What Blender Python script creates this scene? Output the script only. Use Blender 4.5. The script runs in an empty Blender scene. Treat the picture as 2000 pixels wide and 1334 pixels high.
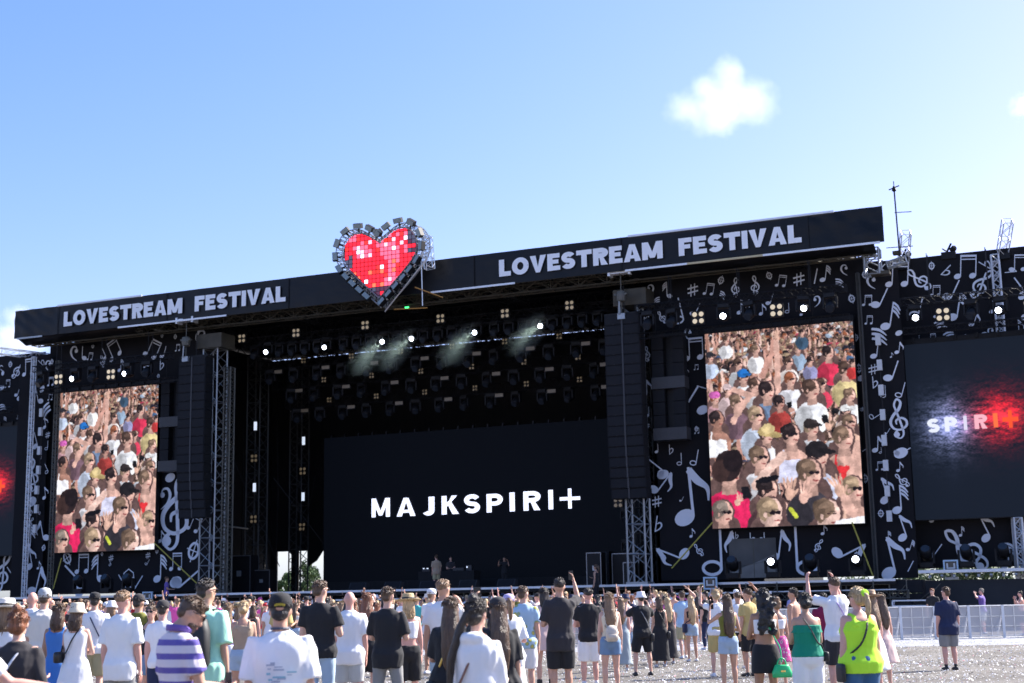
import bpy, bmesh, math, random
import numpy as np
from mathutils import Vector, Matrix, noise

C = bpy.context.scene.collection
R = math.radians
PI = math.pi

# ------------------------------------------------------------------ camera, world, sun, exposure
PITCH, ROLL, FPX, CAMZ = 0.179096, 0.017998, 2778.0, 1.65
sc = bpy.context.scene
sc.view_settings.view_transform = 'Standard'
sc.view_settings.look = 'None'
sc.view_settings.gamma = 1.0
sc.view_settings.exposure = 1.52
sc.cycles.use_denoising = True
sc.cycles.volume_bounces = 3
sc.cycles.max_bounces = 8
sc.cycles.volume_step_rate = 2.0

_fwd = Vector((0, math.cos(PITCH), math.sin(PITCH)))
_r0 = Vector((1, 0, 0)); _u0 = Vector((0, -math.sin(PITCH), math.cos(PITCH)))
_cr = _r0 * math.cos(ROLL) - _u0 * math.sin(ROLL)
_cu = _r0 * math.sin(ROLL) + _u0 * math.cos(ROLL)
cam_d = bpy.data.cameras.new('camera'); cam = bpy.data.objects.new('camera', cam_d); C.objects.link(cam)
cam.matrix_world = Matrix(((_cr.x, _cu.x, -_fwd.x, 0), (_cr.y, _cu.y, -_fwd.y, 0), (_cr.z, _cu.z, -_fwd.z, CAMZ), (0, 0, 0, 1)))
cam_d.sensor_width = 36; cam_d.lens = FPX * 36 / 2000
cam_d.clip_start = 0.1; cam_d.clip_end = 9000
cam_d.dof.use_dof = True; cam_d.dof.focus_distance = 26; cam_d.dof.aperture_fstop = 2.6
sc.camera = cam

SUN_AZ = R(63)      # clockwise from +Y (towards +X)
SUN_EL = R(40)
w = bpy.data.worlds.new('World'); sc.world = w; w.use_nodes = True
nt = w.node_tree; nt.nodes.clear()
wo = nt.nodes.new('ShaderNodeOutputWorld'); bg = nt.nodes.new('ShaderNodeBackground')
sky = nt.nodes.new('ShaderNodeTexSky'); sky.sky_type = 'NISHITA'; sky.sun_disc = False
sky.sun_elevation = SUN_EL; sky.sun_rotation = SUN_AZ
sky.air_density = 1.0; sky.dust_density = 1.0; sky.ozone_density = 1.5; sky.altitude = 0
bg.inputs['Strength'].default_value = 0.051
sep_ = nt.nodes.new('ShaderNodeSeparateColor'); com_ = nt.nodes.new('ShaderNodeCombineColor'); nt.links.new(sky.outputs[0], sep_.inputs[0])
for i_, (p_, g_) in enumerate(((1.4, 1.0), (1.05, 1.35), (1.0, 1.9))):          # contrast of the sky per channel
    a_ = nt.nodes.new('ShaderNodeMath'); a_.operation = 'POWER'; a_.inputs[1].default_value = p_; nt.links.new(sep_.outputs[i_], a_.inputs[0])
    b_ = nt.nodes.new('ShaderNodeMath'); b_.operation = 'MULTIPLY'; b_.inputs[1].default_value = g_; nt.links.new(a_.outputs[0], b_.inputs[0]); nt.links.new(b_.outputs[0], com_.inputs[i_])
mn_ = nt.nodes.new('ShaderNodeMath'); mn_.operation = 'MINIMUM'; gg_ = com_.inputs[1].links[0].from_socket; rr_ = com_.inputs[0].links[0].from_socket
g9_ = nt.nodes.new('ShaderNodeMath'); g9_.operation = 'MULTIPLY'; g9_.inputs[1].default_value = .95; nt.links.new(gg_, g9_.inputs[0])
nt.links.new(rr_, mn_.inputs[0]); nt.links.new(g9_.outputs[0], mn_.inputs[1]); nt.links.new(mn_.outputs[0], com_.inputs[0])       # the horizon never turns warmer than white
bx_ = nt.nodes.new('ShaderNodeMath'); bx_.operation = 'MAXIMUM'; bb_ = com_.inputs[2].links[0].from_socket; g8_ = nt.nodes.new('ShaderNodeMath'); g8_.operation = 'MULTIPLY'; g8_.inputs[1].default_value = 1.06
nt.links.new(gg_, g8_.inputs[0]); nt.links.new(bb_, bx_.inputs[0]); nt.links.new(g8_.outputs[0], bx_.inputs[1]); nt.links.new(bx_.outputs[0], com_.inputs[2])
nt.links.new(com_.outputs[0], bg.inputs[0]); nt.links.new(bg.outputs[0], wo.inputs[0])
sun_d = bpy.data.lights.new('sun', 'SUN'); sun_d.energy = 4.6; sun_d.angle = R(0.55); sun_d.color = (1, 0.94, 0.86)
sun = bpy.data.objects.new('sun', sun_d); C.objects.link(sun)
sdir = Vector((math.sin(SUN_AZ) * math.cos(SUN_EL), math.cos(SUN_AZ) * math.cos(SUN_EL), math.sin(SUN_EL)))
sun.rotation_euler = sdir.to_track_quat('Z', 'Y').to_euler(); sun.location = (60, 20, 60)

# ------------------------------------------------------------------ frames of reference
def px_ray(x, y):
    return _fwd * FPX + _cr * (x - 1000) - _cu * (y - 667)
def at_depth(x, y, d):                       # point at ground distance d (world Y)
    r = px_ray(x, y); return Vector((0, 0, CAMZ)) + r * (d / r.y)
SO = Vector((-31.1825, 87.548, 0)); SD = Vector((0.918665, -0.395037, 0)); SN = Vector((0.395037, 0.918665, 0))
SYAW = math.atan2(SD.y, SD.x)
def SW(u, v, z): return SO + SD * u + SN * v + Vector((0, 0, z))
def uz(x, y, v):                             # stage plane at depth v -> (u, z)
    r = px_ray(x, y); o = Vector((0, 0, CAMZ))
    t = ((SO - o).dot(SN) + v) / r.dot(SN); p = o + r * t
    return (p - SO).dot(SD), p.z

# ------------------------------------------------------------------ materials
MATS = {}
def mat(name, col, rough=0.6, metal=0.0, var=0.12, scale=8.0, bump=0.0, bscale=30.0, stretch=(1, 1, 1), emit=None, es=1.0, spec=0.5, sheen=0):
    if name in MATS: return MATS[name]
    m = bpy.data.materials.new(name); m.use_nodes = True; n = m.node_tree; n.nodes.clear()
    out = n.nodes.new('ShaderNodeOutputMaterial'); b = n.nodes.new('ShaderNodeBsdfPrincipled')
    n.links.new(b.outputs[0], out.inputs[0])
    b.inputs['Roughness'].default_value = rough; b.inputs['Metallic'].default_value = metal
    b.inputs['Specular IOR Level'].default_value = spec
    if sheen: b.inputs['Sheen Weight'].default_value = sheen
    tc = n.nodes.new('ShaderNodeTexCoord'); mp = n.nodes.new('ShaderNodeMapping')
    mp.inputs['Scale'].default_value = stretch
    n.links.new(tc.outputs['Object'], mp.inputs[0])
    if var > 0:
        nz = n.nodes.new('ShaderNodeTexNoise'); nz.inputs['Scale'].default_value = scale; nz.inputs['Detail'].default_value = 5
        n.links.new(mp.outputs[0], nz.inputs['Vector'])
        mx = n.nodes.new('ShaderNodeMix'); mx.data_type = 'RGBA'
        mx.inputs[6].default_value = (*[max(0, c * (1 - var * 1.6)) for c in col], 1)
        mx.inputs[7].default_value = (*[min(1, c * (1 + var * 1.2)) for c in col], 1)
        n.links.new(nz.outputs[0], mx.inputs[0]); n.links.new(mx.outputs[2], b.inputs['Base Color'])
    else: b.inputs['Base Color'].default_value = (*col, 1)
    if bump > 0:
        nb = n.nodes.new('ShaderNodeTexNoise'); nb.inputs['Scale'].default_value = bscale; nb.inputs['Detail'].default_value = 4
        n.links.new(mp.outputs[0], nb.inputs['Vector'])
        bp = n.nodes.new('ShaderNodeBump'); bp.inputs['Strength'].default_value = bump; bp.inputs['Distance'].default_value = 0.02
        n.links.new(nb.outputs[0], bp.inputs['Height']); n.links.new(bp.outputs[0], b.inputs['Normal'])
    if emit:
        b.inputs['Emission Color'].default_value = (*emit, 1); b.inputs['Emission Strength'].default_value = es
    MATS[name] = m; return m
def led_mat(name, strength):                 # screen picture held in the colour attribute of the LED pixels
    m = bpy.data.materials.new(name); m.use_nodes = True; n = m.node_tree; n.nodes.clear()
    out = n.nodes.new('ShaderNodeOutputMaterial'); b = n.nodes.new('ShaderNodeBsdfPrincipled')
    b.inputs['Base Color'].default_value = (.004, .004, .005, 1); b.inputs['Roughness'].default_value = .7; b.inputs['Specular IOR Level'].default_value = .1
    a = n.nodes.new('ShaderNodeAttribute'); a.attribute_name = 'pixel'
    n.links.new(a.outputs['Color'], b.inputs['Emission Color']); b.inputs['Emission Strength'].default_value = strength
    n.links.new(b.outputs[0], out.inputs[0]); return m

M_black = mat('black_steel', (.010, .010, .012), .55, .1, .2, spec=.25)
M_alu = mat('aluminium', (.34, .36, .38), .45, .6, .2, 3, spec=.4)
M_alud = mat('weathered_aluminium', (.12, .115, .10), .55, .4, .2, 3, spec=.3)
M_truss = mat('roof_truss_metal', (.075, .066, .050), .6, .3, .25, 2, spec=.25)
M_silver = mat('silver_edge', (.72, .73, .76), .45, .3, .1, 2)
M_drape = mat('black_drape', (.012, .012, .014), .95, 0, .3, 2, .6, 3, (6, 6, .4))
M_tarp = mat('black_tarp', (.0045, .0050, .007), .36, 0, .3, .5, 1.0, 1.3, (1, 1, 1.8), spec=.22)
M_scrim = mat('banner_scrim', (.0125, .0120, .0145), .85, 0, .2, .7, .5, .7, (1, 1, .5), spec=.15)
M_print = mat('white_print', (.66, .68, .74), .7, 0, .06, 2)
M_letter = mat('white_lettering', (.84, .85, .88), .6, 0, .04, 2)
M_speaker = mat('speaker_black', (.0115, .012, .015), .75, 0, .2, 3, .2, 60, spec=.2)
M_grill = mat('speaker_grille', (.014, .0145, .018), .75, 0, .2, 6, .3, 90, spec=.2)
M_greybox = mat('grey_cabinet', (.032, .032, .037), .6, 0, .15, 4)
M_glass = mat('lens_glass', (.03, .035, .045), .15, .2, .1)
M_lit = mat('lit_lens', (.9, .9, 1), .3, 0, 0, emit=(.80, .86, 1), es=8)
M_litdim = mat('lit_tube', (.9, .9, 1), .3, 0, 0, emit=(.75, .85, 1), es=.30)
M_warm = mat('warm_lamp', (.35, .3, .2), .3, 0, 0, emit=(1, .82, .58), es=.20)
M_warm2 = mat('warm_lamp_soft', (.2, .17, .12), .35, 0, 0, emit=(1, .80, .55), es=.075)
M_warmdim = mat('warm_lamp_faint', (.16, .13, .09), .35, 0, 0, emit=(1, .75, .45), es=.028)
M_panel = mat('pale_panel', (.55, .56, .58), .5, 0, .1)
M_yellow = mat('yellow_strap', (.42, .36, .06), .7, 0, .1)
M_case = mat('flight_case', (.22, .23, .25), .4, .7, .1)
M_green = mat('green_lamp', (.05, .5, .1), .4, 0, 0, emit=(.05, .9, .2), es=1.2)
M_red = mat('red_lamp', (.5, .03, .03), .4, 0, 0, emit=(1, .05, .05), es=1.0)

# ------------------------------------------------------------------ mesh builder
class MB:
    def __init__(s): s.v = []; s.f = []; s.m = []
    def add(s, vs, fs, m=0):
        k = len(s.v); s.v += [tuple(p) for p in vs]; s.f += [tuple(i + k for i in f) for f in fs]; s.m += [m] * len(fs); return s
    def box(s, x0, x1, y0, y1, z0, z1, m=0):
        return s.add([(x0,y0,z0),(x1,y0,z0),(x1,y1,z0),(x0,y1,z0),(x0,y0,z1),(x1,y0,z1),(x1,y1,z1),(x0,y1,z1)],
              [(0,3,2,1),(4,5,6,7),(0,1,5,4),(1,2,6,5),(2,3,7,6),(3,0,4,7)], m)
    def obox(s, c, ax, hs, m=0):             # oriented box: axes ax (3 vectors), half sizes hs
        c = Vector(c); vs = []
        for k in (-1, 1):
            for a, b in ((-1,-1),(1,-1),(1,1),(-1,1)): vs.append(c + ax[0]*a*hs[0] + ax[1]*b*hs[1] + ax[2]*k*hs[2])
        return s.add(vs, [(0,3,2,1),(4,5,6,7),(0,1,5,4),(1,2,6,5),(2,3,7,6),(3,0,4,7)], m)
    def loft(s, rings, m=0, cap=True):
        n = len(rings[0]); vs = [p for r in rings for p in r]; fs = []
        for i in range(len(rings) - 1):
            for j in range(n):
                a = i*n+j; b = i*n+(j+1) % n; fs.append((a, b, b+n, a+n))
        if cap: fs.append(tuple(range(n-1, -1, -1))); fs.append(tuple((len(rings)-1)*n + j for j in range(n)))
        return s.add(vs, fs, m)
    def tube(s, pts, rad, n=8, m=0, flat=None, hint=None):
        pts = [Vector(p) for p in pts]; rings = []; prev = Vector(hint) if hint is not None else None
        if not isinstance(rad, (list, tuple)): rad = [rad] * len(pts)
        for i, p in enumerate(pts):
            d = (pts[min(i+1, len(pts)-1)] - pts[max(i-1, 0)]).normalized()
            if prev is None: prev = Vector((1, 0, 0)) if abs(d.x) < .8 else Vector((0, 1, 0))
            a = (prev - d * prev.dot(d)).normalized(); b = d.cross(a); prev = a
            r = rad[i]; rx, ry = r if isinstance(r, (tuple, list)) else (r, r)
            rings.append([p + a*(math.cos(2*PI*j/n)*rx) + b*(math.sin(2*PI*j/n)*ry) for j in range(n)])
        return s.loft(rings, m)
    def bar(s, p, q, r, m=0): return s.tube([p, q], r, 4, m)
    def ell(s, c, r, rot=None, n=12, m=0):
        c = Vector(c); h = max(4, n // 2); rings = []
        for i in range(1, h):
            t = PI * i / h; rr = math.sin(t); zz = -math.cos(t)
            ring = []
            for j in range(n):
                p = Vector((math.cos(2*PI*j/n)*rr*r[0], math.sin(2*PI*j/n)*rr*r[1], zz*r[2]))
                ring.append(c + (rot @ p if rot is not None else p))
            rings.append(ring)
        k = len(rings) * n; vs = [p for q in rings for p in q]
        lo = Vector((0, 0, -r[2])); hi = Vector((0, 0, r[2]))
        vs += [c + (rot @ lo if rot is not None else lo), c + (rot @ hi if rot is not None else hi)]
        fs = []
        for i in range(len(rings)-1):
            for j in range(n):
                a = i*n+j; b = i*n+(j+1) % n; fs.append((a, b, b+n, a+n))
        for j in range(n):
            fs.append((k, (j+1) % n, j)); fs.append((k+1, k-n+j, k-n+(j+1) % n))
        return s.add(vs, fs, m)
    def lathe(s, prof, c=(0, 0, 0), n=16, m=0, ax=1.0, ay=1.0, rot=None):
        c = Vector(c); rings = []
        for r, z in prof:
            ring = [Vector((math.cos(2*PI*j/n)*r*ax, math.sin(2*PI*j/n)*r*ay, z)) for j in range(n)]
            rings.append([c + (rot @ p if rot is not None else p) for p in ring])
        return s.loft(rings, m)
    def truss(s, p, q, w, h, step=None, r=.025, up=(0, 0, 1), m=0, rd=None):
        p = Vector(p); q = Vector(q); d = (q - p); Ln = d.length; d.normalize(); up = Vector(up)
        a = d.cross(up).normalized(); b = a.cross(d).normalized(); rd = rd or r * .6
        cs = [a*(sx*w/2) + b*(sy*h/2) for sx, sy in ((-1,-1),(1,-1),(1,1),(-1,1))]
        for c in cs: s.bar(p + c, q + c, r, m)
        k = max(1, round(Ln / (step or max(w, h)))); st = Ln / k
        for i in range(k):
            for e in range(4):
                c0, c1 = cs[e], cs[(e+1) % 4]
                if i % 2: c0, c1 = c1, c0
                s.bar(p + d*(i*st) + c0, p + d*((i+1)*st) + c1, rd, m)
        for i in range(k + 1):
            if i % 2 == 0 or i == k:
                for e in range(4): s.bar(p + d*(i*st) + cs[e], p + d*(i*st) + cs[(e+1) % 4], rd, m)
        return s
    def mesh(s, name, mats):
        me = bpy.data.meshes.new(name); me.from_pydata(s.v, [], s.f)
        for m in (mats if isinstance(mats, (list, tuple)) else [mats]): me.materials.append(m)
        if any(s.m): me.polygons.foreach_set('material_index', s.m)
        me.update(); return me
    def build(s, name, mats, parent=None, smooth=False):
        me = s.mesh(name, mats)
        if smooth: me.polygons.foreach_set('use_smooth', [True]*len(me.polygons))
        o = bpy.data.objects.new(name, me); C.objects.link(o)
        if parent is not None: o.parent = parent
        return o

def tag(o, label=None, cat=None, group=None, kind=None):
    if label: o['label'] = label
    if cat: o['category'] = cat
    if group: o['group'] = group
    if kind: o['kind'] = kind
    return o
def empty(name, loc, rz=0.0):
    o = bpy.data.objects.new(name, None); C.objects.link(o); o.location = loc; o.rotation_euler = (0, 0, rz)
    o.empty_display_size = .2; return o
def sthing(name, u, v, z, label, cat, group=None):       # a thing standing in the stage's own frame
    return tag(empty(name, SW(u, v, z), SYAW), label, cat, group)
KIDS = {}
def copy_tree(o, parent=None):
    c = o.copy(); C.objects.link(c); c.parent = parent
    for k in [x for x in o.children]: copy_tree(k, c)
    return c

# ------------------------------------------------------------------ flat print: strokes, notes, letters (x right, y up) -> polygons
def ribbon(pts, wd):
    pts = [Vector((p[0], p[1])) for p in pts]
    if not isinstance(wd, (list, tuple)): wd = [wd] * len(pts)
    Lf, Rt = [], []
    for i, p in enumerate(pts):
        if 0 < i < len(pts) - 1:
            a = (p - pts[i-1]).normalized(); b = (pts[i+1] - p).normalized(); t = (a + b)
            if t.length < 1e-4: t = a
            t.normalize(); nn = Vector((-t.y, t.x)); k = 1 / max(.45, abs(nn.dot(Vector((-a.y, a.x)))))
        else:
            t = (pts[min(i+1, len(pts)-1)] - pts[max(i-1, 0)]).normalized(); nn = Vector((-t.y, t.x)); k = 1
        Lf.append(p + nn * wd[i] * .5 * k); Rt.append(p - nn * wd[i] * .5 * k)
    return [[Rt[i], Rt[i+1], Lf[i+1], Lf[i]] for i in range(len(pts)-1)]
def smooth_pts(pts, k=5):                    # Catmull-Rom
    P = [Vector(p) for p in pts]; out = []
    for i in range(len(P) - 1):
        a, b, c, d = P[max(i-1, 0)], P[i], P[i+1], P[min(i+2, len(P)-1)]
        for j in range(k):
            t = j / k; out.append(.5*((2*b) + (c-a)*t + (2*a-5*b+4*c-d)*t*t + (3*b-a-3*c+d)*t*t*t))
    out.append(P[-1]); return out
def arc(cx, cy, rx, ry, a0, a1, n=14):
    return [(cx + rx*math.cos(R(a0 + (a1-a0)*i/n)), cy + ry*math.sin(R(a0 + (a1-a0)*i/n))) for i in range(n+1)]
def sr(pts3, k=5):                           # smoothed ribbon; points carry their own width
    q = smooth_pts([(p[0], p[1], p[2]) for p in pts3], k)
    return ribbon([(p.x, p.y) for p in q], [max(.01, p.z) for p in q])
def disc(cx, cy, rx, ry, rot=0, n=16):
    ca, sa = math.cos(R(rot)), math.sin(R(rot))
    return [Vector((cx + rx*math.cos(2*PI*i/n)*ca - ry*math.sin(2*PI*i/n)*sa, cy + rx*math.cos(2*PI*i/n)*sa + ry*math.sin(2*PI*i/n)*ca)) for i in range(n)]
def note_shape(k):                           # returns polygon groups, unit height, centred
    G = []
    if k == 'head': G = [[disc(0, 0, .5, .36, 20)]]
    elif k == 'quarter': G = [[disc(-.12, -.36, .21, .15, 20)], ribbon([(.06, -.34), (.06, .5)], .055)]
    elif k == 'eighth': G = [[disc(-.16, -.37, .19, .14, 20)], ribbon([(.0, -.35), (.0, .5)], .05), sr([(.0, .46, .12), (.13, .26, .14), (.3, .1, .08), (.3, -.12, .03)])]
    elif k == 'sixteenth':
        G = [[disc(-.16, -.38, .17, .13, 20)], ribbon([(-.01, -.36), (-.01, .5)], .045)]
        for j in range(3): G.append(sr([(0, .47-j*.13, .07), (.14, .38-j*.13, .07), (.26, .22-j*.13, .03)]))
    elif k == 'flags':
        for j in range(3): G.append(sr([(-.35, .35-j*.25, .12), (.05, .25-j*.25, .14), (.38, -.05-j*.25, .04)]))
    elif k == 'beam':
        G = [[disc(-.34, -.36, .14, .11, 20)], [disc(.24, -.34, .14, .11, 20)], ribbon([(-.22, -.34), (-.22, .5)], .04), ribbon([(.36, -.32), (.36, .5)], .04),
             ribbon([(-.24, .47), (.38, .47)], .08), ribbon([(-.22, .33), (.36, .33)], .045)]
    elif k == 'caret':
        G = [[disc(-.34, -.30, .18, .24, 10)], [disc(.34, -.30, .18, .24, -10)], ribbon([(-.44, -.2), (-.38, .2), (0, .45), (.38, .2), (.44, -.2)], .06)]
    elif k == 'half': G = [ribbon(arc(-.12, -.35, .19, .13, 0, 360, 18), .06), ribbon([(.07, -.35), (.07, .5)], .05)]
    elif k == 'treble':
        G = [sr([(-.10,-.42,.03),(-.13,-.35,.05),(-.06,-.28,.05)],3), [disc(-.10,-.39,.075,.07)],
             sr([(-.14,-.43,.04),(-.02,-.49,.035),(.07,-.38,.05),(.03,-.1,.055),(-.04,.2,.05),(-.07,.36,.05),(.01,.49,.05),(.09,.40,.06),(.03,.24,.075),(-.12,.1,.07),(-.21,-.06,.07),(-.16,-.22,.055),(.0,-.28,.05),(.16,-.2,.055),(.17,-.07,.06),(.06,.01,.055),(-.07,-.04,.05),(-.07,-.14,.03)],5)]
    elif k == 'bass': G = [[disc(-.14, .18, .12, .12)], sr([(-.2,.22,.05),(-.1,.42,.08),(.14,.42,.12),(.26,.15,.15),(.12,-.18,.09),(-.2,-.42,.03)])]
    elif k == 'sharp': G = [ribbon([(-.16,-.48),(-.12,.42)], .07), ribbon([(.12,-.42),(.16,.48)], .07), ribbon([(-.4,-.22),(.4,-.08)], .11), ribbon([(-.4,.1),(.4,.24)], .11)]
    elif k == 'flat': G = [ribbon([(-.18, .5), (-.18, -.5)], .07), sr([(-.16,-.02,.05),(.05,.1,.09),(.18,-.03,.10),(.1,-.25,.08),(-.16,-.46,.06)])]
    elif k == 'coda': G = [ribbon(arc(0, 0, .24, .34, 0, 360, 18), .11), ribbon([(0, -.5), (0, .5)], .05), ribbon([(-.36, 0), (.36, 0)], .05)]
    elif k == 'line': G = [ribbon([(0, -.5), (0, .5)], .07)]
    return G
def put_groups(mb, G, fn, y0, dy=.006, m=0):  # each group of polygons is set a little further forward than the last
    for i, g in enumerate(G):
        for poly in g:
            pts = [fn(p) for p in poly]
            vs = [(p[0], y0 - dy*i, p[1]) for p in pts]
            # face toward -y
            a = sum(vs[j][0]*vs[(j+1) % len(vs)][2] - vs[(j+1) % len(vs)][0]*vs[j][2] for j in range(len(vs)))
            idx = list(range(len(vs)))
            if a < 0: idx.reverse()
            mb.add(vs, [tuple(idx)], m)
def letter(ch, W):                           # cap height 1, stroke width W -> (groups, advance)
    h = W/2
    if ch == 'L': return [ribbon([(h,0),(h,1)],W), ribbon([(W,h),(.62,h)],W)], .62
    if ch == 'I': return [ribbon([(h,0),(h,1)],W)], W
    if ch == 'T': return [ribbon([(0,1-h),(.78,1-h)],W), ribbon([(.39,0),(.39,1-W)],W)], .78
    if ch == 'E': return [ribbon([(h,0),(h,1)],W), ribbon([(W,h),(.66,h)],W*.95), ribbon([(W,1-h),(.64,1-h)],W*.95), ribbon([(W,.51),(.58,.51)],W*.85)], .66
    if ch == 'F': return [ribbon([(h,0),(h,1)],W), ribbon([(W,1-h),(.64,1-h)],W*.95), ribbon([(W,.5),(.57,.5)],W*.85)], .64
    if ch == 'O': return [ribbon(arc(.44,.5,.44-h,.5-h+.01,0,360,28),W)], .88
    if ch == 'V': return [[[Vector((0,1)),Vector((.40-W*.35,0)),Vector((.40+W*.42,0)),Vector((.40+W*.1,.25)),Vector((W*1.08,1))]], [[Vector((.84-W*1.08,1)),Vector((.40-W*.1,.12)),Vector((.40+W*.45,0)),Vector((.84,1))]]], .84
    if ch == 'A': return [[[Vector((0,0)),Vector((W*1.05,0)),Vector((.42+W*.12,.86)),Vector((.42+W*.3,1)),Vector((.42-W*.5,1))]], [[Vector((.84-W*1.05,0)),Vector((.84,0)),Vector((.42+W*.5,1)),Vector((.42-W*.12,.9))]], ribbon([(.2,.27),(.64,.27)],W*.72)], .84
    if ch == 'M': return [ribbon([(h,0),(h,1)],W), ribbon([(1-h,0),(1-h,1)],W), [[Vector((0,1)),Vector((.5-W*.42,.08)),Vector((.5+W*.42,.08)),Vector((W*1.1,1))]], [[Vector((1-W*1.1,1)),Vector((.5-W*.42,.08)),Vector((.5+W*.42,.08)),Vector((1,1))]]], 1.0
    if ch == 'S': q = (.5-h)/2; return [ribbon(arc(.35, 1-h-q, .35-h, q, 22, 270, 14) + arc(.35, h+q, .35-h, q, 90, -158, 14)[1:], W)], .70
    if ch == 'R': return [ribbon([(h,0),(h,1)],W), ribbon([(W,1-h)]+arc(.40,.71,.36-h,.29-h,90,-90,12)+[(W,.42+h)],W), [[Vector((.32,.44)),Vector((.72-W*1.15,0)),Vector((.74,0)),Vector((.52,.44))]]], .74
    if ch == 'P': return [ribbon([(h,0),(h,1)],W), ribbon([(W,1-h)]+arc(.38,.68,.34-h,.32-h,90,-90,12)+[(W,.36+h)],W)], .70
    if ch == 'J': return [ribbon([(.5-h,1),(.5-h,.3)]+arc(.27,.28,.23-h,.28-h,0,-150,8),W)], .5
    if ch == 'K': return [ribbon([(h,0),(h,1)],W), [[Vector((.68-W*1.1,1)),Vector((W*.9,.38)),Vector((W*.9,.62)),Vector((.68,1))][::1]], [[Vector((.25,.6)),Vector((.74-W*1.2,0)),Vector((.76,0)),Vector((.42,.68))]]], .76
    if ch == '+': return [ribbon([(0,.5),(1.0,.5)],W*.95), ribbon([(.5,0),(.5,1)],W*.95)], 1.0
    return [], .35
def put_text(mb, text, x0, x1, z0, h, W, y0, gap=.12, m=0, slant=0.0):
    adv = []; tot = 0
    for ch in text:
        g, a = letter(ch, W); adv.append((g, tot)); tot += a + (gap if ch != ' ' else gap)
    tot -= gap; sx = (x1 - x0) / tot
    for g, o in adv:
        put_groups(mb, g, lambda p, o=o: (x0 + (p.x + o)*sx, z0 + p.y*h), y0, .008, m)

# ================================================================== SETTING: ground, path, trees behind, clouds
def ground_material():
    m = bpy.data.materials.new('gravel_ground'); m.use_nodes = True; n = m.node_tree; b = n.nodes['Principled BSDF']
    b.inputs['Roughness'].default_value = .85
    tc = n.nodes.new('ShaderNodeTexCoord')
    n1 = n.nodes.new('ShaderNodeTexNoise'); n1.inputs['Scale'].default_value = .35; n1.inputs['Detail'].default_value = 6
    n2 = n.nodes.new('ShaderNodeTexNoise'); n2.inputs['Scale'].default_value = 9; n2.inputs['Detail'].default_value = 8; n2.inputs['Roughness'].default_value = .75
    v = n.nodes.new('ShaderNodeTexVoronoi'); v.inputs['Scale'].default_value = 16
    for q in (n1, n2, v): n.links.new(tc.outputs['Object'], q.inputs['Vector'])
    r1 = n.nodes.new('ShaderNodeValToRGB'); r1.color_ramp.elements[0].position = .35; r1.color_ramp.elements[1].position = .68
    r1.color_ramp.elements[0].color = (.14, .125, .108, 1); r1.color_ramp.elements[1].color = (.27, .25, .225, 1)
    n.links.new(n1.outputs[0], r1.inputs[0])
    r2 = n.nodes.new('ShaderNodeValToRGB'); r2.color_ramp.elements[0].position = .3; r2.color_ramp.elements[1].position = .7
    r2.color_ramp.elements[0].color = (.35, .35, .35, 1); r2.color_ramp.elements[1].color = (1, 1, 1, 1)
    n.links.new(n2.outputs[0], r2.inputs[0])
    mx = n.nodes.new('ShaderNodeMix'); mx.data_type = 'RGBA'; mx.blend_type = 'MULTIPLY'; mx.inputs[0].default_value = 1
    n.links.new(r1.outputs[0], mx.inputs[6]); n.links.new(r2.outputs[0], mx.inputs[7]); n.links.new(mx.outputs[2], b.inputs['Base Color'])
    bp = n.nodes.new('ShaderNodeBump'); bp.inputs['Strength'].default_value = .8; bp.inputs['Distance'].default_value = .05
    n.links.new(n2.outputs[0], bp.inputs['Height']); n.links.new(bp.outputs[0], b.inputs['Normal'])
    return m
g = MB().add([(-3000,-400,0),(3000,-400,0),(3000,5000,0),(-3000,5000,0)], [(0,1,2,3)]).build('ground', ground_material())
tag(g, kind='structure')
pm = mat('pale_matting', (.33, .34, .38), .6, 0, .5, 1.6, .5, 6)
rng = random.Random(3)
mb = MB(); n_ = 40; xs = [-30 + 75*i/n_ for i in range(n_+1)]
e0 = [44.6 + .5*noise.noise((x*.35, 1, 0)) for x in xs]
mb.add([(x, e, .004) for x, e in zip(xs, e0)] + [(x, 52.5, .004) for x in xs], [(i, i+1, n_+2+i, n_+1+i) for i in range(n_)])
tag(mb.build('path', pm), kind='structure')
mb = MB(); rng = random.Random(5)                    # paper confetti left on the ground
for i in range(95000):
    d = 17 + 36*(rng.random()**.8); x = (rng.random()*2-1)*.42*d + .6
    if noise.noise((x*.6, d*.28, 0)) + .35*noise.noise((x*2, d*1.1, 4)) < rng.uniform(-.75, .45): continue
    s = rng.uniform(.008, .022) * (1.6 if rng.random() < .08 else 1); a = rng.uniform(0, 6.28); tl = rng.uniform(0, .9); hx, hy = math.cos(a)*s, math.sin(a)*s
    k = rng.uniform(.5, 1.1); t = s*math.sin(tl)
    z = .012 + t
    mb.add([(x-hx, d-hy, z-t), (x+hy*k, d-hx*k, z), (x+hx, d+hy, z+t), (x-hy*k, d+hx*k, z)], [(0,1,2,3)], 1 if rng.random() < .04 else 0)
conf = mb.build('confetti_litter', [mat('white_paper', (.66, .66, .68), .4, 0, .1), mat('pink_paper', (.6, .2, .25), .5, 0, .1)])
tag(conf, 'white paper confetti scattered over the gravel ground', 'confetti', kind='stuff')

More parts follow.
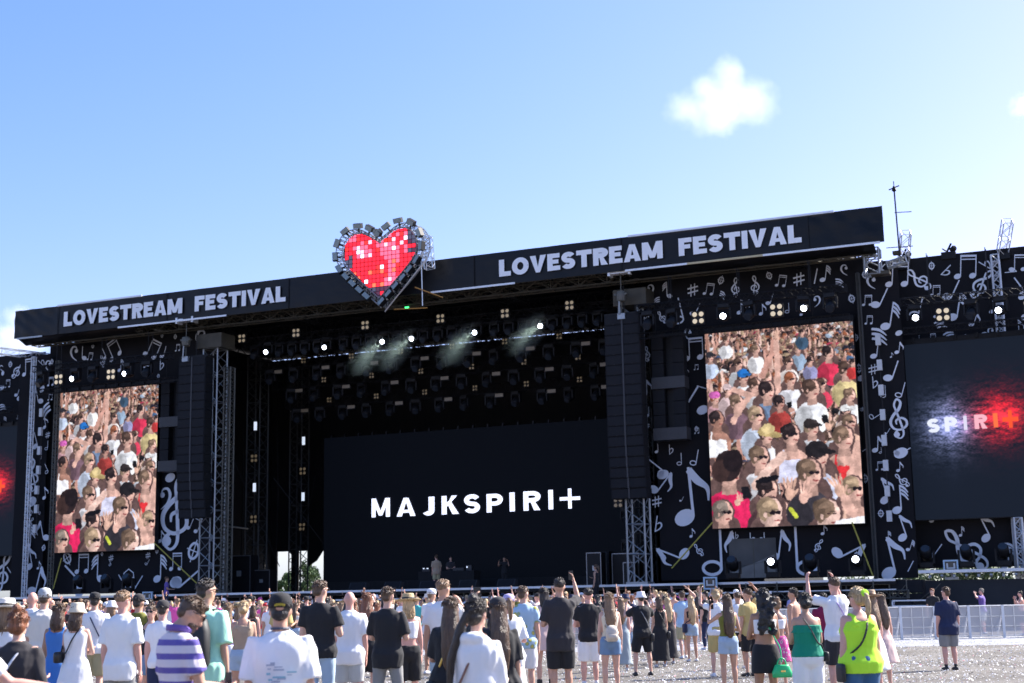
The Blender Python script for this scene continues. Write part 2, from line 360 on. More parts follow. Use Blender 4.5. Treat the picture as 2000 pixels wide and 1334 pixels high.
def leaf_mat(name, c):
    m = mat(name, c, .55, 0, .4, 3); return m
M_leaf = leaf_mat('foliage', (.075, .13, .035)); M_bark = mat('bark', (.10, .075, .05), .9, 0, .3, 6)
TU1 = uz(600, 1110, 44)[0]; TU2 = uz(566, 1110, 46)[0]
def tree(u, v, h, wd, seed, label, base=0):
    rg = random.Random(seed); t = sthing('deciduous_tree', u, v, base, label, 'tree', 'trees behind the stage')
    mb = MB().tube([(0,0,0),(.1,0,h*.3),(.0,.1,h*.6)], [.22,.16,.08], 8)
    for k in range(7):
        a = rg.uniform(0, 6.28); z = h*rg.uniform(.25, .6)
        mb.tube([(0,0,z),(math.cos(a)*wd*.3, math.sin(a)*wd*.3, z+h*.14),(math.cos(a)*wd*.5, math.sin(a)*wd*.5, z+h*.22)], [.08,.05,.02], 5)
    mb.build('trunk', M_bark, t)
    mb = MB(); cl = []
    for k in range(26):
        a = rg.uniform(0, 6.28); rr = wd*.5*rg.random()**.5; zz = h*rg.uniform(.25, 1.0); rr *= math.sin(PI*min(.95, max(.12, (zz/h-.15)/.9)))*1.1
        cl.append((math.cos(a)*rr, math.sin(a)*rr, zz, rg.uniform(.10, .2)*wd))
    for cx, cy, cz, cr in cl:
        for q in range(210):
            d = Vector((rg.gauss(0,1), rg.gauss(0,1), rg.gauss(0,.8))).normalized()*cr*rg.uniform(.55, 1.1)
            p = Vector((cx, cy, cz)) + d; s = rg.uniform(.07, .15)
            a = Vector((rg.gauss(0,1), rg.gauss(0,1), rg.gauss(0,1))).normalized(); b = a.orthogonal().normalized()
            mb.add([p-a*s, p+b*s*.6, p+a*s, p-b*s*.6], [(0,1,2,3)])
    mb.build('crown', M_leaf, t); return t
tree(TU1, 44, 4.9, 2.9, 1, 'bushy green tree seen through the opening at the back of the stage')
tree(TU2, 46, 4.2, 2.4, 2, 'darker tree seen at the left edge of the opening behind the stage')
for i, (u, v, h, wd) in enumerate(((56.5, 13, 3.6, 5.5), (60.2, 14, 3.8, 6), (64, 13, 3.7, 6), (50, 24, 3.6, 6))):
    tree(u, v, h, wd, 10+i, ('low green tree glimpsed under the right outer banner, nearest the stage', 'low green tree glimpsed under the middle of the right outer banner',
        'low green tree glimpsed under the far right end of the outer banner', 'low green tree behind the stage below the right big screen')[i])

def cloud_mat(name, seed, dens):
    m = bpy.data.materials.new(name); m.use_nodes = True; n = m.node_tree; n.nodes.clear()
    out = n.nodes.new('ShaderNodeOutputMaterial'); pv = n.nodes.new('ShaderNodeVolumePrincipled')
    pv.inputs['Color'].default_value = (1, 1, 1, 1); pv.inputs['Anisotropy'].default_value = .25
    tc = n.nodes.new('ShaderNodeTexCoord'); nz = n.nodes.new('ShaderNodeTexNoise')
    nz.inputs['Scale'].default_value = 3.0; nz.inputs['Detail'].default_value = 8; nz.inputs['Roughness'].default_value = .66
    mp = n.nodes.new('ShaderNodeMapping'); mp.inputs['Location'].default_value = (seed, seed*2, 0)
    n.links.new(tc.outputs['Object'], mp.inputs[0]); n.links.new(mp.outputs[0], nz.inputs['Vector'])
    def blob(c, r):
        vm = n.nodes.new('ShaderNodeVectorMath'); vm.operation = 'SUBTRACT'; vm.inputs[1].default_value = c
        n.links.new(tc.outputs['Object'], vm.inputs[0])
        dv = n.nodes.new('ShaderNodeVectorMath'); dv.operation = 'DIVIDE'; dv.inputs[1].default_value = r
        n.links.new(vm.outputs[0], dv.inputs[0]); ln = n.nodes.new('ShaderNodeVectorMath'); ln.operation = 'LENGTH'
        n.links.new(dv.outputs[0], ln.inputs[0]); return ln.outputs['Value']
    return m, n, nz, pv, out, blob
def mth(n, op, a, b=None, c=None):
    q = n.nodes.new('ShaderNodeMath'); q.operation = op
    for i, x in enumerate((a, b, c)):
        if x is None: continue
        if isinstance(x, (int, float)): q.inputs[i].default_value = x
        else: n.links.new(x, q.inputs[i])
    return q.outputs[0]
def cloud(px, py, wpx, hpx, dist, blobs, seed, label, dens):
    c = at_depth(px, py, dist); s = wpx / FPX * dist / 2
    m, n, nz, pv, out, blob = cloud_mat('cloud_vapour', seed, dens)
    acc = None
    for (cc, rr) in blobs:
        bb = blob(cc, rr); acc = bb if acc is None else mth(n, 'SMOOTH_MIN', acc, bb, .25)
    e = mth(n, 'ADD', acc, mth(n, 'MULTIPLY', mth(n, 'SUBTRACT', nz.outputs[0], .5), 1.9))
    den = mth(n, 'MULTIPLY', mth(n, 'MINIMUM', mth(n, 'MAXIMUM', mth(n, 'MULTIPLY', mth(n, 'SUBTRACT', 1.06, e), 1.1), 0), 1), dens)
    n.links.new(den, pv.inputs['Density']); n.links.new(pv.outputs[0], out.inputs['Volume'])
    mb = MB()
    mb.ell((0, 0, 0), (1.35, 1.0, 1.35*hpx/wpx), None, 20)
    o = mb.build('cloud', m); o.location = c; o.scale = (s, s, s); tag(o, label, 'cloud'); return o
cloud(1404, 198, 250, 210, 1500, [((.06, 0, -.10), (.60, .5, .42)), ((.17, 0, .36), (.34, .3, .40)), ((-.47, 0, -.14), (.42, .3, .34)), ((.52, 0, -.02), (.42, .3, .44)), ((-.1, 0, -.40), (.40, .3, .22)), ((-.15, 0, .22), (.30, .3, .26))], 3.1, 'small bright puffy cloud alone above the right half of the roof', .017)
cloud(2010, 205, 120, 110, 1500, [((.0, 0, 0), (.7, .5, .45)), ((-.3, 0, -.2), (.4, .3, .25))], 7.7, 'faint wisp of cloud cut by the right edge of the sky', .02)
cloud(30, 655, 190, 170, 1500, [((.1, 0, -.1), (.7, .5, .4)), ((.1, 0, .35), (.35, .3, .3)), ((-.5, 0, -.3), (.5, .4, .35))], 12.3, 'low white cloud behind the left end of the stage roof', .03)

# ================================================================== STAGE
STG = sthing('festival_stage', 0, 0, 0, 'huge black festival stage with long roof fascia, truss towers and a dark open interior', 'stage')
W0 = 53.5
MB().box(.6, 53.0, .0, 18.0, 2.02, 2.25).build('deck', M_black, STG)
for z0, z1, y in ((2.16, 2.27, -.08), (1.72, 1.80, -.06)):
    MB().box(.6, 53.0, y, -.004, z0, z1).build('deck_rail', M_silver, STG)
MB().box(1, 52.6, .9, 1.0, 0, 2.0).build('deck_skirt', M_drape, STG)
for i in range(27):
    u = 1.2 + i*1.98; MB().bar((u, .1, 0), (u, .1, 2.0), .035).bar((u, .12, .3), (u+1.9, .12, 1.7), .02).build('deck_leg', M_alud, STG)
# roof: slab, fascia, soffit
MB().box(.3, 50.5, .12, 18, 18.9, 19.9).build('roof_slab', M_black, STG)
mb = MB()                                              # front fascia: tarp with gentle vertical sag folds
nx, nz_ = 260, 12; vs = []
for i in range(nx+1):
    for k in range(nz_+1):
        u = W0*i/nx; z = 18.22 + 1.78*k/nz_
        y = .035*noise.noise((u*.9, z*.35, 0)) + .018*noise.noise((u*2.6+z, z*1.2, 8)) + (.07*noise.noise((u*1.8+z*1.2, z*1.1, 5)) if u > 50 or u < 3.4 else 0)
        vs.append((u, y, z))
mb.add(vs, [(i*(nz_+1)+k, (i+1)*(nz_+1)+k, (i+1)*(nz_+1)+k+1, i*(nz_+1)+k+1) for i in range(nx) for k in range(nz_)])
fas = mb.build('roof_fascia', M_tarp, STG, True)
for u in (3.45, 11.6, 20.1, 31.8, 40.2, 49.9): MB().box(u-.02, u+.02, -.075, -.05, 18.22, 19.99).build('seam', M_black, fas)
for (xa, xb, yb) in ((124, 356, (640, 613)), (380, 558, (611, 591)), (975, 1295, (538, 504)), (1326, 1566, (498, 470))):
    u0, z0 = uz(xa, yb[0], -.1); u1, _ = uz(xb, yb[1], -.1)
    mb = MB(); put_text(mb, 'LOVESTREAM' if xa in (124, 975) else 'FESTIVAL', u0, u1, 18.63, .92, .275, -.11, .06)
    mb.build('lettering', M_letter, fas)
for (u0, u1, z, mm) in ((3.4, 9.8, 20.0, M_silver), (40.6, 51.2, 20.0, M_silver), (.3, 2.3, 18.2, M_alu), (8.1, 15.9, 18.2, M_silver), (29.2, 34.2, 18.2, M_silver),
                        (40.4, 43.7, 18.2, M_silver), (43.7, 47.6, 18.2, mat('ochre_strip', (.5, .42, .25), .6)), (47.6, 53.3, 18.2, M_silver)):
    MB().box(u0, u1, -.10, -.05, z-.05, z+.05).build('trim_strip', mm, STG)
for (u0, u1) in ((.3, 9.0), (40.5, 53.0)):             # dark soffit tarp under both roof ends
    mb = MB(); n_ = 30; vs = []
    for i in range(n_+1):
        u = u0+(u1-u0)*i/n_; o = .06*noise.noise((u, 3, 0))
        vs += [(u, .02, 18.19), (u, .75+o, 17.86+.03*math.sin(u*1.9)), (u, 1.25, 18.1)]
    mb.add(vs, [(i*3+k, i*3+3+k, i*3+4+k, i*3+1+k) for i in range(n_) for k in (0, 1)])
    mb.build('soffit_tarp', M_tarp, STG, True)
for v, z, sz in ((1.0, 18.12, .55), (1.9, 18.25, .4), (5, 17.9, .9), (9, 17.9, .9), (13, 17.9, .9)):
    MB().truss((.8, v, z), (52.7, v, z), .6, sz, .8, .045, m=0).build('roof_truss', M_truss if v < 2 else M_black, STG)
for u in (4, 13.9, 20, 26.7, 33, 39.6, 49):
    MB().truss((u, 1.4, 18.2), (u, 17, 18.2), .5, .6, .8, .04).build('rafter_truss', M_black, STG)
# towers: lattice columns of bright aluminium at the proscenium, dull ones further in
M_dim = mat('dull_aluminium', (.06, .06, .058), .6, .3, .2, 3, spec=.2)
def tower(u, v, wd, z1, mm, z0=2.27):
    mb = MB().truss((u, v, z0), (u, v, z1), wd, wd, wd*.8, .055, up=(0, 1, 0), rd=.028)
    mb.box(u-wd*.6, u+wd*.6, v-wd*.6, v+wd*.6, z0-.02, z0+.12); return mb.build('tower', mm, STG)
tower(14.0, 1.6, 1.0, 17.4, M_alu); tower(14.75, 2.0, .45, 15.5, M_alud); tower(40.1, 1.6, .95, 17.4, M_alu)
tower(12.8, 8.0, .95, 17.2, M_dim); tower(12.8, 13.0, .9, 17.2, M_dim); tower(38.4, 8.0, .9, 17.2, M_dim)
for u in (14.0, 40.25): MB().box(u-.9, u+.9, .9, 2.3, 16.6, 17.45).build('tower_head', M_truss, STG)
# drapes closing the sides and the back; the back has an opening at stage level
MB().box(7.4, 7.5, 3.2, 18, 2.3, 18.8).build('side_drape', M_drape, STG)
MB().box(46, 46.1, 3.2, 18, 2.3, 18.8).build('side_drape', M_drape, STG)
ua, za = uz(543, 1082, 18); ub, zb = uz(640, 1082, 18)
mb = MB(); mb.box(7.5, ua, 17.9, 18, 2.3, 18.8); mb.box(ub+1.4, 46, 17.9, 18, 2.3, 18.8); mb.box(ua, ub+1.4, 17.9, 18, za+.15, 18.8)
um, _ = uz(580, 1100, 18)
mb.box(um-.38, um+.22, 17.85, 17.95, 2.3, za+.2)
sag = [(ua+.9, za+.2), (ua+1.3, za-.25), (um-.3, za-1.0), (um-.3, za+.2)]
mb.add([(a, 17.88, b) for a, b in sag], [(0, 1, 2, 3)])
sag = [(um+1.0, za+.2), (um+1.0, za-.95), (um+1.7, za-.55), (ub-.2, za+.2)]
mb.add([(a, 17.88, b) for a, b in sag], [(0, 1, 2, 3)])
mb.build('back_drape', M_drape, STG)
for k, (p, q) in enumerate((((8.2, 9, 15), (12, 12, 4)), ((13.4, 9, 9.5), (16.5, 12, 4)), ((16.5, 9, 9.5), (13.6, 12, 5.2)))):
    MB().bar(p, q, .03).build('brace', M_black, STG)
MB().bar((14.6, 2, 6.15), (12.2, 8, 6.3), .05).build('cross_tube', M_alu, STG)
for i in range(5): MB().tube([(8+i*.9, 12, 17), (8.2+i*.9, 12, 9), (8+i*.9, 12.1, 2.4)], .05, 6).build('hanging_cable', M_black, STG)

# ------------------------------------------------------------------ banners with printed notes
def banner(name, u0, u1, v, z0, z1, label, notes, holes=(), group=None):
    t = tag(empty('x', (0,0,0)), None)
    bpy.data.objects.remove(t)
    mb = MB(); nx = max(8, int((u1-u0)*2.2)); nz2 = int((z1-z0)*1.6); vs = []
    def yy(u, z): return .05*noise.noise((u*.55, z*.22, v)) + .025*noise.noise((u*.4+z*.9, z*.5-u*.7, v+3))
    for i in range(nx+1):
        for k in range(nz2+1):
            u = (u1-u0)*i/nx; z = (z1-z0)*k/nz2; vs.append((u, yy(u, z), z))
    fs = []
    for i in range(nx):
        for k in range(nz2):
            cu = u0 + (u1-u0)*(i+.5)/nx; cz = z0 + (z1-z0)*(k+.5)/nz2
            if any(a < cu < b and c < cz < d for a, b, c, d in holes): continue
            fs.append((i*(nz2+1)+k, (i+1)*(nz2+1)+k, (i+1)*(nz2+1)+k+1, i*(nz2+1)+k+1))
    mb.add(vs, fs)
    pr = mb
    for (k, x, y, h, *rest) in notes:
        rot = rest[0] if rest else 0; mir = rest[1] if len(rest) > 1 else 1
        cu, cz = uz(x, y, v); _, c2 = uz(x, y+10, v); sc_ = h * (cz-c2)/10
        ca, sa = math.cos(R(rot)), math.sin(R(rot))
        def fn(p):
            px, pz = p.x*mir, p.y
            return (cu-u0 + (px*ca - pz*sa)*sc_, cz-z0 + (px*sa + pz*ca)*sc_)
        put_groups(pr, note_shape(k), fn, -.085, .004, 1)
    o = pr.build(name, [M_scrim, M_print], None); o.location = SW(u0, v, z0); o.rotation_euler = (0, 0, SYAW); tag(o, label, 'banner', group)
    for p in o.data.polygons: p.use_smooth = p.material_index == 0
    return o
NR = [('bass',1271,568,24),('sixteenth',1303,567,32,0,-1),('sharp',1354,567,26),('beam',1386,566,24,-12),('coda',1409,548,19,-20),('treble',1438,562,38),('treble',1475,558,38,0,-1),
 ('coda',1503,539,18,20),('beam',1527,550,24,-12),('sharp',1561,546,27),('line',1594,540,30,-14),('sixteenth',1614,535,33,-10),('bass',1650,529,24,0,-1),('flags',1640,552,20),
 ('coda',1263,622,20,-15),('treble',1294,620,28,35),('half',1328,607,50,12),('quarter',1361,605,28,-30),('sixteenth',1448,600,28),('sixteenth',1464,600,28,0,-1),('coda',1664,584,20,15),('bass',1596,590,24),
 ('flags',1284,587,16,0,-1),('flags',1412,576,16,-20),('eighth',1490,605,22),('quarter',1506,585,24,-20),('eighth',1568,608,18),('half',1540,602,20),('bass',1345,655,26,0,-1),('head',1520,615,14),
 ('beam',1357,683,46),('eighth',1343,727,11),('beam',1361,718,11),('treble',1264,692,30,0,-1),('eighth',1264,758,32),('quarter',1267,805,20),('sharp',1266,832,11),('flags',1292,663,18),
 ('line',1352,775,50,-35),('line',1372,757,22,70),('head',1373,801,24),('coda',1361,838,12),('beam',1362,842,12),('quarter',1285,876,18),('flat',1312,878,20),('half',1330,897,24),('half',1360,894,32,-12),
 ('quarter',1282,912,46,50),('head',1296,927,24),('eighth',1296,945,56,-40),('eighth',1351,968,112,4),('sharp',1284,980,24),('flat',1288,1024,32,-10),('quarter',1333,975,12,-30),('eighth',1353,1041,18),
 ('eighth',1312,1083,66,68,-1),('coda',1297,1090,17),('treble',1366,1074,28,40),('half',1402,1075,98,0),('eighth',1437,1068,64,10,-1),('flat',1471,1053,26),('flat',1489,1053,26,0,-1),('eighth',1524,1066,64,-10),
 ('half',1563,1075,98,0,-1),('treble',1600,1066,28,-30),('eighth',1662,1078,66,-65,1),('coda',1674,1085,17),('line',1478,1075,22,60),('line',1492,1075,22,-60),
 ('coda',1672,660,16),('coda',1678,720,20),('head',1683,739,16),('sharp',1684,800,10),('coda',1690,935,20),('line',1688,880,20,-60),('eighth',1610,1035,20),('flat',1440,1046,14)]
NL = [('bass',147,692,32,0,-1),('quarter',164,690,28,0,-1),('beam',178,697,16,-10),('beam',224,684,38,28),('beam',300,683,38,-26),('coda',183,676,10),('coda',344,658,11),('bass',395,665,42,0,-1),('quarter',205,692,24,30),
 ('coda',318,656,9),('quarter',322,688,24,-15),('flags',288,714,20),('sixteenth',238,714,24),('treble',202,706,24,20),('flat',318,712,22),('coda',311,735,10),('beam',349,680,14),('treble',398,760,22),('coda',398,720,14),
 ('head',334,933,24),('bass',324,975,46),('treble',347,1000,150,-8),('eighth',317,1048,24),('beam',382,1024,34,-25),('coda',380,1076,46,-20),('beam',346,1098,36),('quarter',366,1130,66,-55),('head',345,1137,30),
 ('beam',163,1102,40),('sixteenth',192,1110,54,0,-1),('sixteenth',316,1110,54),('coda',133,1090,32,30),('sharp',219,1090,14),('sharp',291,1085,14),('quarter',147,1130,72,50),('caret',253,1125,30),('quarter',240,1138,36,36),
 ('quarter',270,1138,36,-36,1),('half',216,1098,14,30),('half',290,1098,14,-30),('coda',308,1076,12),('coda',201,1082,9)]
NPR = [('coda',1690,537,18),('flat',1723,530,28,-48),('beam',1755,538,50,-6),('treble',1796,546,56,48),('coda',1820,520,18),('bass',1703,553,30,0,-1),('quarter',1722,583,44,-28),('beam',1695,588,22,-5),('sixteenth',1742,618,56,-12),
 ('beam',1698,626,18,-5),('flags',1717,655,38),('head',1756,651,14),('quarter',1712,685,32,-10),('eighth',1757,680,24,-10),('eighth',1742,694,10),('sharp',1706,722,22),('flat',1710,747,24),('quarter',1745,725,44,-22),('half',1728,765,24),
 ('half',1762,762,32,-18),('half',1712,812,26,-60),('treble',1756,818,78,4),('quarter',1734,843,16,-35),('eighth',1715,868,32,-5),('half',1721,880,12),('quarter',1764,882,32,-60),('head',1760,885,28),('beam',1719,911,18),
 ('eighth',1758,912,20,-5),('treble',1763,938,34,50),('eighth',1730,957,50,15),('sixteenth',1760,975,56),('coda',1721,1003,18),('eighth',1765,1030,50,15),('sixteenth',1736,1047,20),('eighth',1742,1088,80,10),('sixteenth',1780,1066,24,-20),('line',1779,1106,24,-30)]
NPL = [('beam',58,718,34,3),('flat',84,707,20,50),('quarter',82,748,34,32),('beam',101,746,18),('coda',103,707,12),('bass',96,716,24,0,-1),('sixteenth',74,772,38,15,-1),('beam',100,776,14),('flags',92,800,30,20,-1),('quarter',66,803,12),('eighth',90,826,22,15),
 ('quarter',71,860,32,20),('sharp',95,850,14),('half',94,870,18),('half',62,890,10),('half',82,893,8),('treble',66,928,64,6),('half',92,915,20,30),('eighth',90,963,24,10),('head',63,980,26),('quarter',60,975,26,30),('eighth',63,1002,12),('treble',62,1021,22,-30),
 ('sixteenth',62,1050,44),('eighth',84,1037,42,15,-1),('coda',87,1070,14,-15),('eighth',62,1090,42,15),('eighth',78,1104,16),('eighth',76,1135,60,-15),('coda',79,1002,8)]
NOR = [('flat',1851,531,26,-48),('beam',1888,523,48,-5),('flat',1926,515,26,52),('quarter',1862,567,44,-28),('treble',1918,556,62,-35),('beam',1828,569,22,-5),('quarter',1795,600,44,-18),('sixteenth',1873,600,56,-12),('eighth',1829,612,18),('eighth',1905,625,28,-20),
 ('flags',1836,634,22,30),('flags',1855,655,24,40),('head',1922,655,16),('bass',1936,650,20,0,-1),('eighth',1940,600,24),('beam',1822,660,16),('half',1795,660,10),('head',1885,658,12),('treble',1888,1072,104,48),('quarter',1828,1076,36,-38),('sixteenth',1879,1038,20),
 ('eighth',1925,1030,52,22),('flags',1974,1072,30),('sixteenth',1970,1085,50),('bass',1980,1015,18),('head',1820,1017,10),('coda',1820,520,18),
 ('beam',1990,515,34,-5),('flat',1974,528,22,90),('quarter',1992,562,44,30),('eighth',1990,640,30),('sixteenth',2010,600,50),('treble',2040,560,60,-20),('coda',2050,620,20)]
NOL = [('coda',22,712,14),('treble',37,724,38,-40),('beam',17,750,16),('eighth',3,722,24,60),('head',4,758,16),('eighth',38,765,22,-20),('head',40,778,14),('flags',6,795,18,30),('half',36,815,8),('flags',12,818,10),
 ('treble',8,1118,78,-15),('quarter',23,1122,36,42),('head',26,1086,8),('sixteenth',-20,1110,60),('coda',-30,730,22),('eighth',-30,770,34)]
banner('music_note_banner', 40.9, 52.2, 2.6, 2.42, 18.15, 'black mesh banner of white music notes around the right portrait screen', NR, holes=((44.3, 51, 5.6, 14.3),), group='music note banners on the stage front')
banner('music_note_banner', .6, 13.3, 2.6, 2.42, 18.15, 'black mesh banner of white music notes around the left portrait screen', NL, holes=((2.6, 9.1, 5.6, 14.3),), group='music note banners on the stage front')
banner('music_note_banner', 51.75, 53.75, 2.1, 2.3, 17.75, 'narrow vertical black note banner between the right crowd screen and the right outer screen', NPR, group='music note banners on the stage front')
banner('music_note_banner', -1.35, 1.1, 2.1, 2.3, 17.5, 'narrow vertical black note banner between the left crowd screen and the left outer screen', NPL, group='music note banners on the stage front')
banner('music_note_banner', 52.8, 66, 3.9, 2.75, 18.15, 'wide black note banner behind the outer screen at the right edge', NOR, holes=((54.2, 60, 6, 12.5),), group='music note banners on the stage front')
banner('music_note_banner', -12.5, -.9, 3.9, 2.75, 18.1, 'wide black note banner behind the outer screen at the left edge', NOL, holes=((-7, -2, 6, 12.5),), group='music note banners on the stage front')
# panel of thin grey mesh let into the right lower banner
t = sthing('mesh_window', 0, 2.53, 0, 'grey see-through mesh panel in the note banner below the right crowd screen', 'mesh panel')
u0, z1 = uz(1423, 1053, 2.53); u1, z0 = uz(1519, 1128, 2.53)
MB().box(u0, u1, -.02, .0, z0, z1).build('mesh_sheet', mat('grey_mesh', (.085, .082, .078), .8, 0, .5, .6), t)
MB().bar((u0+1.25, -.02, z0), (u0+1.25, -.02, z1), .025).bar((u0+.1, -.02, z0+.5), (u1, -.02, z0+.9), .015).build('mesh_frame', M_alud, t)
Wm = mat('pale_sheet', (.19, .18, .165), .8, 0, .3, 2)
MB().add([(u0+.1, -.026, z0+.02), (u1-.1, -.026, z0+.02), (u1-.1, -.026, z0+1.15), (u0+1.3, -.026, z0+.75), (u0+.1, -.026, z0+.35)], [(0,1,2,3,4)]).build('pale_sheet', Wm, t)

# ------------------------------------------------------------------ LED screens
def s2l(c):
    c = np.asarray(c, float)/255.; return np.where(c <= .04045, c/12.92, ((c+.055)/1.055)**2.4)
class Canvas:
    def __init__(s, w, h, bg): s.w, s.h = w, h; s.a = np.zeros((h, w, 3)); s.a[:] = bg; s.Y, s.X = np.mgrid[0:h, 0:w] + .5
    def win(s, x0, x1, y0, y1):
        x0 = max(0, int(x0)-1); x1 = min(s.w, int(x1)+2); y0 = max(0, int(y0)-1); y1 = min(s.h, int(y1)+2)
        if x0 >= x1 or y0 >= y1: return None
        return slice(y0, y1), slice(x0, x1)
    def ell(s, cx, cy, rx, ry, col, rot=0, sh=0):
        r = max(rx, ry); q = s.win(cx-r, cx+r, cy-r, cy+r)
        if q is None: return
        x = s.X[q]-cx; y = s.Y[q]-cy; ca, sa = math.cos(rot), math.sin(rot)
        X = (x*ca+y*sa)/rx; Y = (-x*sa+y*ca)/ry; m = (X*X+Y*Y) < 1
        k = 1 + sh*X - abs(sh)*.3 if sh else 1.0
        c = np.asarray(col, float)
        s.a[q][m] = (np.clip(c*(k[..., None] if sh else 1), 0, 255)*np.ones(x.shape+(3,)))[m]
    def poly(s, pts, col, sh=0):
        P = np.array(pts, float); q = s.win(P[:,0].min(), P[:,0].max(), P[:,1].min(), P[:,1].max())
        if q is None: return
        x, y = s.X[q], s.Y[q]; m = np.zeros(x.shape, bool)
        for i in range(len(P)):
            x0, y0 = P[i]; x1, y1 = P[i-1]
            if y0 == y1: continue
            m ^= ((y0 > y) != (y1 > y)) & (x < (x1-x0)*(y-y0)/(y1-y0)+x0)
        s.a[q][m] = col
    def to_mesh(s, name, ww, hh, M, ds=2):
        a = s.a[:s.h//ds*ds, :s.w//ds*ds].reshape(s.h//ds, ds, s.w//ds, ds, 3).mean((1, 3)); h, w_ = a.shape[:2]
        lin = s2l(a)[::-1]
        gx, gz = np.meshgrid(np.linspace(0, ww, w_+1), np.linspace(0, hh, h+1))
        co = np.stack([gx, np.zeros_like(gx), gz], -1).reshape(-1, 3)
        i = np.arange(h*w_); r, c = i//w_, i % w_; v0 = r*(w_+1)+c
        f = np.stack([v0, v0+1, v0+w_+2, v0+w_+1], -1)
        me = bpy.data.meshes.new(name); me.vertices.add(len(co)); me.vertices.foreach_set('co', co.ravel())
        me.loops.add(f.size); me.loops.foreach_set('vertex_index', f.ravel().astype(np.int32))
        me.polygons.add(len(f)); me.polygons.foreach_set('loop_start', np.arange(0, f.size, 4, dtype=np.int32)); me.update()
        at = me.attributes.new('pixel', 'FLOAT_COLOR', 'CORNER')
        col = np.ones((len(f), 4, 4)); col[:, :, :3] = lin.reshape(-1, 1, 3); at.data.foreach_set('color', col.ravel().astype(np.float32))
        me.materials.append(M); return me

SU0, SU1, SZ0, SZ1 = 43.88, 51.42, 4.95, 14.90
CW, CH = 440, 580
cv = Canvas(CW, CH, (150, 120, 118))
def cpt(x, y):                               # picture coordinates measured on the screen -> canvas
    u, z = uz(1360 + x/3.103, 610 + y/3.103, 2.0)
    return (u-SU0)/(SU1-SU0)*CW, (SZ1-z)/(SZ1-SZ0)*CH
KS = .46
SKIN = [(218,170,156),(202,148,134),(228,188,176),(176,126,110)]
HAIRC = dict(dark=(44,34,36), brown=(80,60,52), light=(120,96,80), blond=(164,138,112), black=(28,26,30), red=(150,84,56), grey=(130,116,108))
def fig(x, y, r, hair='brown', shirt=(230,232,240), f=1, gl=False, hat=None, skin=0, long=False, arm=None, phone=False, bare=False, white=False):
    cx, cy = cpt(x, y); r *= KS*.9; sk = np.array(SKIN[skin]); hc = np.array(HAIRC[hair])
    if long: cv.ell(cx-f*r*.35, cy+r*.7, r*.72, r*1.55, hc*.9, 0, .2)
    cv.ell(cx-f*r*.1, cy+r*1.5, r*1.55, r*1.5, (98,74,72)); cv.ell(cx, cy, r*.92, r*1.14, (92,68,68))
    sc2 = sk if bare else np.array(shirt)
    cv.ell(cx-f*r*.15, cy+r*3.0, r*1.75, r*1.75, sc2, 0, .12); cv.ell(cx-f*r*.9, cy+r*3.2, r*.9, r*1.5, sc2*.78)
    if bare: cv.poly([(cx-r*1.2, cy+r*2.4), (cx+r*1.0, cy+r*2.4), (cx+r*1.2, cy+r*4.5), (cx-r*1.5, cy+r*4.5)], shirt); cv.poly([(cx-r*.9, cy+r*1.4), (cx-r*.72, cy+r*1.4), (cx-r*.75, cy+r*2.5), (cx-r*.95, cy+r*2.5)], shirt)
    cv.poly([(cx-r*.45, cy+r*.5), (cx+r*.4, cy+r*.5), (cx+r*.5, cy+r*1.6), (cx-r*.6, cy+r*1.6)], sk*.82)
    cv.ell(cx, cy, r*.74, r, sk, f*.08, f*.16)
    cv.ell(cx-f*r*.5, cy+r*.25, r*.3, r*.5, sk*.80)
    cv.ell(cx-f*r*.30, cy-r*.42, r*.72, r*.66, hc, 0, .25); cv.ell(cx-f*r*.55, cy-r*.05, r*.34, r*.55, hc*.85)
    cv.ell(cx-f*r*.18, cy-r*.62, r*.45, r*.2, np.minimum(255, hc*1.15+5), -.2*f)
    cv.ell(cx-f*r*.42, cy+r*.12, r*.12, r*.19, sk*.92)
    cv.ell(cx+f*r*.42, cy+r*.12, r*.13, r*.2, np.minimum(255, sk*1.1)); cv.ell(cx+f*r*.36, cy+r*.52, r*.22, r*.06, (150,70,70))
    if r > 14: cv.ell(cx+f*r*.2, cy-r*.22, r*.28, r*.06, hc*.8)
    if gl: cv.ell(cx+f*r*.47, cy-r*.03, r*.19, r*.14, (26,20,26)); cv.ell(cx+f*r*.08, cy-r*.03, r*.20, r*.14, (32,24,30)); cv.poly([(cx-f*r*.45, cy-r*.09), (cx+f*r*.55, cy-r*.11), (cx+f*r*.55, cy-r*.06), (cx-f*r*.45, cy-r*.05)], (30,22,28))
    elif r > 10: cv.ell(cx+f*r*.4, cy-r*.06, r*.12, r*.06, (60,40,38)); cv.ell(cx+f*r*.02, cy-r*.06, r*.12, r*.06, (60,40,38))
    if hat is not None:
        hh = np.array(hat); cv.ell(cx-f*r*.12, cy-r*.55, r*.86, r*.62, hh, 0, .2)
        cv.ell(cx+f*r*.55, cy-r*.35, r*.75, r*.2, hh*.8, f*.12)
    if phone: cv.poly([(cx+r*1.1, cy+r*.1), (cx+r*1.7, cy), (cx+r*1.9, cy+r*1.4), (cx+r*1.3, cy+r*1.5)], (20,20,24)); cv.ell(cx+r*1.7, cy+r*1.3, r*.5, r*.35, sk)
def limb(pts, wd, c):
    q = [cpt(*p) for p in pts]
    for g_ in ribbon([(a, b) for a, b in q], [x*KS for x in wd]): cv.poly([(p.x, p.y) for p in g_], c)
    for (a, b), x in zip(q, wd): cv.ell(a, b, x*KS/2, x*KS/2, c)
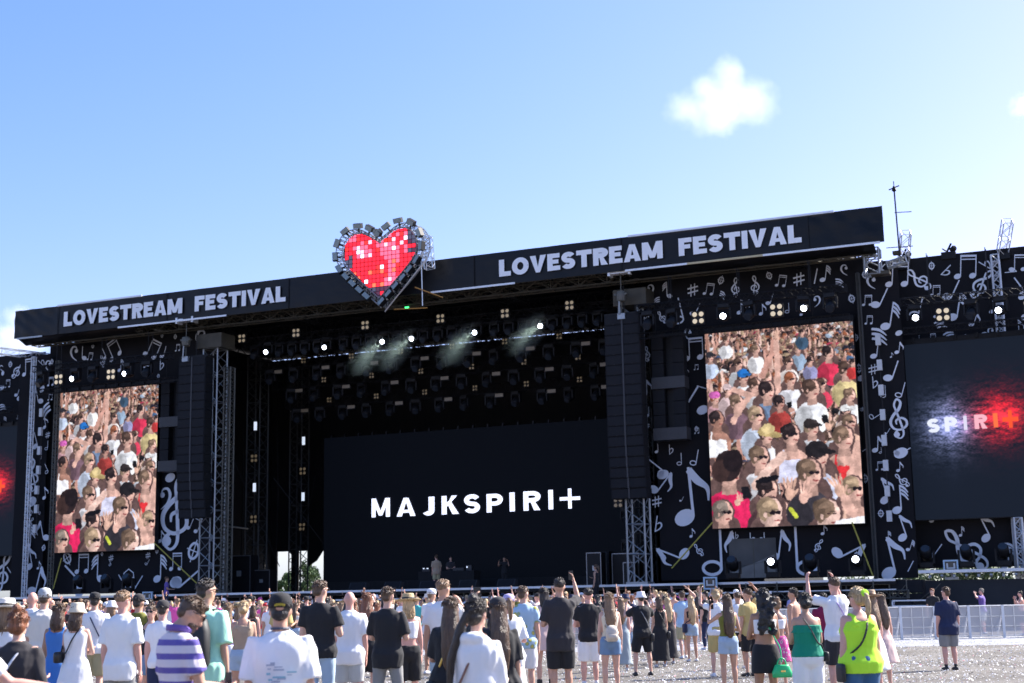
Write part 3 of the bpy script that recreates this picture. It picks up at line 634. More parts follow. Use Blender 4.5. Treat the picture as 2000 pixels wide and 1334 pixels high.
def palm(x, y, s, rot=0, c=(224,176,156)):
    cx, cy = cpt(x, y); s *= KS; c = np.array(c); cv.ell(cx, cy, s*.42, s*.55, c, rot, .1)
    for k in range(4):
        a = rot + (-.28+.19*k); cv.ell(cx+math.sin(a)*s*.9 + (k-1.5)*s*.12, cy-math.cos(a)*s*.9, s*.11, s*.55, c*(1-.03*k), a)
    cv.ell(cx+s*.5, cy-s*.15, s*.12, s*.35, c*.92, rot+.8)
rp = random.Random(21)
pal = [(228,230,238),(236,236,242),(40,44,60),(60,74,110),(170,190,220),(200,60,90),(30,30,36),(236,236,244),(205,210,225),(120,130,150),(240,225,220),(90,60,60),(70,110,160),(215,200,205)]
hl = list(HAIRC)
for yy in list(range(56, 640, 12)) + list(range(640, 1240, 30)):                                    # the far rows of the filmed crowd
    r = 14 + (yy-56)*.058
    x = 30 + rp.uniform(0, 20)
    while x < 1000:
        fig(x, yy + rp.uniform(-8, 8) - (x-50)*.075 + 30, r*rp.uniform(.8, 1.15), rp.choice(hl[:6]), rp.choice(pal), rp.choice((1, 1, -1)), rp.random() < .45, rp.choice(pal) if rp.random() < .16 else None, rp.randrange(4), rp.random() < .35)
        if rp.random() < .14: limb([(x+r, yy+r*2), (x+r*1.3, yy-r), (x+r*1.1, yy-r*3)], [r*.7, r*.6, r*.5], SKIN[rp.randrange(4)])
        x += r*rp.uniform(1.6, 2.3)
for a in ((180,165,30,'brown',(235,236,245)),(85,270,34,'dark',(190,205,235),1,True,(50,50,60)),(360,225,36,'light',(240,240,248)),(255,310,42,'brown',(215,218,230),1,True),(800,245,48,'dark',(225,50,85)),
    (615,215,34,'light',(150,175,205),1,True),(560,300,38,'brown',(235,225,225),1,True),(640,120,26,'dark',(60,90,120)),(905,345,55,'brown',(232,210,150),1,True),(950,300,26,'dark',(220,60,60)),(690,290,30,'dark',(150,150,200),1,True),
    (285,390,48,'brown',(225,228,240),1,True,(30,120,220)),(430,390,42,'light',(220,190,180)),(760,430,40,'brown',(225,60,90),1,True),(570,405,50,'red',(236,236,248),1,True,None,0,True),(355,440,50,'brown',(225,225,235))): fig(*a)
limb([(400,380),(455,250),(465,170)], [46,34,26], SKIN[1]); limb([(490,470),(492,330),(480,180)], [50,40,30], SKIN[0]); palm(485,150,32)
fig(115,520,44,'red',(200,150,160),1,False,(225,100,195)); fig(190,470,40,'brown',(230,200,205),1,False,(228,200,205))
fig(700,465,68,'brown',(236,238,248)); fig(430,475,66,'dark',(110,135,175)); fig(505,545,46,'dark',(175,60,55),1,True,None,1,True,phone=True)
fig(245,545,56,'light',(120,90,105)); limb([(225,470),(325,500),(245,610),(225,660)], [34,40,44,44], SKIN[0])
fig(930,500,46,'light',(236,236,244),1); fig(125,650,60,'dark',(238,238,246),1,False,None,3,False,bare=True); fig(365,625,66,'blond',(205,218,245),1,True)
fig(905,600,40,'dark',(230,200,190),1,True,(236,236,240)); fig(930,665,56,'light',(225,180,160),1,True,None,0,True)
fig(425,745,58,'brown',(235,236,246),1,False,(205,180,120)); cx, cy = cpt(440,735); cv.ell(cx, cy, 62*.5*1.2, 10, (190,165,108), .25); cv.ell(cx-2, cy-15, 20, 15, (214,190,134)); 
fig(700,700,58,'blond',(230,232,244),1,False,(52,44,44),0,True); fig(575,740,74,'dark',(205,205,235),1,True,None,0,False,bare=True); fig(895,760,80,'light',(225,45,50),1,False,None,0,False,bare=True)
palm(800,690,46,-.3); x_, y_ = cpt(780,640); cv.poly([(x_-10,y_-8),(x_+6,y_-10),(x_+10,y_+14),(x_-6,y_+16)], (24,24,28))
fig(385,880,80,'light',(236,236,248),1,True); limb([(520,870),(430,960),(360,1050)], [60,56,60], SKIN[2])
fig(740,870,90,'dark',(200,205,235),1,False,(38,34,38)); limb([(985,800),(965,930),(940,1010)], [60,70,80], SKIN[0])
fig(200,960,105,'dark',(228,30,90),1); cx, cy = cpt(190,930); cv.ell(cx, cy, 40, 46, (44,32,34)); cv.ell(cx-22, cy+14, 26, 34, (60,42,40)); cv.ell(cx+16, cy-14, 30, 32, (34,25,28)); palm(250,1150,46,.5); x_, y_ = cpt(300,1100); cv.poly([(x_-14,y_-18),(x_+10,y_-22),(x_+16,y_+10),(x_-8,y_+16)], (26,24,30))
fig(690,975,98,'light',(60,56,66),1,True); fig(435,1080,84,'dark',(90,60,66),1); cx, cy = cpt(430,1010); cv.ell(cx, cy, 34, 9, (20,18,24), -.15)
fig(955,1070,84,'blond',(225,180,160),1,True,None,0,False,bare=True)
palm(565,1100,74,.05); palm(650,1120,74,.25,(238,186,170)); palm(870,1080,74,-.35); limb([(900,1130),(940,1210)], [60,60], SKIN[0])
fig(165,1215,84,'grey',(150,20,60),1,True); fig(455,1215,104,'blond',(190,150,140),1,True,None,2,True); fig(800,1225,106,'light',(236,236,244),1,False,None,2)
limb([(860,1290),(1020,1262)], [60,60], (238,238,248)); limb([(570,1190),(605,1235)], [26,26], (205,215,60))
gy_, gx_ = np.mgrid[0:CH, 0:CW]
def fld(fr, o, am): return am*np.kron(np.array([[noise.noise((i*fr, j*fr, o)) for i in range(CW//4+1)] for j in range(CH//4+1)]), np.ones((4, 4)))[:CH, :CW]
wx = fld(.30, 1, 3.5) + fld(.8, 5, 1.6); wy = fld(.30, 9, 3.5) + fld(.8, 13, 1.6)          # ragged outlines
cv.a = cv.a[np.clip(gy_ + wy, 0, CH-1).astype(int), np.clip(gx_ + wx, 0, CW-1).astype(int)]
cv.a = cv.a * (1 + fld(.22, 21, .22) + fld(.9, 25, .12))[..., None]
for _ in range(1): cv.a[1:-1, 1:-1] = (cv.a[1:-1, 1:-1]*2 + cv.a[:-2, 1:-1] + cv.a[2:, 1:-1] + cv.a[1:-1, :-2] + cv.a[1:-1, 2:])/6
cv.a = cv.a.mean(2, keepdims=True)*.12 + cv.a*.88
fine = np.random.default_rng(4).normal(0, 5, (CH, CW, 1)); cv.a = np.clip(cv.a + fine, 0, 255)
M_led = led_mat('led_pixels', .40)
crowd_me = cv.to_mesh('led_picture', SU1-SU0, SZ1-SZ0, M_led)
def screen(u0, u1, z0, z1, v, label, me, group):
    t = sthing('led_screen', u0, v, z0, label, 'screen', group); w_, h = u1-u0, z1-z0; hm_ = max(v_.co.z for v_ in me.vertices)
    MB().box(-.03, w_+.03, .02, .35, -.03, h+.03).build('cabinet', M_black, t)
    o = bpy.data.objects.new('display', me); C.objects.link(o); o.parent = t; o.scale.z = h/hm_ if hm_ else 1
    mb = MB().box(-.05, w_+.05, .05, .3, h+.035, h+.28)
    for i in range(int(w_)): mb.box(i+.4, i+.5, -.05, .04, h+.1, h+.34)
    mb.build('hanging_bar', M_black, t); return t
screen(SU0, SU1, SZ0, SZ1, 2.0, 'right portrait screen showing a sunlit festival crowd with pink shirt and sunglasses', crowd_me, 'portrait crowd screens')
screen(W0-SU1, W0-SU0, SZ0, SZ1, 2.0, 'left portrait screen showing the same sunlit crowd picture', crowd_me, 'portrait crowd screens')
# outer screens: SPIRI+ glowing white to red
OW, OH = 400, 520
cv2 = Canvas(OW, OH, (22, 29, 42)); RU0, RU1, RZ0, RZ1 = 53.68, 60.1, 5.05, 13.62
def opt(x, y):
    u, z = uz(x, y, 3.0); return (u-RU0)/(RU1-RU0)*OW, (RZ1-z)/(RZ1-RZ0)*OH
gx, gy = opt(1850, 832); hx, hy = opt(1962, 812)
nzm = np.zeros((OH//2, OW//2))
for j in range(OH//2):
    for i in range(OW//2): nzm[j, i] = .5+.5*noise.noise((i*.09, j*.22, 0)) + .5*noise.noise((i*.3, j*.6, 2)) + .3*noise.noise((i*.03, j*.05, 9))
nzm = np.kron(nzm, np.ones((2, 2)))
X, Y = cv2.X, cv2.Y
def glow(cx, cy, rx, ry): return np.exp(-(((X-cx)/rx)**2+((Y-cy)/ry)**2))
wg = glow(gx, gy, 78, 82); rg_ = glow(hx-8, hy, 92, 84)
a = cv2.a + (wg*np.clip(nzm*1.7-.35+wg*.6, 0, 2))[..., None]*np.array([95, 97, 125]) + (rg_*np.clip(nzm*1.5-.25+rg_*.8, 0, 2))[..., None]*np.array([165, 10, 14])
a += (glow(gx+8, gy, 60, 30)+.12*glow(gx+8, gy, 18, 130))[..., None]*np.array([62, 66, 95])
a += (glow(hx-12, hy+2, 60, 26))[..., None]*np.array([70, 22, 20])
cv2.a = np.clip(a, 0, 255)
for ch, x0, x1, yb, col in (('S',1812,1836,846,(235,240,255)),('P',1846,1870,843,(235,240,255)),('I',1883,1890,840,(225,220,245)),('R',1904,1929,838,(250,185,200)),('I',1941,1950,835,(255,120,70)),('+',1959,1990,833,(255,90,50))):
    A = opt(x0, yb); B = opt(x1, yb-(x1-x0)*.08); h = 42 if ch != '+' else 52
    if ch == '+': A = (A[0], A[1]+6)
    G, ad = letter(ch, .26)
    for g_ in G:
        for p_ in g_: cv2.poly([(A[0]+p.x/ad*(B[0]-A[0]), A[1]-p.y*h) for p in p_], col)
spir_me = cv2.to_mesh('led_picture', RU1-RU0, RZ1-RZ0, led_mat('led_pixels_outer', .36))
screen(RU0, RU1, RZ0, RZ1, 3.0, 'dark outer screen at the right edge with glowing lettering SPIRI+ in white and red', spir_me, 'outer screens')
screen(-1.62-(RU1-RU0), -1.62, 4.95, 13.2, 3.0, 'dark outer screen cut by the left edge, showing only the red plus sign', spir_me, 'outer screens')
# centre screen
t = sthing('led_screen', 16.2, 10.5, 2.9, 'wide dark screen at the back of the stage with white lettering MAJKSPIRI+', 'screen')
MB().box(0, 21.1, 0, .4, 0, 9.1).build('cabinet', mat('dark_screen', (.004, .0045, .006), .7, 0, .1, emit=(.012, .017, .032), es=.045, spec=.08), t)
mb = MB().box(0, 21.1, -.2, -.02, -.6, .0)
mb.build('plinth', M_drape, t)
for i in range(21): MB().box(i+.45, i+.55, .0, .2, 9.11, 9.3).build('hanging_bracket', M_black, t)
mb = MB()
for ch, x0, x1, yt, yb in (('M',725,761,974,1010.5),('A',774,811,973,1009),('J',822,848,971,1007.5),('K',862,896,969,1005),('S',906,937,966,1003),('P',950,981,965,1001),('I',995,1005,962,999),('R',1022,1055,960,997.5),('I',1071,1080,957,995),('+',1093,1133,955,994)):
    ua_, za_ = uz(x0, yb, 10.4); ub_, _ = uz(x1, yb-(x1-x0)*.05, 10.4); _, zt = uz(x0, yt, 10.4)
    G, ad = letter(ch, .22 if ch != '+' else .18)
    put_groups(mb, G, lambda p: (ua_-16.2+p.x/ad*(ub_-ua_), za_-2.9+p.y*(zt-za_)), -.05, .01)
mb.build('lit_lettering', mat('lit_letters', (.8, .8, .9), .5, 0, 0, emit=(.80, .84, 1), es=.50), t)

# ================================================================== HEART SIGN
HV = -1.3
hu, hz0 = uz(741, 578, HV); _, hz1 = uz(741, 474, HV)
hpx = [(741,474),(756,462),(772,450),(790,446),(803,451),(812,465),(814,484),(808,502),(795,520),(776,543),(757,564),(742,581)]
def heart_pts():
    r_ = [uz(x, y, HV) for x, y in hpx]; c = (r_[0][0]+r_[-1][0])/2
    # mirror the measured right half about the vertical axis
    rt = [(u-c, z) for u, z in r_]; rt[0] = (0, rt[0][1]); rt[-1] = (0, rt[-1][1]); return c, rt
hc_, rt = heart_pts(); zc = sum(z for _, z in rt)/len(rt)
rt = [(u*.99, z-zc) for u, z in rt]
sm = [(p.x, p.y) for p in smooth_pts(rt, 5)]
outline = sm + [(-u, z) for u, z in reversed(sm[1:-1])]
H = sthing('heart_sign', hc_, HV, zc, 'big heart of red light panels in a lattice frame with lamp boxes, on the fascia', 'heart sign')
def inside(u, z, P):
    m = False
    for i in range(len(P)):
        x0, y0 = P[i]; x1, y1 = P[i-1]
        if (y0 > z) != (y1 > z) and u < (x1-x0)*(z-y0)/(y1-y0)+x0: m = not m
    return m
cs = .245; rp = random.Random(12); hm = [mat('heart_led_%s' % n_, tuple(c*.25 for c in c_), .4, 0, 0, emit=c_, es=e_) for n_, c_, e_ in
    (('red', (1, .012, .03), .62), ('scarlet', (1, .03, .02), .5), ('pink', (1, .12, .22), .62), ('pale', (1, .45, .62), .7), ('white', (.9, .75, 1), .85), ('orange', (1, .16, .07), .6), ('dark', (.12, .03, .07), .30), ('slate', (.07, .07, .12), .45))]
cab = MB().loft([[(u, .05, z) for u, z in outline], [(u, .25, z) for u, z in outline]], cap=False).add([(u, .06, z) for u, z in outline], [tuple(range(len(outline)))]).build('backing', M_black, H)
mb = MB(); sub = 3
for i in range(-13, 14):
    for k in range(-13, 14):
        cu, cz = (i+.5)*cs, (k+.5)*cs
        n1 = noise.noise((cu*.7, cz*.7, 3)); r_ = rp.random(); rad = abs(cu)/2.4
        q = 0 if n1 < .12 else 2
        if r_ < .10: q = 1
        elif r_ < .18 and cz < 0: q = 5
        elif .0 < cz < 1.2 and r_ > .55 and rad < .7: q = 2 if r_ < .85 else 3
        if rad > .72 and rp.random() < .55: q = rp.choice((6, 7, 7, 0))
        if cz > 1.35 and rp.random() < .5: q = rp.choice((6, 6, 7))
        if cz < -1.75: q = rp.choice((6, 7, 0))
        if (i, k) in ((-6, 1), (-5, 0), (0, -3), (-4, -6), (-7, -5), (3, 1), (6, 3)): q = 4
        if (i, k) in ((2, -6), (-3, 3), (5, 2)): q = 3
        for a in range(sub):
            for b in range(sub):
                x0 = i*cs + .016 + a*(cs-.032)/sub; x1 = x0 + (cs-.032)/sub; z0_ = k*cs + .016 + b*(cs-.032)/sub; z1_ = z0_ + (cs-.032)/sub
                if inside((x0+x1)/2, (z0_+z1_)/2, outline): mb.add([(x0, .03, z0_), (x1, .03, z0_), (x1, .03, z1_), (x0, .03, z1_)], [(0,1,2,3)], q)
mb.build('light_panel', hm, H)
# lattice frame: three rings of tube around the outline with zigzag webbing
def ring_pts(sc_, y, dz=0): return [(u*sc_, y, z*sc_+dz) for u, z in outline]
mb = MB(); rs = [ring_pts(1.02, -.08), ring_pts(1.20, -.05), ring_pts(1.20, .75), ring_pts(1.03, .75)]
for r_ in rs:
    for i in range(len(r_)): mb.bar(r_[i], r_[(i+1) % len(r_)], .032)
for i in range(len(outline)):
    j = (i+1) % len(outline)
    for a, b in ((0,1),(1,2),(2,3),(3,0)): mb.bar(rs[a][i], rs[b][j if i % 2 else i], .018)
    if i % 2: mb.bar(rs[0][i], rs[1][j], .018); mb.bar(rs[1][i], rs[2][j], .018)
mb.build('frame', M_alu, H)
ln = []; tot = 0
for i in range(len(outline)):
    a, b = outline[i], outline[(i+1) % len(outline)]; ln.append((tot, a, b)); tot += math.hypot(b[0]-a[0], b[1]-a[1])
NB = 23; face = mat('lamp_face', (.24, .29, .29), .35, .1, .1)
for k in range(NB):
    s = (k+.5)/NB*tot
    for (s0, a, b) in ln:
        L_ = math.hypot(b[0]-a[0], b[1]-a[1])
        if s0 <= s < s0+L_:
            f = (s-s0)/L_; x = a[0]+(b[0]-a[0])*f; z = a[1]+(b[1]-a[1])*f; tx, tz = (b[0]-a[0])/L_, (b[1]-a[1])/L_
            n_ = Vector((-tz, 0, tx)); out_ = Vector((x, 0, z)).normalized()
            if n_.dot(out_) < 0: n_ = -n_
            c = Vector((x, -.18, z))*1.0 + n_*.42; c.y = -.2
            T = Vector((tx, 0, tz)); ax = (T, Vector((0, 1, 0)), T.cross(Vector((0, 1, 0))))
            tl = ax[1]*.94 + n_*.34; tl.normalize(); n2 = T.cross(tl)
            lb = MB().obox(c, (T, tl, n2), (.235, .14, .14)).obox(c - n_*.2 + Vector((0, .15, 0)), (T, tl, n2), (.04, .04, .18)).build('lamp_box', M_black, H)
            MB().obox(c - tl*.147, (T, tl, n2), (.22, .006, .125)).build('lamp_face', face, lb); break
# rear bracing of the heart, seen in the sun on its right side
mb = MB().bar((2.3, .5, -.4), (2.3, .6, -2.9), .03).truss((-1.6, .8, .8), (-1.5, 1.25, -1.6), .35, .35, .35, .03).truss((2.6, .6, .9), (2.75, .6, -.9), .3, .5, .3, .025)
mb.bar((.1, -.1, -2.9), (2.7, -.05, -.2), .04).bar((.2, .2, -3.1), (2.8, .2, -.4), .04)
mb.build('rear_brace', mat('bright_aluminium', (.75, .76, .78), .3, .7, .1), H)
MB().bar((2.0, .3, -1.9), (3.4, .9, -2.5), .03).bar((.6, .5, -2.95), (2.4, 1.0, -2.95), .03).build('strap', mat('orange_strap', (.5, .25, .06), .6), H)

# ================================================================== SOUND: line arrays
def line_array(u0, v, z0, z1, n, label, wd=1.9):
    t = sthing('line_array', u0, v, z0, label, 'speaker array', 'main line arrays'); hgt = (z1-z0)/n
    for i in range(n):
        k = n-1-i; z = i*hgt; curve = .35*max(0, (n*.35-i)/(n*.35))**1.7      # lower boxes curl back
        x0 = 0; y = curve*.9
        mb = MB(); m_ = MB()
        mb.box(.0, wd, y, y+.75, z+.008, z+hgt-.008)
        mb.box(wd*.25-.04, wd*.25+.04, y-.035, y-.027, z+.03, z+.045, 1).box(wd*.75-.04, wd*.75+.04, y-.035, y-.027, z+.03, z+.045, 1)
        mb.box(-.03, .0, y+.05, y+.3, z+.0, z+hgt)
        b = mb.build('speaker_box', [M_speaker, M_greybox], t)
        m_.box(.05, wd/2-.06, y-.025, y-.002, z+.05, z+hgt-.05).box(wd/2+.06, wd-.05, y-.025, y-.002, z+.05, z+hgt-.05)
        m_.build('grille', M_grill, b)
        MB().box(wd/2-.045, wd/2+.045, y-.05, y-.003, z+.0, z+hgt).build('flying_rail', M_greybox, b)
    MB().box(-.05, wd+.05, .1, .9, z1-z0, z1-z0+.12).bar((wd*.5, .4, z1-z0), (wd*.5, .4, z1-z0+1.6), .035).build('flying_frame', M_black, t)
    return t
line_array(39.05, .3, 6.55, 16.0, 18, 'tall hanging black line array of speakers beside the right banner')
line_array(12.35, .3, 6.6, 16.0, 18, 'tall hanging black line array of speakers beside the left tower')
def side_array(u0, v, z0, z1, mir, label):
    t = sthing('side_array', u0, v, z0, label, 'speaker array', 'side fill arrays'); wd = 1.72; hgt = (z1-z0)
    rows = [(.0, .62, 1), (.62, 2.65, 0), (2.65, 3.25, 1), (3.25, 5.4, 0)]
    for a, b, g_ in rows:
        a, b = a/5.4*hgt, b/5.4*hgt
        if g_: MB().box(-.03, wd+.03, -.1, .7, a, b).build('grey_cabinet', M_greybox, t)
        else:
            for k in range(3):
                q0 = a+(b-a)*k/3; q1 = a+(b-a)*(k+1)/3
                for x0, x1 in ((0, .62), (1.1, wd)): MB().box(x0, x1, 0, .6, q0+.015, q1-.015).build('speaker_box', M_speaker, t)
            MB().box(.64, 1.08, .4, .55, a, b).build('cable_duct', M_black, t)
    MB().box(-.05, wd+.05, 0, .5, hgt, hgt+.1).bar((.2, .25, hgt), (.2, .25, hgt+1.8), .03).bar((1.5, .25, hgt), (1.5, .25, hgt+1.8), .03).build('flying_frame', M_black, t)
    return t
side_array(41.15, 1.5, 9.5, 14.9, 1, 'side speaker array with two grey cabinets hanging beside the right crowd screen')
side_array(10.2, 1.5, 9.5, 14.9, -1, 'side speaker array with two grey cabinets hanging beside the left crowd screen')
def hoist(u, v, z, label):
    t = sthing('chain_hoist', u, v, z, label, 'hoist', 'chain hoists under the roof')
    MB().box(-.55, .55, -.2, .25, 1.25, 1.42).box(-.62, -.5, -.25, .3, 1.15, 1.5).box(.5, .62, -.25, .3, 1.15, 1.5).build('beam_clamp', M_silver, t)
    MB().bar((0, 0, 1.25), (0, 0, -.9), .03).build('chain', M_alud, t)
    MB().lathe([(.08, -.3), (.24, -.25), (.27, 0), (.24, .25), (.08, .3)], (0, 0, .05), 12).box(-.34, .34, -.12, .12, .1, .2).build('motor', M_alud, t)
    MB().box(-.2, .2, -.1, .1, -1.15, -.85).bar((-.1, -.15, -.9), (-.05, -.15, .1), .05).build('hook_block', M_alu, t)
hoist(40.0, .3, 16.9, 'chain hoist with pale beam clamp above the right line array'); hoist(12.9, .2, 16.9, 'chain hoist with pale beam clamp above the left line array')

# ================================================================== LIGHTS
def mk_moving_head(lens):
    t = empty('moving_head', (0, 0, 0))
    MB().box(-.24, .24, -.17, .17, -.16, .0).box(-.3, .3, -.02, .02, .0, .05).build('base', M_black, t)
    MB().box(-.31, -.24, -.10, .10, -.62, -.14).box(.24, .31, -.10, .10, -.62, -.14).box(-.24, .24, -.08, .08, -.19, -.15).build('yoke', M_black, t)
    rot = Matrix.Rotation(R(-80 if lens is M_lit else -52), 3, 'X')
    hd = MB().lathe([(.15, -.30), (.21, -.24), (.22, .05), (.19, .22), (.12, .30)], (0, 0, -.52), 14, rot=rot).build('lamp_head', M_black, t, True)
    l_ = MB().lathe([(.125 if lens is M_lit else .165, -.315), (.125 if lens is M_lit else .165, -.30)], (0, 0, -.52), 14, rot=rot).build('lens', lens, hd)
    return t
def mk_blinder(lens):
    t = empty('blinder_lamp', (0, 0, 0)); b = MB().box(-.34, .34, 0, .16, -.34, .34).build('housing', M_black, t)
    for x in (-.17, .17):
        for z in (-.17, .17): MB().lathe([(.11, 0), (.125, .03)], (x, -.03, z), 12, rot=Matrix.Rotation(R(-90), 3, 'X')).build('lamp', lens, b)
    return t
def mk_wash(lens):
    t = empty('strobe_light', (0, 0, 0)); MB().box(-.3, .3, 0, .2, -.14, .14).build('housing', M_black, t); MB().box(-.26, .26, -.01, -.002, -.10, .10).build('strobe_face', lens, t); return t
P_dark = mk_moving_head(M_glass); P_lit = mk_moving_head(M_lit); P_bl = mk_blinder(M_warm); P_bld = mk_blinder(M_warmdim); P_bls = mk_blinder(M_warm2); P_ws = mk_wash(mat('strobe_face', (.16, .135, .11), .5, 0, .05, emit=(1, .8, .55), es=.006))
used = {}
def put(proto, u, v, z, label, cat, group, flip=False, rz=0, sc_=1.0, tilt=0):
    o = proto if id(proto) not in used else copy_tree(proto); used[id(proto)] = 1
    o.location = SW(u, v, z); o.rotation_euler = (PI if flip else tilt, 0, SYAW + rz + (PI if flip else 0)); o.scale = (sc_,)*3; tag(o, label, cat, group); return o
def ltruss(u0, u1, v, z, label, sz=.55, r=.03):
    t = sthing('lighting_truss', u0, v, z, label, 'truss', 'hanging lighting trusses'); MB().truss((0, 0, 0), (u1-u0, 0, 0), sz, sz, sz, r).build('lattice', M_black, t)
    mb = MB()
    for k in range(3):
        x = (u1-u0)*(k+.5)/3; mb.bar((x, 0, 0), (x, 0, max(.4, 17.7-z)), .02)
    mb.build('hanging_wire', M_black, t); return t
# trusses with lights above the four side screens
for (a, b, zz, nm, v) in ((40.95, 51.6, 16.1, 'right crowd screen', -.2), (1.9, 12.2, 16.1, 'left crowd screen', -.2), (53.9, 62, 15.4, 'right outer screen', 1.2), (-8, -1.4, 15.4, 'left outer screen', 1.2)):
    ltruss(a, b, v, zz, 'thin black lighting truss hung above the %s' % nm, .35, .025)
    ltruss(a, b, v+.4, zz-1.35, 'lower cable truss just over the %s' % nm, .3, .02)
    n = int((b-a)/1.32)
    for i in range(n):
        u = a+.6+i*1.32; side = 'right' if 'right' in nm else 'left'
        if nm == 'right crowd screen': lit = i in (3, 6); bl = i in (2, 5)
        elif nm == 'left crowd screen': lit = i in (2, 5); bl = i in (1, 4)
        elif nm == 'right outer screen': lit = i in (0, 3); bl = i in (1, 4)
        else: lit = i == 4; bl = i in (2, 3)
        ordn = ('first', 'second', 'third', 'fourth', 'fifth', 'sixth', 'seventh', 'eighth')[i]
        if bl: put(P_bl, u, v, zz-.75, 'four-lamp warm blinder, %s fixture from left above the %s' % (ordn, nm), 'stage light', 'blinders')
        else: put(P_lit if lit else P_dark, u, v, zz-.2, '%s moving head, %s fixture from left above the %s' % ('brightly lit' if lit else 'unlit black', ordn, nm), 'stage light', 'moving head lamps', rz=rp.uniform(-.3, .3), sc_=1.15)
# front truss over the stage: six lit spots at measured places, dark lamps between them
ltruss(15, 38.6, 3.4, 17.15, 'front lighting truss over the open stage')
spots = [(523,687),(637,678),(750,667),(807,661),(930,649),(1058,636)]
sn = ('leftmost', 'second', 'third', 'fourth', 'fifth', 'rightmost')
su = []
for k, (x, y) in enumerate(spots):
    u, z = uz(x, y, 3.3); su.append((u, z))
    put(P_lit, u, 3.4, z+.55, 'lit white spotlight on the front truss, %s of the six over the stage' % sn[k], 'stage light', 'lit spotlights on the front truss', sc_=1.05)
k = 0
for i in range(26):
    u = 15.6 + i*.88
    if any(abs(u-a) < .45 for a, _ in su): continue
    put(P_dark, u, 3.4, 16.95, 'unlit moving head on the front truss over the stage', 'stage light', 'unlit lamps on the front truss', rz=rp.uniform(-.2, .2))
for k, (x, y) in enumerate(((472,661),(578,650),(713,635),(860,622),(986,612),(1112,596))):
    u, z = uz(x, y, 2.6); put(P_bls, u, 2.6, z, 'small four-lamp blinder high under the roof, %s from the left of its row' % ('first','second','third','fourth','fifth','last')[k], 'stage light', 'blinders under the roof', sc_=.8)
for r_, (v, z, lab) in enumerate(((5.6, 15.75, 'second'), (7.2, 14.75, 'third'), (8.7, 13.7, 'fourth'))):
    ltruss(14.6, 38.6, v, z+.35, '%s lighting truss back over the stage' % lab)
    for i in range(14):
        u = 15.3 + i*1.68 + (r_ % 2)*.5
        put(P_dark, u, v, z+.05, 'unlit moving head on the %s truss back over the stage' % lab, 'stage light', 'unlit lamps on the %s truss' % lab, rz=rp.uniform(-.4, .4), sc_=1.1)
        if i % 2 == 0: put(P_ws, u+.6, v-.1, z-.1, 'pale-faced strobe on the %s truss back over the stage' % lab, 'stage light', 'strobes on the %s truss' % lab)
        else: put(P_bld, u+.7, v-.1, z+.45, 'faintly glowing blinder on the %s truss back over the stage' % lab, 'stage light', 'blinders on the %s truss' % lab, sc_=.55)
# lamps and glowing tubes up the inner towers
def tube_lamp(u, v, z, label):
    t = sthing('tube_lamp', u, v, z, label, 'stage light', 'lit tube lamps on the towers'); MB().box(-.15, .15, 0, .12, -.31, .31).build('housing', M_black, t); MB().box(-.11, .11, -.02, -.002, -.27, .27).build('lit_face', M_litdim, t)
for x, y, v, l_ in ((499,832,7.4,'upper lit lamp on the nearer inner left tower'), (497,952,7.4,'lower lit lamp on the nearer inner left tower'), (593,861,12.4,'upper lit lamp on the farther inner left tower'), (592,970,12.4,'lower lit lamp on the farther inner left tower')):
    u, z = uz(x, y, v); tube_lamp(u, v, z, l_)
for x, y, v, l_ in ((496,895,7.3,'upper four-lamp blinder on the nearer inner left tower'), (495,1014,7.3,'lower four-lamp blinder on the nearer inner left tower'), (591,920,12.3,'upper four-lamp blinder on the farther inner left tower'), (590,1029,12.3,'lower four-lamp blinder on the farther inner left tower'), (1207,982,5,'four-lamp blinder under the right line array')):
    u, z = uz(x, y, v); put(P_bld, u, v, z, l_, 'stage light', 'blinders on the towers', sc_=.8)
for i in range(6):
    put(P_dark, 37.6, 7.0, 13.5-i*1.75, 'unlit moving head in the vertical row beside the right line array, %s from top' % ('one','two','three','four','five','six')[i], 'stage light', 'vertical row of lamps on the right')
# lamps on the deck edge and their square LED neighbours
for x, y, v, l_ in ((1433,1140,-.3,'black moving head standing on the deck under the grey mesh window'), (1511,1138,-.3,'moving head with bright lens on the deck right of the mesh window'), (1586,1136,-.3,'black moving head on the deck left of the pillar banner'), (1676,1130,-.3,'moving head with bright lens on the deck near the right pillar'),
                  (154,1168,-.3,'dark moving head on the deck near the left pillar'), (208,1160,-.3,'moving head with shiny lens on the deck under the left crowd screen'), (250,1160,-.3,'dark moving head on the deck, right one under the left crowd screen'),
                  (1811,1110,2.6,'moving head under the right outer screen, left one of three'), (1889,1108,2.6,'moving head under the right outer screen, middle one of three'), (1962,1104,2.6,'moving head under the right outer screen, right one of three')):
    u, z = uz(x, y, v); z0 = 2.3 if v < 1 else 2.62
    put(P_lit if 'bright' in l_ else P_dark, u, v, z0+.16, l_, 'stage light', 'lamps on the deck edge', flip=True, sc_=1.25)
def led_square(x, y, v, lab):
    u, z = uz(x, y, v); t = sthing('square_light', u, v, z, lab, 'stage light', 'square lights on stands')
    mb = MB().box(-.34, -.27, 0, .1, -.3, .3).box(.27, .34, 0, .1, -.3, .3).box(-.27, .27, 0, .1, .23, .3).box(-.27, .27, 0, .1, -.3, -.23); mb.build('frame', mat('pale_blue_frame', (.45, .6, .75), .5, 0, .1), t)
    MB().box(-.27, .27, .03, .08, -.23, .23).build('face', M_glass, t); MB().box(-.2, .2, .0, .025, -.12, -.05).box(-.2, -.12, 0, .025, -.05, .14).box(.12, .2, 0, .025, -.05, .14).build('grip', M_panel, t)
    MB().box(-.3, .3, -.1, .3, -.62, -.5).bar((0, .05, -.5), (0, .05, -.3), .04).build('stand', M_panel, t)
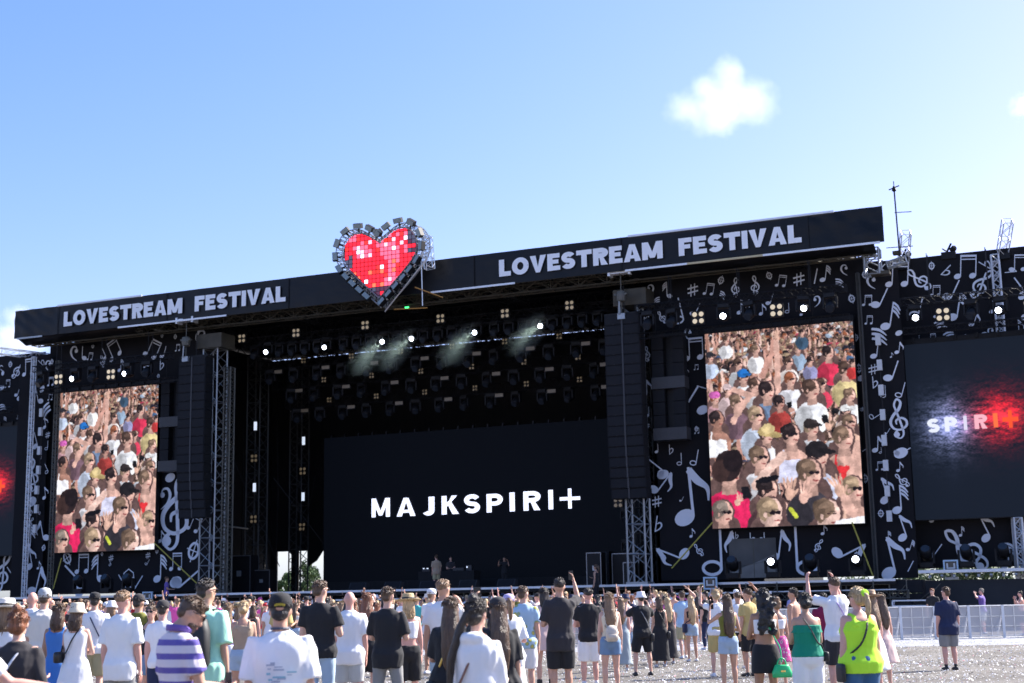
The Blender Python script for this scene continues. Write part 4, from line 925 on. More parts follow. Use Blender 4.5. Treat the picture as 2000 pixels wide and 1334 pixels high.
led_square(1387, 1139, -.4, 'pale blue framed square light at the deck edge below the right crowd screen'); led_square(1857, 1106, 2.4, 'pale blue framed square light under the right outer screen'); led_square(287, 1166, -.4, 'pale blue framed square light at the deck edge below the left crowd screen')
def lamp_string(pts, v, lab):
    u0, z0 = uz(*pts[0], v); t = sthing('lamp_string', u0, v, z0, lab, 'stage light', 'strings of pale lamps on the pillar banners'); q = [uz(x, y, v) for x, y in pts]
    MB().tube([(u-u0, .1, z-z0) for u, z in q], .03, 5).build('cable', M_black, t)
    for u, z in q: MB().box(u-u0-.12, u-u0+.12, -.08, .08, z-z0-.26, z-z0+.26).build('lamp', M_panel, t)
lamp_string([(1715,664),(1718,713),(1721,762),(1724,810),(1727,860),(1730,909),(1733,959),(1737,1008)], 1.7, 'vertical string of eight pale box lamps on the right pillar banner')
lamp_string([(81,806),(79,843),(77,880),(75,918),(72,957),(71,994),(68,1033)], 1.7, 'vertical string of pale box lamps on the left pillar banner')
# smoke puffs in the beams of four spots, lit by the spots themselves
sm_m = bpy.data.materials.new('stage_smoke'); sm_m.use_nodes = True; n = sm_m.node_tree; n.nodes.clear()
o_ = n.nodes.new('ShaderNodeOutputMaterial'); pv = n.nodes.new('ShaderNodeVolumePrincipled'); pv.inputs['Color'].default_value = (.8, .9, .85, 1); pv.inputs['Anisotropy'].default_value = .1
tc = n.nodes.new('ShaderNodeTexCoord'); nz = n.nodes.new('ShaderNodeTexNoise'); nz.inputs['Scale'].default_value = 2.2; nz.inputs['Detail'].default_value = 3
n.links.new(tc.outputs['Object'], nz.inputs['Vector'])
ln_ = n.nodes.new('ShaderNodeVectorMath'); ln_.operation = 'LENGTH'; n.links.new(tc.outputs['Object'], ln_.inputs[0])
e = mth(n, 'SUBTRACT', mth(n, 'ADD', nz.outputs[0], .35), ln_.outputs['Value'])
n.links.new(mth(n, 'MULTIPLY', mth(n, 'MAXIMUM', e, 0), .5), pv.inputs['Density']); n.links.new(pv.outputs[0], o_.inputs['Volume'])
for i, (k, dx, dz, dy) in enumerate(((2, -1.4, -1.3, -.6), (3, -1.5, -1.1, -.6), (4, -1.6, -1.2, -.6), (5, -1.2, -.8, -.6))):
    u, z = su[k]
    o = MB().ell((0, 0, 0), (1, 1, 1), None, 16).build('smoke_puff', sm_m); o.location = SW(u+dx*.62, 3.4+dy, z+dz*.62-.1)
    o.rotation_euler = (0, R(-42), SYAW); o.scale = (1.9, .9, 1.0)
    tag(o, 'thin greenish smoke drifting in the beam of the %s lit spotlight' % ('third', 'fourth', 'fifth', 'rightmost')[i], 'smoke', 'smoke in the spot beams', 'stuff')
    L_ = bpy.data.lights.new('spot_beam', 'SPOT'); L_.energy = 85; L_.spot_size = R(48); L_.spot_blend = .6; L_.color = (.85, 1, .9); L_.shadow_soft_size = .12
    lo = bpy.data.objects.new('spot_beam', L_); C.objects.link(lo); lo.location = SW(u, 2.95, z-.05)
    lo.rotation_euler = (SD*dx + SN*-.35 + Vector((0, 0, dz))).to_track_quat('-Z', 'Y').to_euler()

# ================================================================== ODDS AND ENDS ON AND AROUND THE STAGE
def ftower(u, v, z0, z1, lab, w_=.35, mm=None):
    t = sthing('truss_tower', u, v, z0, lab, 'truss', 'outer truss towers'); MB().truss((0, 0, 0), (0, 0, z1-z0), w_, w_, w_, .045, up=(0, 1, 0)).build('lattice', mm or mat('pale_aluminium', (.60, .62, .66), .4, .4, .15, 3), t); return t
u, _ = uz(1951, 600, 3.6); ftower(u, 3.6, 0, 17.8, 'pale lattice tower in front of the right outer banner')
u, _ = uz(60, 850, 1.6); ftower(u, 1.6, 0, 17.3, 'pale lattice tower left of the left pillar banner', .2)
u, _ = uz(1996, 1100, 3.5); ftower(u, 3.2, 0, 5.0, 'short pale lattice tower at the right edge under the outer screen')
ftower(uz(109, 850, 1.7)[0], 1.7, 2.3, 16.9, 'slim lattice post at the left edge of the left crowd screen', .22, M_alud)
ftower(51.85, 1.75, 2.3, 17.2, 'slim lattice post at the right edge of the right crowd screen', .12, M_dim)
def outrigger(p, q, lab):
    a = SW(*p); t = tag(empty('outrigger_truss', a, SYAW), lab, 'truss', 'outrigger trusses on top of the banners')
    MB().truss((0, 0, 0), (q[0]-p[0], q[1]-p[1], q[2]-p[2]), .46, .4, .5, .025).build('lattice', mat('pale_aluminium', (.72, .74, .78)), t); MB().box(-.4, .4, -.3, .3, -.2, .1).build('clamp', M_black, t)
outrigger((53.75, 4.0, 17.8), (54.2, 2.6, 19.2), 'short lattice arm leaning up over the banner beside the antenna')
u, z = uz(1962, 505, 4.4); outrigger((58.5, 4.0, 17.8), (59.0, 2.6, 19.2), 'short lattice arm leaning up at the top right corner')
outrigger((1.0, 4.0, 17.4), (-2.6, 1.0, 17.9), 'long lattice arm sticking out under the left end of the roof')
for x, y, l_ in ((1853, 497, 'small clamp light on top of the right outer banner'), (1765, 508, 'dark clamp fitting at the foot of the right lattice arm')):
    u, z = uz(x, y, 4.0); t = sthing('clamp_light', u, 4.0, z, l_, 'stage light'); MB().box(-.35, .35, -.2, .2, -.25, .1).bar((-.1, 0, .1), (.15, 0, .55), .05).bar((0, 0, .1), (-.3, .1, .35), .04).build('clamp', M_black, t); MB().lathe([(.1,-.15),(.16,.1),(.08,.2)], (.2, 0, .25), 8, rot=Matrix.Rotation(R(60), 3, 'Y')).build('lamp_head', M_black, t)
u, z0 = uz(1733, 492, .5); _, z1 = uz(1727, 372, .5)
t = sthing('weather_mast', 54.1, .5, z0-.3, 'thin mast with a small sensor on top, beside the right end of the roof', 'antenna')
MB().bar((0, 0, 0), (-.05, 0, z1-z0+.2), .035).bar((-.6, 0, .5), (.65, 0, .45), .02).bar((-.1, 0, 2.2), (.7, 0, 2.15), .02).build('pole', M_black, t)
MB().lathe([(.03, 0), (.12, .1), (.05, .3)], (-.05, 0, z1-z0+.15), 8).bar((-.3, 0, z1-z0+.3), (.2, 0, z1-z0+.45), .03).bar((-.05, 0, z1-z0+.2), (-.05, 0, z1-z0+.7), .02).build('sensor', M_black, t)
t = sthing('roof_corner_frame', 53.6, 1.2, 16.9, 'pale steel corner assembly under the right end of the roof', 'roof bracket')
MB().truss((-.9, 0, 0), (-.9, 0, 1.3), .7, .7, .5, .05, up=(0, 1, 0)).truss((-.2, 0, .4), (.7, 0, .6), .3, .3, .3, .04).build('lattice', M_alu, t); MB().box(-1.0, -.1, -.3, .3, -.05, .12).box(.1, .5, -.2, .2, .9, 1.05).build('bracket_plate', M_truss, t)
for (x0, y0, x1, y1, l_) in ((1392, 1020, 1312, 1110, 'left'), (1664, 1020, 1705, 1125, 'right')):
    a = uz(x0, y0, 1.6); b = uz(x1, y1, 1.2); t = MB().bar(SW(a[0], 1.6, a[1]), SW(b[0], 1.2, b[1]), .035).build('ratchet_strap', M_yellow); tag(t, 'yellow ratchet strap running down from the %s corner of the right crowd screen' % l_, 'strap', 'yellow straps')
for (x0, y0, x1, y1, l_) in ((301, 1060, 385, 1140, 'right'), (120, 1090, 104, 1150, 'left')):
    a = uz(x0, y0, 1.6); b = uz(x1, y1, 1.2); t = MB().bar(SW(a[0], 1.6, a[1]), SW(b[0], 1.2, b[1]), .035).build('ratchet_strap', M_yellow); tag(t, 'yellow ratchet strap running down from the %s corner of the left crowd screen' % l_, 'strap', 'yellow straps')
# DJ table, monitors, cases, side stacks
t = sthing('dj_table', 24.6, 7.2, 2.27, 'black draped DJ table with gear behind the performer', 'table')
MB().box(0, 3.6, 0, .9, 0, 1.05).build('cloth', M_drape, t); MB().box(.2, .7, .1, .6, 1.06, 1.2).box(2.2, 2.9, .1, .6, 1.06, 1.22).box(3.0, 3.35, .2, .5, 1.06, 1.35).build('mixer', M_greybox, t); MB().box(.25, .32, .1, .2, 1.2, 1.26).box(.5, .57, .1, .2, 1.2, 1.26).box(3.05, 3.12, .15, .18, 1.2, 1.3).build('indicator', M_litdim, t)
for k, (x, y) in enumerate(((700,1142),(768,1140),(838,1138),(915,1136),(990,1134))):
    u, z = uz(x, y, 1.6); t = sthing('monitor_wedge', u, 1.6, 2.27, 'black floor monitor at the front of the deck, %s from the left' % ('first','second','third','fourth','fifth')[k], 'floor monitor', 'floor monitors')
    MB().loft([[(-.5,-.25,0),(-.5,.35,0),(-.5,.35,.42),(-.5,.0,.42)], [(.5,-.25,0),(.5,.35,0),(.5,.35,.42),(.5,0,.42)]]).build('cabinet', M_greybox, t)
    MB().loft([[(-.45,-.265,.06),(-.45,-.262,.05),(-.45,-.03,.4),(-.45,-.035,.41)], [(.45,-.265,.06),(.45,-.262,.05),(.45,-.03,.4),(.45,-.035,.41)]]).build('grille', M_speaker, t)
def fcase(u, v, z, w_, h, d, lab, mm=M_black):
    t = sthing('flight_case', u, v, z, lab, 'flight case'); MB().box(0, w_, 0, d, 0, h).build('body', mm, t); mb = MB(); e = .022
    for x in (0, w_):
        for zz in (0, h): mb.box(x-e if x else -e, x+e, -e, -.002, 0, h) if zz == 0 else mb.box(x-e, x+e, d+.002, d+e, 0, h)
    mb.box(e, w_-e, -e, -.002, 0, .05).box(e, w_-e, -e, -.002, h-.05, h); mb.build('metal_edge', M_case, t); MB().box(w_*.4, w_*.6, -.03, -.003, h*.45, h*.6).build('handle', M_alu, t)
u, _ = uz(1147, 1140, 4); fcase(u, 4, 2.27, .8, 1.75, .8, 'tall metal-edged flight case behind the woman in the black tank top')
u, _ = uz(1197, 1140, 5); fcase(u, 5, 2.27, 1.5, 1.7, .8, 'wide flight case left of the right tower'); fcase(u+.9, 4.2, 2.27, .6, 1.2, .6, 'narrow metal-edged case touching the right tower')
u, _ = uz(445, 1140, 6); fcase(u, 6, 2.27, 1.6, 2.3, .9, 'big dark case just right of the left front tower'); u, _ = uz(510, 1150, 6.5); fcase(u-.6, 6.5, 2.27, 1.2, 1.4, .8, 'dark case at the foot of the nearer inner left tower')
def stack(u, v, z, nx_, nz2, w_, h, lab):
    t = sthing('speaker_stack', u, v, z, lab, 'speaker stack')
    for i in range(nx_):
        for k in range(nz2): b = MB().box(i*w_+.01, (i+1)*w_-.01, 0, .9, k*h+.01, (k+1)*h-.01).build('speaker_box', M_speaker, t); MB().box(i*w_+.06, (i+1)*w_-.06, -.02, -.002, k*h+.05, (k+1)*h-.05).build('grille', M_grill, b)
u, z = uz(1740, 1176, .2); stack(u, .2, .35, 2, 3, .75, .62, 'stack of black subwoofers at the foot of the right pillar banner')
u, z = uz(1165, 1000, 6); stack(36.0, 6, 2.27, 1, 3, .9, .62, 'side fill speaker stack on the deck left of the flight cases')
# scaffold under the right pillar and dark cloth wall under the outer screen
t = sthing('scaffold_frame', 46, .2, 0, 'open scaffold with cross braces under the right end of the deck', 'scaffold')
mb = MB()
for i in range(6):
    x = i*1.5; mb.bar((x, -.4, 0), (x, -.4, 2.2), .03).bar((x, -.4, .4), (x+1.5, -.4, 2.0), .02)
mb.bar((0, -.4, 1.0), (7.5, -.4, 1.0), .03); mb.truss((0, -.6, 1.55), (7.6, -.6, 1.55), .3, .35, .35, .03); mb.build('tube', M_alud, t)
t = sthing('cloth_wall', 53.9, 2.2, 0, 'plain black cloth wall behind the barrier under the right outer screen', 'cloth wall')
mb = MB(); n_ = 40; vs = []
for i in range(n_+1):
    x = 12*i/n_; vs += [(x, .04*noise.noise((x*.8, 0, 0)), 0), (x, .06*noise.noise((x*.6, 4, 0)), 2.16)]
mb.add(vs, [(i*2, i*2+2, i*2+3, i*2+1) for i in range(n_)]); mb.build('cloth', mat('charcoal_cloth', (.030, .031, .036), .9, 0, .2, 1, .4, 2), t, True)
t = sthing('outer_platform', 53.8, 2.0, 2.5, 'pale edged truss platform carrying lamps under the right outer screen', 'platform')
MB().box(0, 12, -.2, 1.6, 0, .14).build('board', M_alud, t); MB().box(0, 12, -.24, -.203, .0, .14).build('edge', M_silver, t)
mb = MB()
for i in range(22): mb.lathe([(.05, -.12), (.09, 0), (.05, .06)], (.5+i*.55, -.1, -.12), 8, rot=Matrix.Rotation(R(25 if i % 2 else -20), 3, 'X'))
mb.build('foot_clamp', M_alu, t)
t = sthing('speaker_dolly', 53.0, -1.6, 1.0, 'pale wheeled rack lying in front of the subwoofers by the barrier', 'rack')
MB().box(0, 1.7, 0, .5, 0, .06).box(0, .06, 0, .5, .06, .3).box(1.64, 1.7, 0, .5, .06, .3).box(0, 1.7, 0, .06, .24, .3).build('frame', M_silver, t); MB().box(.2, .8, .1, .4, .06, .2).box(.95, 1.5, .1, .4, .06, .2).build('cradle', M_black, t)
MB().box(-.3, 2.0, -.2, .9, -1.0, -.01).build('plinth', M_black, t)
o = MB().box(-.12, .12, -.03, 0, -.05, .05).build('exit_lamp', M_green); u, z = uz(803, 604, 1); o.location = SW(u, .5, z); o.rotation_euler = (0, 0, SYAW); tag(o, 'tiny green lamp under the roof right of the heart tip', 'lamp')

# crowd barrier with pale mesh, eight posts visible at right
def mk_panel():
    t = empty('crowd_barrier', (0, 0, 0)); W_, H_ = 1.18, 1.12; mb = MB()
    mb.bar((0, 0, .02), (0, 0, H_), .025).bar((W_, 0, .02), (W_, 0, H_), .025).bar((0, 0, H_), (W_, 0, H_), .025).bar((0, 0, .08), (W_, 0, .08), .02)
    for i in (1, 2): mb.bar((W_*i/3, .01, .08), (W_*i/3, .01, H_), .012)
    for z in (.42, .76): mb.bar((0, .01, z), (W_, .01, z), .012)
    mb.bar((0, 0, .9), (0, .75, .03), .02).bar((W_, 0, .9), (W_, .75, .03), .02).box(0, W_, -.15, .8, .005, .018)
    mb.build('frame', mat('galvanised', (.55, .56, .58), .45, .6, .2, 4), t)
    m = bpy.data.materials.new('sheer_mesh'); m.use_nodes = True; n = m.node_tree; b = n.nodes['Principled BSDF']; b.inputs['Base Color'].default_value = (.62, .62, .65, 1); b.inputs['Roughness'].default_value = .7
    tr = n.nodes.new('ShaderNodeBsdfTransparent'); mx = n.nodes.new('ShaderNodeMixShader'); mx.inputs[0].default_value = .36
    n.links.new(tr.outputs[0], mx.inputs[1]); n.links.new(b.outputs[0], mx.inputs[2]); n.links.new(mx.outputs[0], n.nodes['Material Output'].inputs[0])
    MB().box(.03, W_-.03, .03, .035, .05, H_-.03).build('mesh_sheet', m, t); MB().box(-.045, .045, -.03, .02, .02, H_+.02).build('post', mat('pale_post', (.6, .61, .64), .5, .3, .1), t)
    return t
pb = mk_panel()
for i in range(20):
    x = 13.49 + (i-10)*1.2
    o = pb if i == 0 else copy_tree(pb); o.location = (x, 51.0, 0)
    tag(o, 'pale mesh-covered crowd barrier panel standing in line in front of the stage pit', 'barrier', 'crowd barrier panels')

# ================================================================== PEOPLE
SKINS = [mat('skin_fair', (.62, .36, .27), .5, 0, .07, 10), mat('skin_light_tan', (.52, .29, .20), .5, 0, .07, 10), mat('skin_pink', (.64, .34, .27), .5, 0, .08, 10), mat('skin_tan', (.40, .21, .13), .5, 0, .07, 10)]
HAIRS = {k: mat('hair_'+k, c, .38, 0, .55, 14, .9, 26, (5, 5, .5)) for k, c in dict(black=(.012,.011,.012), dark=(.030,.020,.015), brown=(.105,.058,.032), light=(.26,.155,.085), blond=(.56,.39,.21), red=(.24,.085,.035), grey=(.25,.22,.19)).items()}
def cloth(name, c, rough=.85): return mat('cloth_'+name, c, rough, 0, .07, 5, .35, 9, (1, 1, .7), sheen=.1, spec=.25)
CL = dict(white=(.80,.80,.82), offwhite=(.70,.66,.60), black=(.020,.020,.023), charcoal=(.036,.033,.037), navy=(.022,.030,.075), grey=(.24,.24,.24), lgrey=(.45,.47,.48), denim=(.17,.27,.42), ldenim=(.36,.47,.60), ddenim=(.05,.13,.26),
  mint=(.42,.78,.58), olive=(.16,.16,.03), beige=(.42,.31,.22), khaki=(.42,.37,.22), green=(.010,.24,.15), neon=(.50,.90,.05), mustard=(.52,.40,.16), pink=(.72,.10,.36), palepink=(.72,.52,.48), red=(.5,.03,.04), maroon=(.20,.015,.06),
  purple=(.16,.10,.36), lblue=(.40,.56,.72), blue=(.06,.2,.55), teal=(.06,.35,.35), cream=(.70,.62,.48), lilac=(.5,.42,.68), orange=(.6,.22,.06), taupe=(.30,.25,.22), seagrey=(.32,.38,.42))
CM = {k: cloth(k, v) for k, v in CL.items()}
def striped():
    m = cloth('striped_polo', (.6,.6,.7)).copy(); m.name = 'cloth_violet_stripes'; n = m.node_tree; b = [q for q in n.nodes if q.type == 'BSDF_PRINCIPLED'][0]
    tc = n.nodes.new('ShaderNodeTexCoord'); sp = n.nodes.new('ShaderNodeSeparateXYZ'); n.links.new(tc.outputs['Object'], sp.inputs[0])
    s = mth(n, 'FRACT', mth(n, 'MULTIPLY', sp.outputs['Z'], 10.6)); g = mth(n, 'GREATER_THAN', s, .56)
    mx = n.nodes.new('ShaderNodeMix'); mx.data_type = 'RGBA'; mx.inputs[6].default_value = (.66,.60,.66,1); mx.inputs[7].default_value = (.13,.10,.36,1)
    n.links.new(g, mx.inputs[0]); n.links.new(mx.outputs[2], b.inputs['Base Color']); return m
def patterned(name, c0, c1, c2, sc_):
    m = cloth(name, c0).copy(); m.name = 'cloth_' + name + '_print'; n = m.node_tree; b = [q for q in n.nodes if q.type == 'BSDF_PRINCIPLED'][0]
    tc = n.nodes.new('ShaderNodeTexCoord'); v = n.nodes.new('ShaderNodeTexVoronoi'); v.inputs['Scale'].default_value = sc_; n.links.new(tc.outputs['Object'], v.inputs['Vector'])
    r = n.nodes.new('ShaderNodeValToRGB'); r.color_ramp.interpolation = 'CONSTANT'; e = r.color_ramp.elements; e[0].color = (*c2, 1); e[1].position = .2; e[1].color = (*c1, 1)
    e2 = r.color_ramp.elements.new(.34); e2.color = (*c0, 1); n.links.new(v.outputs['Distance'], r.inputs[0]); n.links.new(r.outputs[0], b.inputs['Base Color']); return m
CM['stripes'] = striped(); CM['hawaii'] = patterned('hawaii', (.42,.58,.72), (.30,.40,.25), (.62,.52,.08), 9); CM['floral'] = patterned('floral', (.02,.20,.14), (.55,.05,.04), (.6,.45,.05), 11); CM['plaid'] = patterned('plaid', (.6,.08,.3), (.7,.6,.6), (.3,.02,.12), 16)
M_straw = mat('straw', (.50,.38,.20), .8, 0, .2, 40, .5, 90); M_felt = mat('tan_felt', (.40,.28,.19), .9, 0, .1, 8); M_shoe_w = mat('white_shoe', (.7,.7,.72), .6, 0, .1); M_shoe_b = mat('black_shoe', (.02,.02,.022), .6, 0, .1)
M_phone = mat('phone_black', (.015,.015,.018), .25, 0, .05); M_gold = mat('gold_chain', (.7,.5,.15), .3, .9, .1); M_leather = mat('tan_leather', (.22,.12,.06), .5, 0, .2); M_eye = mat('dark_lens', (.01,.01,.012), .1, 0, 0)
M_lip = mat('lip', (.42,.14,.12), .5, 0, .1); M_sock = mat('sock', (.7,.7,.72), .8, 0, .1)

PENDING = []                                 # meshes to be fused into one skin in a single pass
def fuse(mb, name, m, parent, voxel, smooth=4, extra=None, wr=0.0):
    me = mb.mesh(name, m); o = bpy.data.objects.new(name, me); C.objects.link(o); o.parent = parent
    r = o.modifiers.new('r', 'REMESH'); r.mode = 'VOXEL'; r.voxel_size = voxel; r.use_smooth_shade = True
    if smooth: s = o.modifiers.new('s', 'SMOOTH'); s.factor = .5; s.iterations = smooth
    PENDING.append((o, m, extra, wr)); return o
def finalize():
    dg = bpy.context.evaluated_depsgraph_get(); dg.update(); done = []
    for o, m, ex, wr in PENDING:
        me = bpy.data.meshes.new_from_object(o.evaluated_get(dg)); done.append(me)
    for (o, m, ex, wr), me in zip(PENDING, done):
        o.modifiers.clear(); me.materials.clear(); me.materials.append(m)
        if wr:
            n = len(me.vertices); co = np.empty(n*3, np.float32); me.vertices.foreach_get('co', co); co = co.reshape(-1, 3); nr = np.empty(n*3, np.float32); me.vertices.foreach_get('normal', nr); nr = nr.reshape(-1, 3)
            off = sum(map(ord, o.name)) % 97
            d = np.array([noise.noise((c[0]*8, c[1]*8 + off, c[2]*4.5 + c[0]*6)) + .6*noise.noise((c[0]*20 + off, c[1]*20, c[2]*9 - c[0]*8)) for c in co.tolist()]) * wr
            co += nr * d[:, None]; me.vertices.foreach_set('co', co.astype(np.float32).ravel())
        if ex is not None:
            bm = bmesh.new(); bm.from_mesh(me); bm.from_mesh(ex); bm.to_mesh(me); bm.free()
        me.polygons.foreach_set('use_smooth', [True]*len(me.polygons)); me.update(); o.data = me
    PENDING.clear()

ARMS = {                                     # upper-arm and forearm directions for a right arm (x outward, y forward, z up), finger curl
 'down': ((.16,-.05,-1), (.04,.18,-1), .5), 'bent': ((.28,.0,-1), (-.35,.85,.15), .9), 'fold': ((.22,.25,-1), (-.95,.55,.12), .6), 'phone': ((.35,.55,-.35), (-.25,.45,1), 1.1), 'photo': ((.35,.85,.22), (-.18,.30,1), .8),
 'up': ((.35,.12,1), (-.05,.05,1), .2), 'wave': ((.8,.15,.55), (.15,.1,1), .2), 'head': ((.85,.05,.75), (-.75,.0,.75), .4), 'low': ((.18,.20,-1), (-.45,1,-.05), .9), 'clap': ((.3,.35,-.8), (-.6,.7,.45), .5), 'hip': ((.6,-.2,-1), (-.75,.35,-.5), .7),
 'face': ((.35,.5,-.5), (-.45,.1,1), .8), 'reach': ((.75,.45,-.7), (.75,.6,-.25), .35), 'brow': ((.9,.4,.1), (-.85,.35,.55), .5)}
def rings_at(cx, cy, z, rx, ry, n=16, px=2.3): # squarish ellipse
    out = []
    for j in range(n):
        a = 2*PI*j/n; c, s = math.cos(a), math.sin(a)
        out.append(Vector((cx + rx*math.copysign(abs(c)**(2/px), c), cy + ry*math.copysign(abs(s)**(2/px), s), z)))
    return out
def hand_fingers(mb, wr, d, side, curl, s):
    d = d.normalized(); up = Vector((0, -1, 0)) if abs(d.z) > .6 else Vector((0, 0, 1))
    acr = d.cross(up)
    if acr.length < .1: acr = Vector((1, 0, 0))
    acr.normalize(); pn = acr.cross(d).normalized()         # across palm; palm normal
    if abs(d.z) > .6: acr, pn = (Vector((0, 1, 0)) - d*d.y).normalized(), (Vector((-side, 0, 0)) - d*(-side*d.x)).normalized()
    base = wr + d*.085*s
    for k, (ln, of) in enumerate(((.070, .030), (.080, .010), (.074, -.010), (.058, -.029))):
        p = base + acr*of*s; q = [p - d*.015*s, p]; dd = d.copy(); cur = curl*(.7 + .12*k)
        for seg, f in enumerate((.45, .32, .23)):
            a = cur*(.45 if seg == 0 else .6); dd = (dd*math.cos(a) + pn*math.sin(a)).normalized(); q.append(q[-1] + dd*ln*f*s*1.1)
        mb.tube(q, [.010*s, .0095*s, .009*s, .008*s, .0055*s], 6)
    t0 = wr + d*.03*s + acr*.03*s; t1 = t0 + (acr*.75 + d*.55 + pn*.35).normalized()*.042*s; t2 = t1 + (acr*.15 + d*.9 + pn*.45).normalized()*.03*s
    mb.tube([wr + d*.02*s + acr*.015*s, t0, t1, t2], [.013*s, .012*s, .0105*s, .007*s], 6)

def person(name_label, H=1.75, sex='m', fat=1.0, skin=0, top=('tee', 'white'), bot=('shorts', 'black'), hair=('short', 'brown'), hat=None, arms=('down', 'down'), head=(0, 0), stance=.11, glasses=False, face=False,
           beard=False, shoes='w', lod=0, lean=0, cat='person', group=None, step=.0):
    T = tag(empty('person', (0, 0, 0)), name_label, cat, group)
    s = H/1.75; f = sex == 'f'; vx = (.013, .018, .026, .048)[lod]; N = 16
    shw = (.168 if not f else .144)*s*(1 + (fat-1)*.35); sk = SKINS[skin]; fw = fat
    Z = lambda z: z*s
    tor = [(.79, .085, .09, 0), (.84, .155, .115, -.01), (.92, .170 if not f else .178, .125, -.015), (1.0, .158 if not f else .160, .110, 0), (1.08, .148 if not f else .126, .10, .0), (1.18, .158 if not f else .132, .108, .0), (1.28, .178 if not f else .150, .118, .0), (1.36, .185 if not f else .158, .112, -.005), (1.41, .170 if not f else .146, .094, -.01), (1.455, .118 if not f else .096, .074, -.012), (1.49, .068, .062, -.008)]
    def tr(z):                                # interpolated torso radii
        for a, b in zip(tor, tor[1:]):
            if a[0] <= z <= b[0]:
                t = (z-a[0])/(b[0]-a[0]); return [a[i]+(b[i]-a[i])*t for i in range(4)]
        return list(tor[0] if z < tor[0][0] else tor[-1])
    def fatk(z): return 1 + (fw-1)*(1.0 if z < 1.3 else .55 if z < 1.42 else .15)
    body = MB(); n_neck = 1.49
    body.loft([rings_at(0, y*s, Z(z), rx*s*fatk(z), ry*s*fatk(z)) for z, rx, ry, y in tor])
    hy, hp = head; RH = Matrix.Rotation(R(hy), 3, 'Z') @ Matrix.Rotation(R(-hp), 3, 'X'); nb = Vector((0, .0, Z(1.50)))
    def hd(x, y, z): return nb + RH @ Vector((x*s, y*s, (z-1.50)*s))
    body.tube([(0, -.012*s, Z(1.44)), (0, -.004*s, Z(1.52)), hd(0, .008, 1.60)], [.062*s*(1.0 if not f else .86), .055*s*(1.05 if not f else .84), .055*s*(1 if not f else .85)], 12)
    body.ell(hd(0, -.002, 1.655), (.076*s, .096*s, .100*s), RH, 16); body.ell(hd(0, .028, 1.588), (.058*s, .062*s, .062*s), RH, 12); body.ell(hd(0, .062, 1.555), (.028*s, .026*s, .024*s), RH, 8)
    body.ell(hd(0, .098, 1.618), (.013*s, .022*s, .024*s), RH, 8); body.ell(hd(0, .088, 1.672), (.055*s, .016*s, .012*s), RH, 8)
    for sd in (-1, 1): body.ell(hd(sd*.079, -.002, 1.635), (.012*s, .022*s, .032*s), RH, 8)
    J = {}
    for sd, an in ((-1, arms[0]), (1, arms[1])):
        up_, fo_, cu_ = ARMS[an] if isinstance(an, str) else an
        sh = Vector((sd*shw, -.005*s, Z(1.398))); u_ = Vector((up_[0]*sd, up_[1], up_[2])).normalized(); f_ = Vector((fo_[0]*sd, fo_[1], fo_[2])).normalized()
        if up_[2] > .3: sh += Vector((-sd*.01, 0, .03))*s
        el = sh + u_*.295*s; wr = el + f_*.255*s; am = (1.0 if not f else .82)*(1 + (fat-1)*.7)
        body.tube([sh - u_*.02*s, sh + u_*.03*s, sh + u_*.12*s, el], [.050*s*am, .056*s*am, .050*s*am, .040*s*am], 10)
        body.ell(sh, (.058*s*am, .06*s*am, .058*s*am), None, 10); body.ell(el, (.041*s*am,)*3, None, 8)
        body.tube([el, el + f_*.08*s, wr], [.041*s*am, .042*s*am, .027*s*am], 10)
        acr = f_.cross(Vector((0, -1, 0)) if abs(f_.z) > .6 else Vector((0, 0, 1))).normalized() if abs(f_.z) <= .6 else (Vector((0, 1, 0)) - f_*f_.y).normalized()
        body.tube([wr, wr + f_*.035*s, wr + f_*.088*s], [(.026*s, .020*s), (.040*s, .019*s), (.042*s, .016*s)], 8, hint=acr)
        J[sd] = (sh, el, wr, u_, f_)
    fing = MB()
    for sd, an in ((-1, arms[0]), (1, arms[1])):
        cu_ = (ARMS[an] if isinstance(an, str) else an)[2]; hand_fingers(fing, J[sd][2], J[sd][4], sd, cu_, s)
    LG = {}
    for sd in (-1, 1):
        hp_ = Vector((sd*.088*s*(1+(fat-1)*.6), -.01*s, Z(.86))); kn = Vector((sd*(stance*.75+.02)*s, (.02+sd*step*.5)*s, Z(.48))); an_ = Vector((sd*stance*s, (-.02+sd*step)*s, Z(.08)))
        lm = (1.0 if not f else .97)*(1+(fat-1)*.75)
        body.tube([hp_, hp_ + (kn-hp_)*.3, kn, kn + (an_-kn)*.12], [.088*s*lm, .084*s*lm, .054*s*lm, .051*s*lm], 12)
        body.tube([kn, kn + (an_-kn)*.3 + Vector((0, -.012*s, 0)), kn + (an_-kn)*.7, an_], [.051*s*lm, .057*s*lm, .040*s*lm, .034*s], 12)
        body.tube([an_ + Vector((0, -.04*s, -.035*s)), an_ + Vector((0, .06*s, -.045*s)), an_ + Vector((sd*.01, .15*s, -.055*s))], [(.036*s, .04*s), (.040*s, .034*s), (.036*s, .022*s)], 8)
        LG[sd] = (hp_, kn, an_, lm)
        if shoes != 'bare':
            mb = MB(); a = an_
            mb.tube([a + Vector((0, -.075*s, -.03*s)), a + Vector((0, -.03*s, -.03*s)), a + Vector((0, .07*s, -.045*s)), a + Vector((sd*.008, .15*s, -.052*s)), a + Vector((sd*.01, .175*s, -.058*s))], [(.02*s, .02*s), (.043*s, .05*s), (.047*s, .038*s), (.043*s, .028*s), (.02*s, .012*s)], 10, hint=(1, 0, 0))
            mb.box(a.x-.045*s, a.x+.045*s, a.y-.08*s, a.y+.165*s, .004, .022*s+.004)
            if shoes == 'boot': mb.tube([a + Vector((0, 0, -.03*s)), a + Vector((0, 0, .12*s))], [.05*s, .052*s], 10)
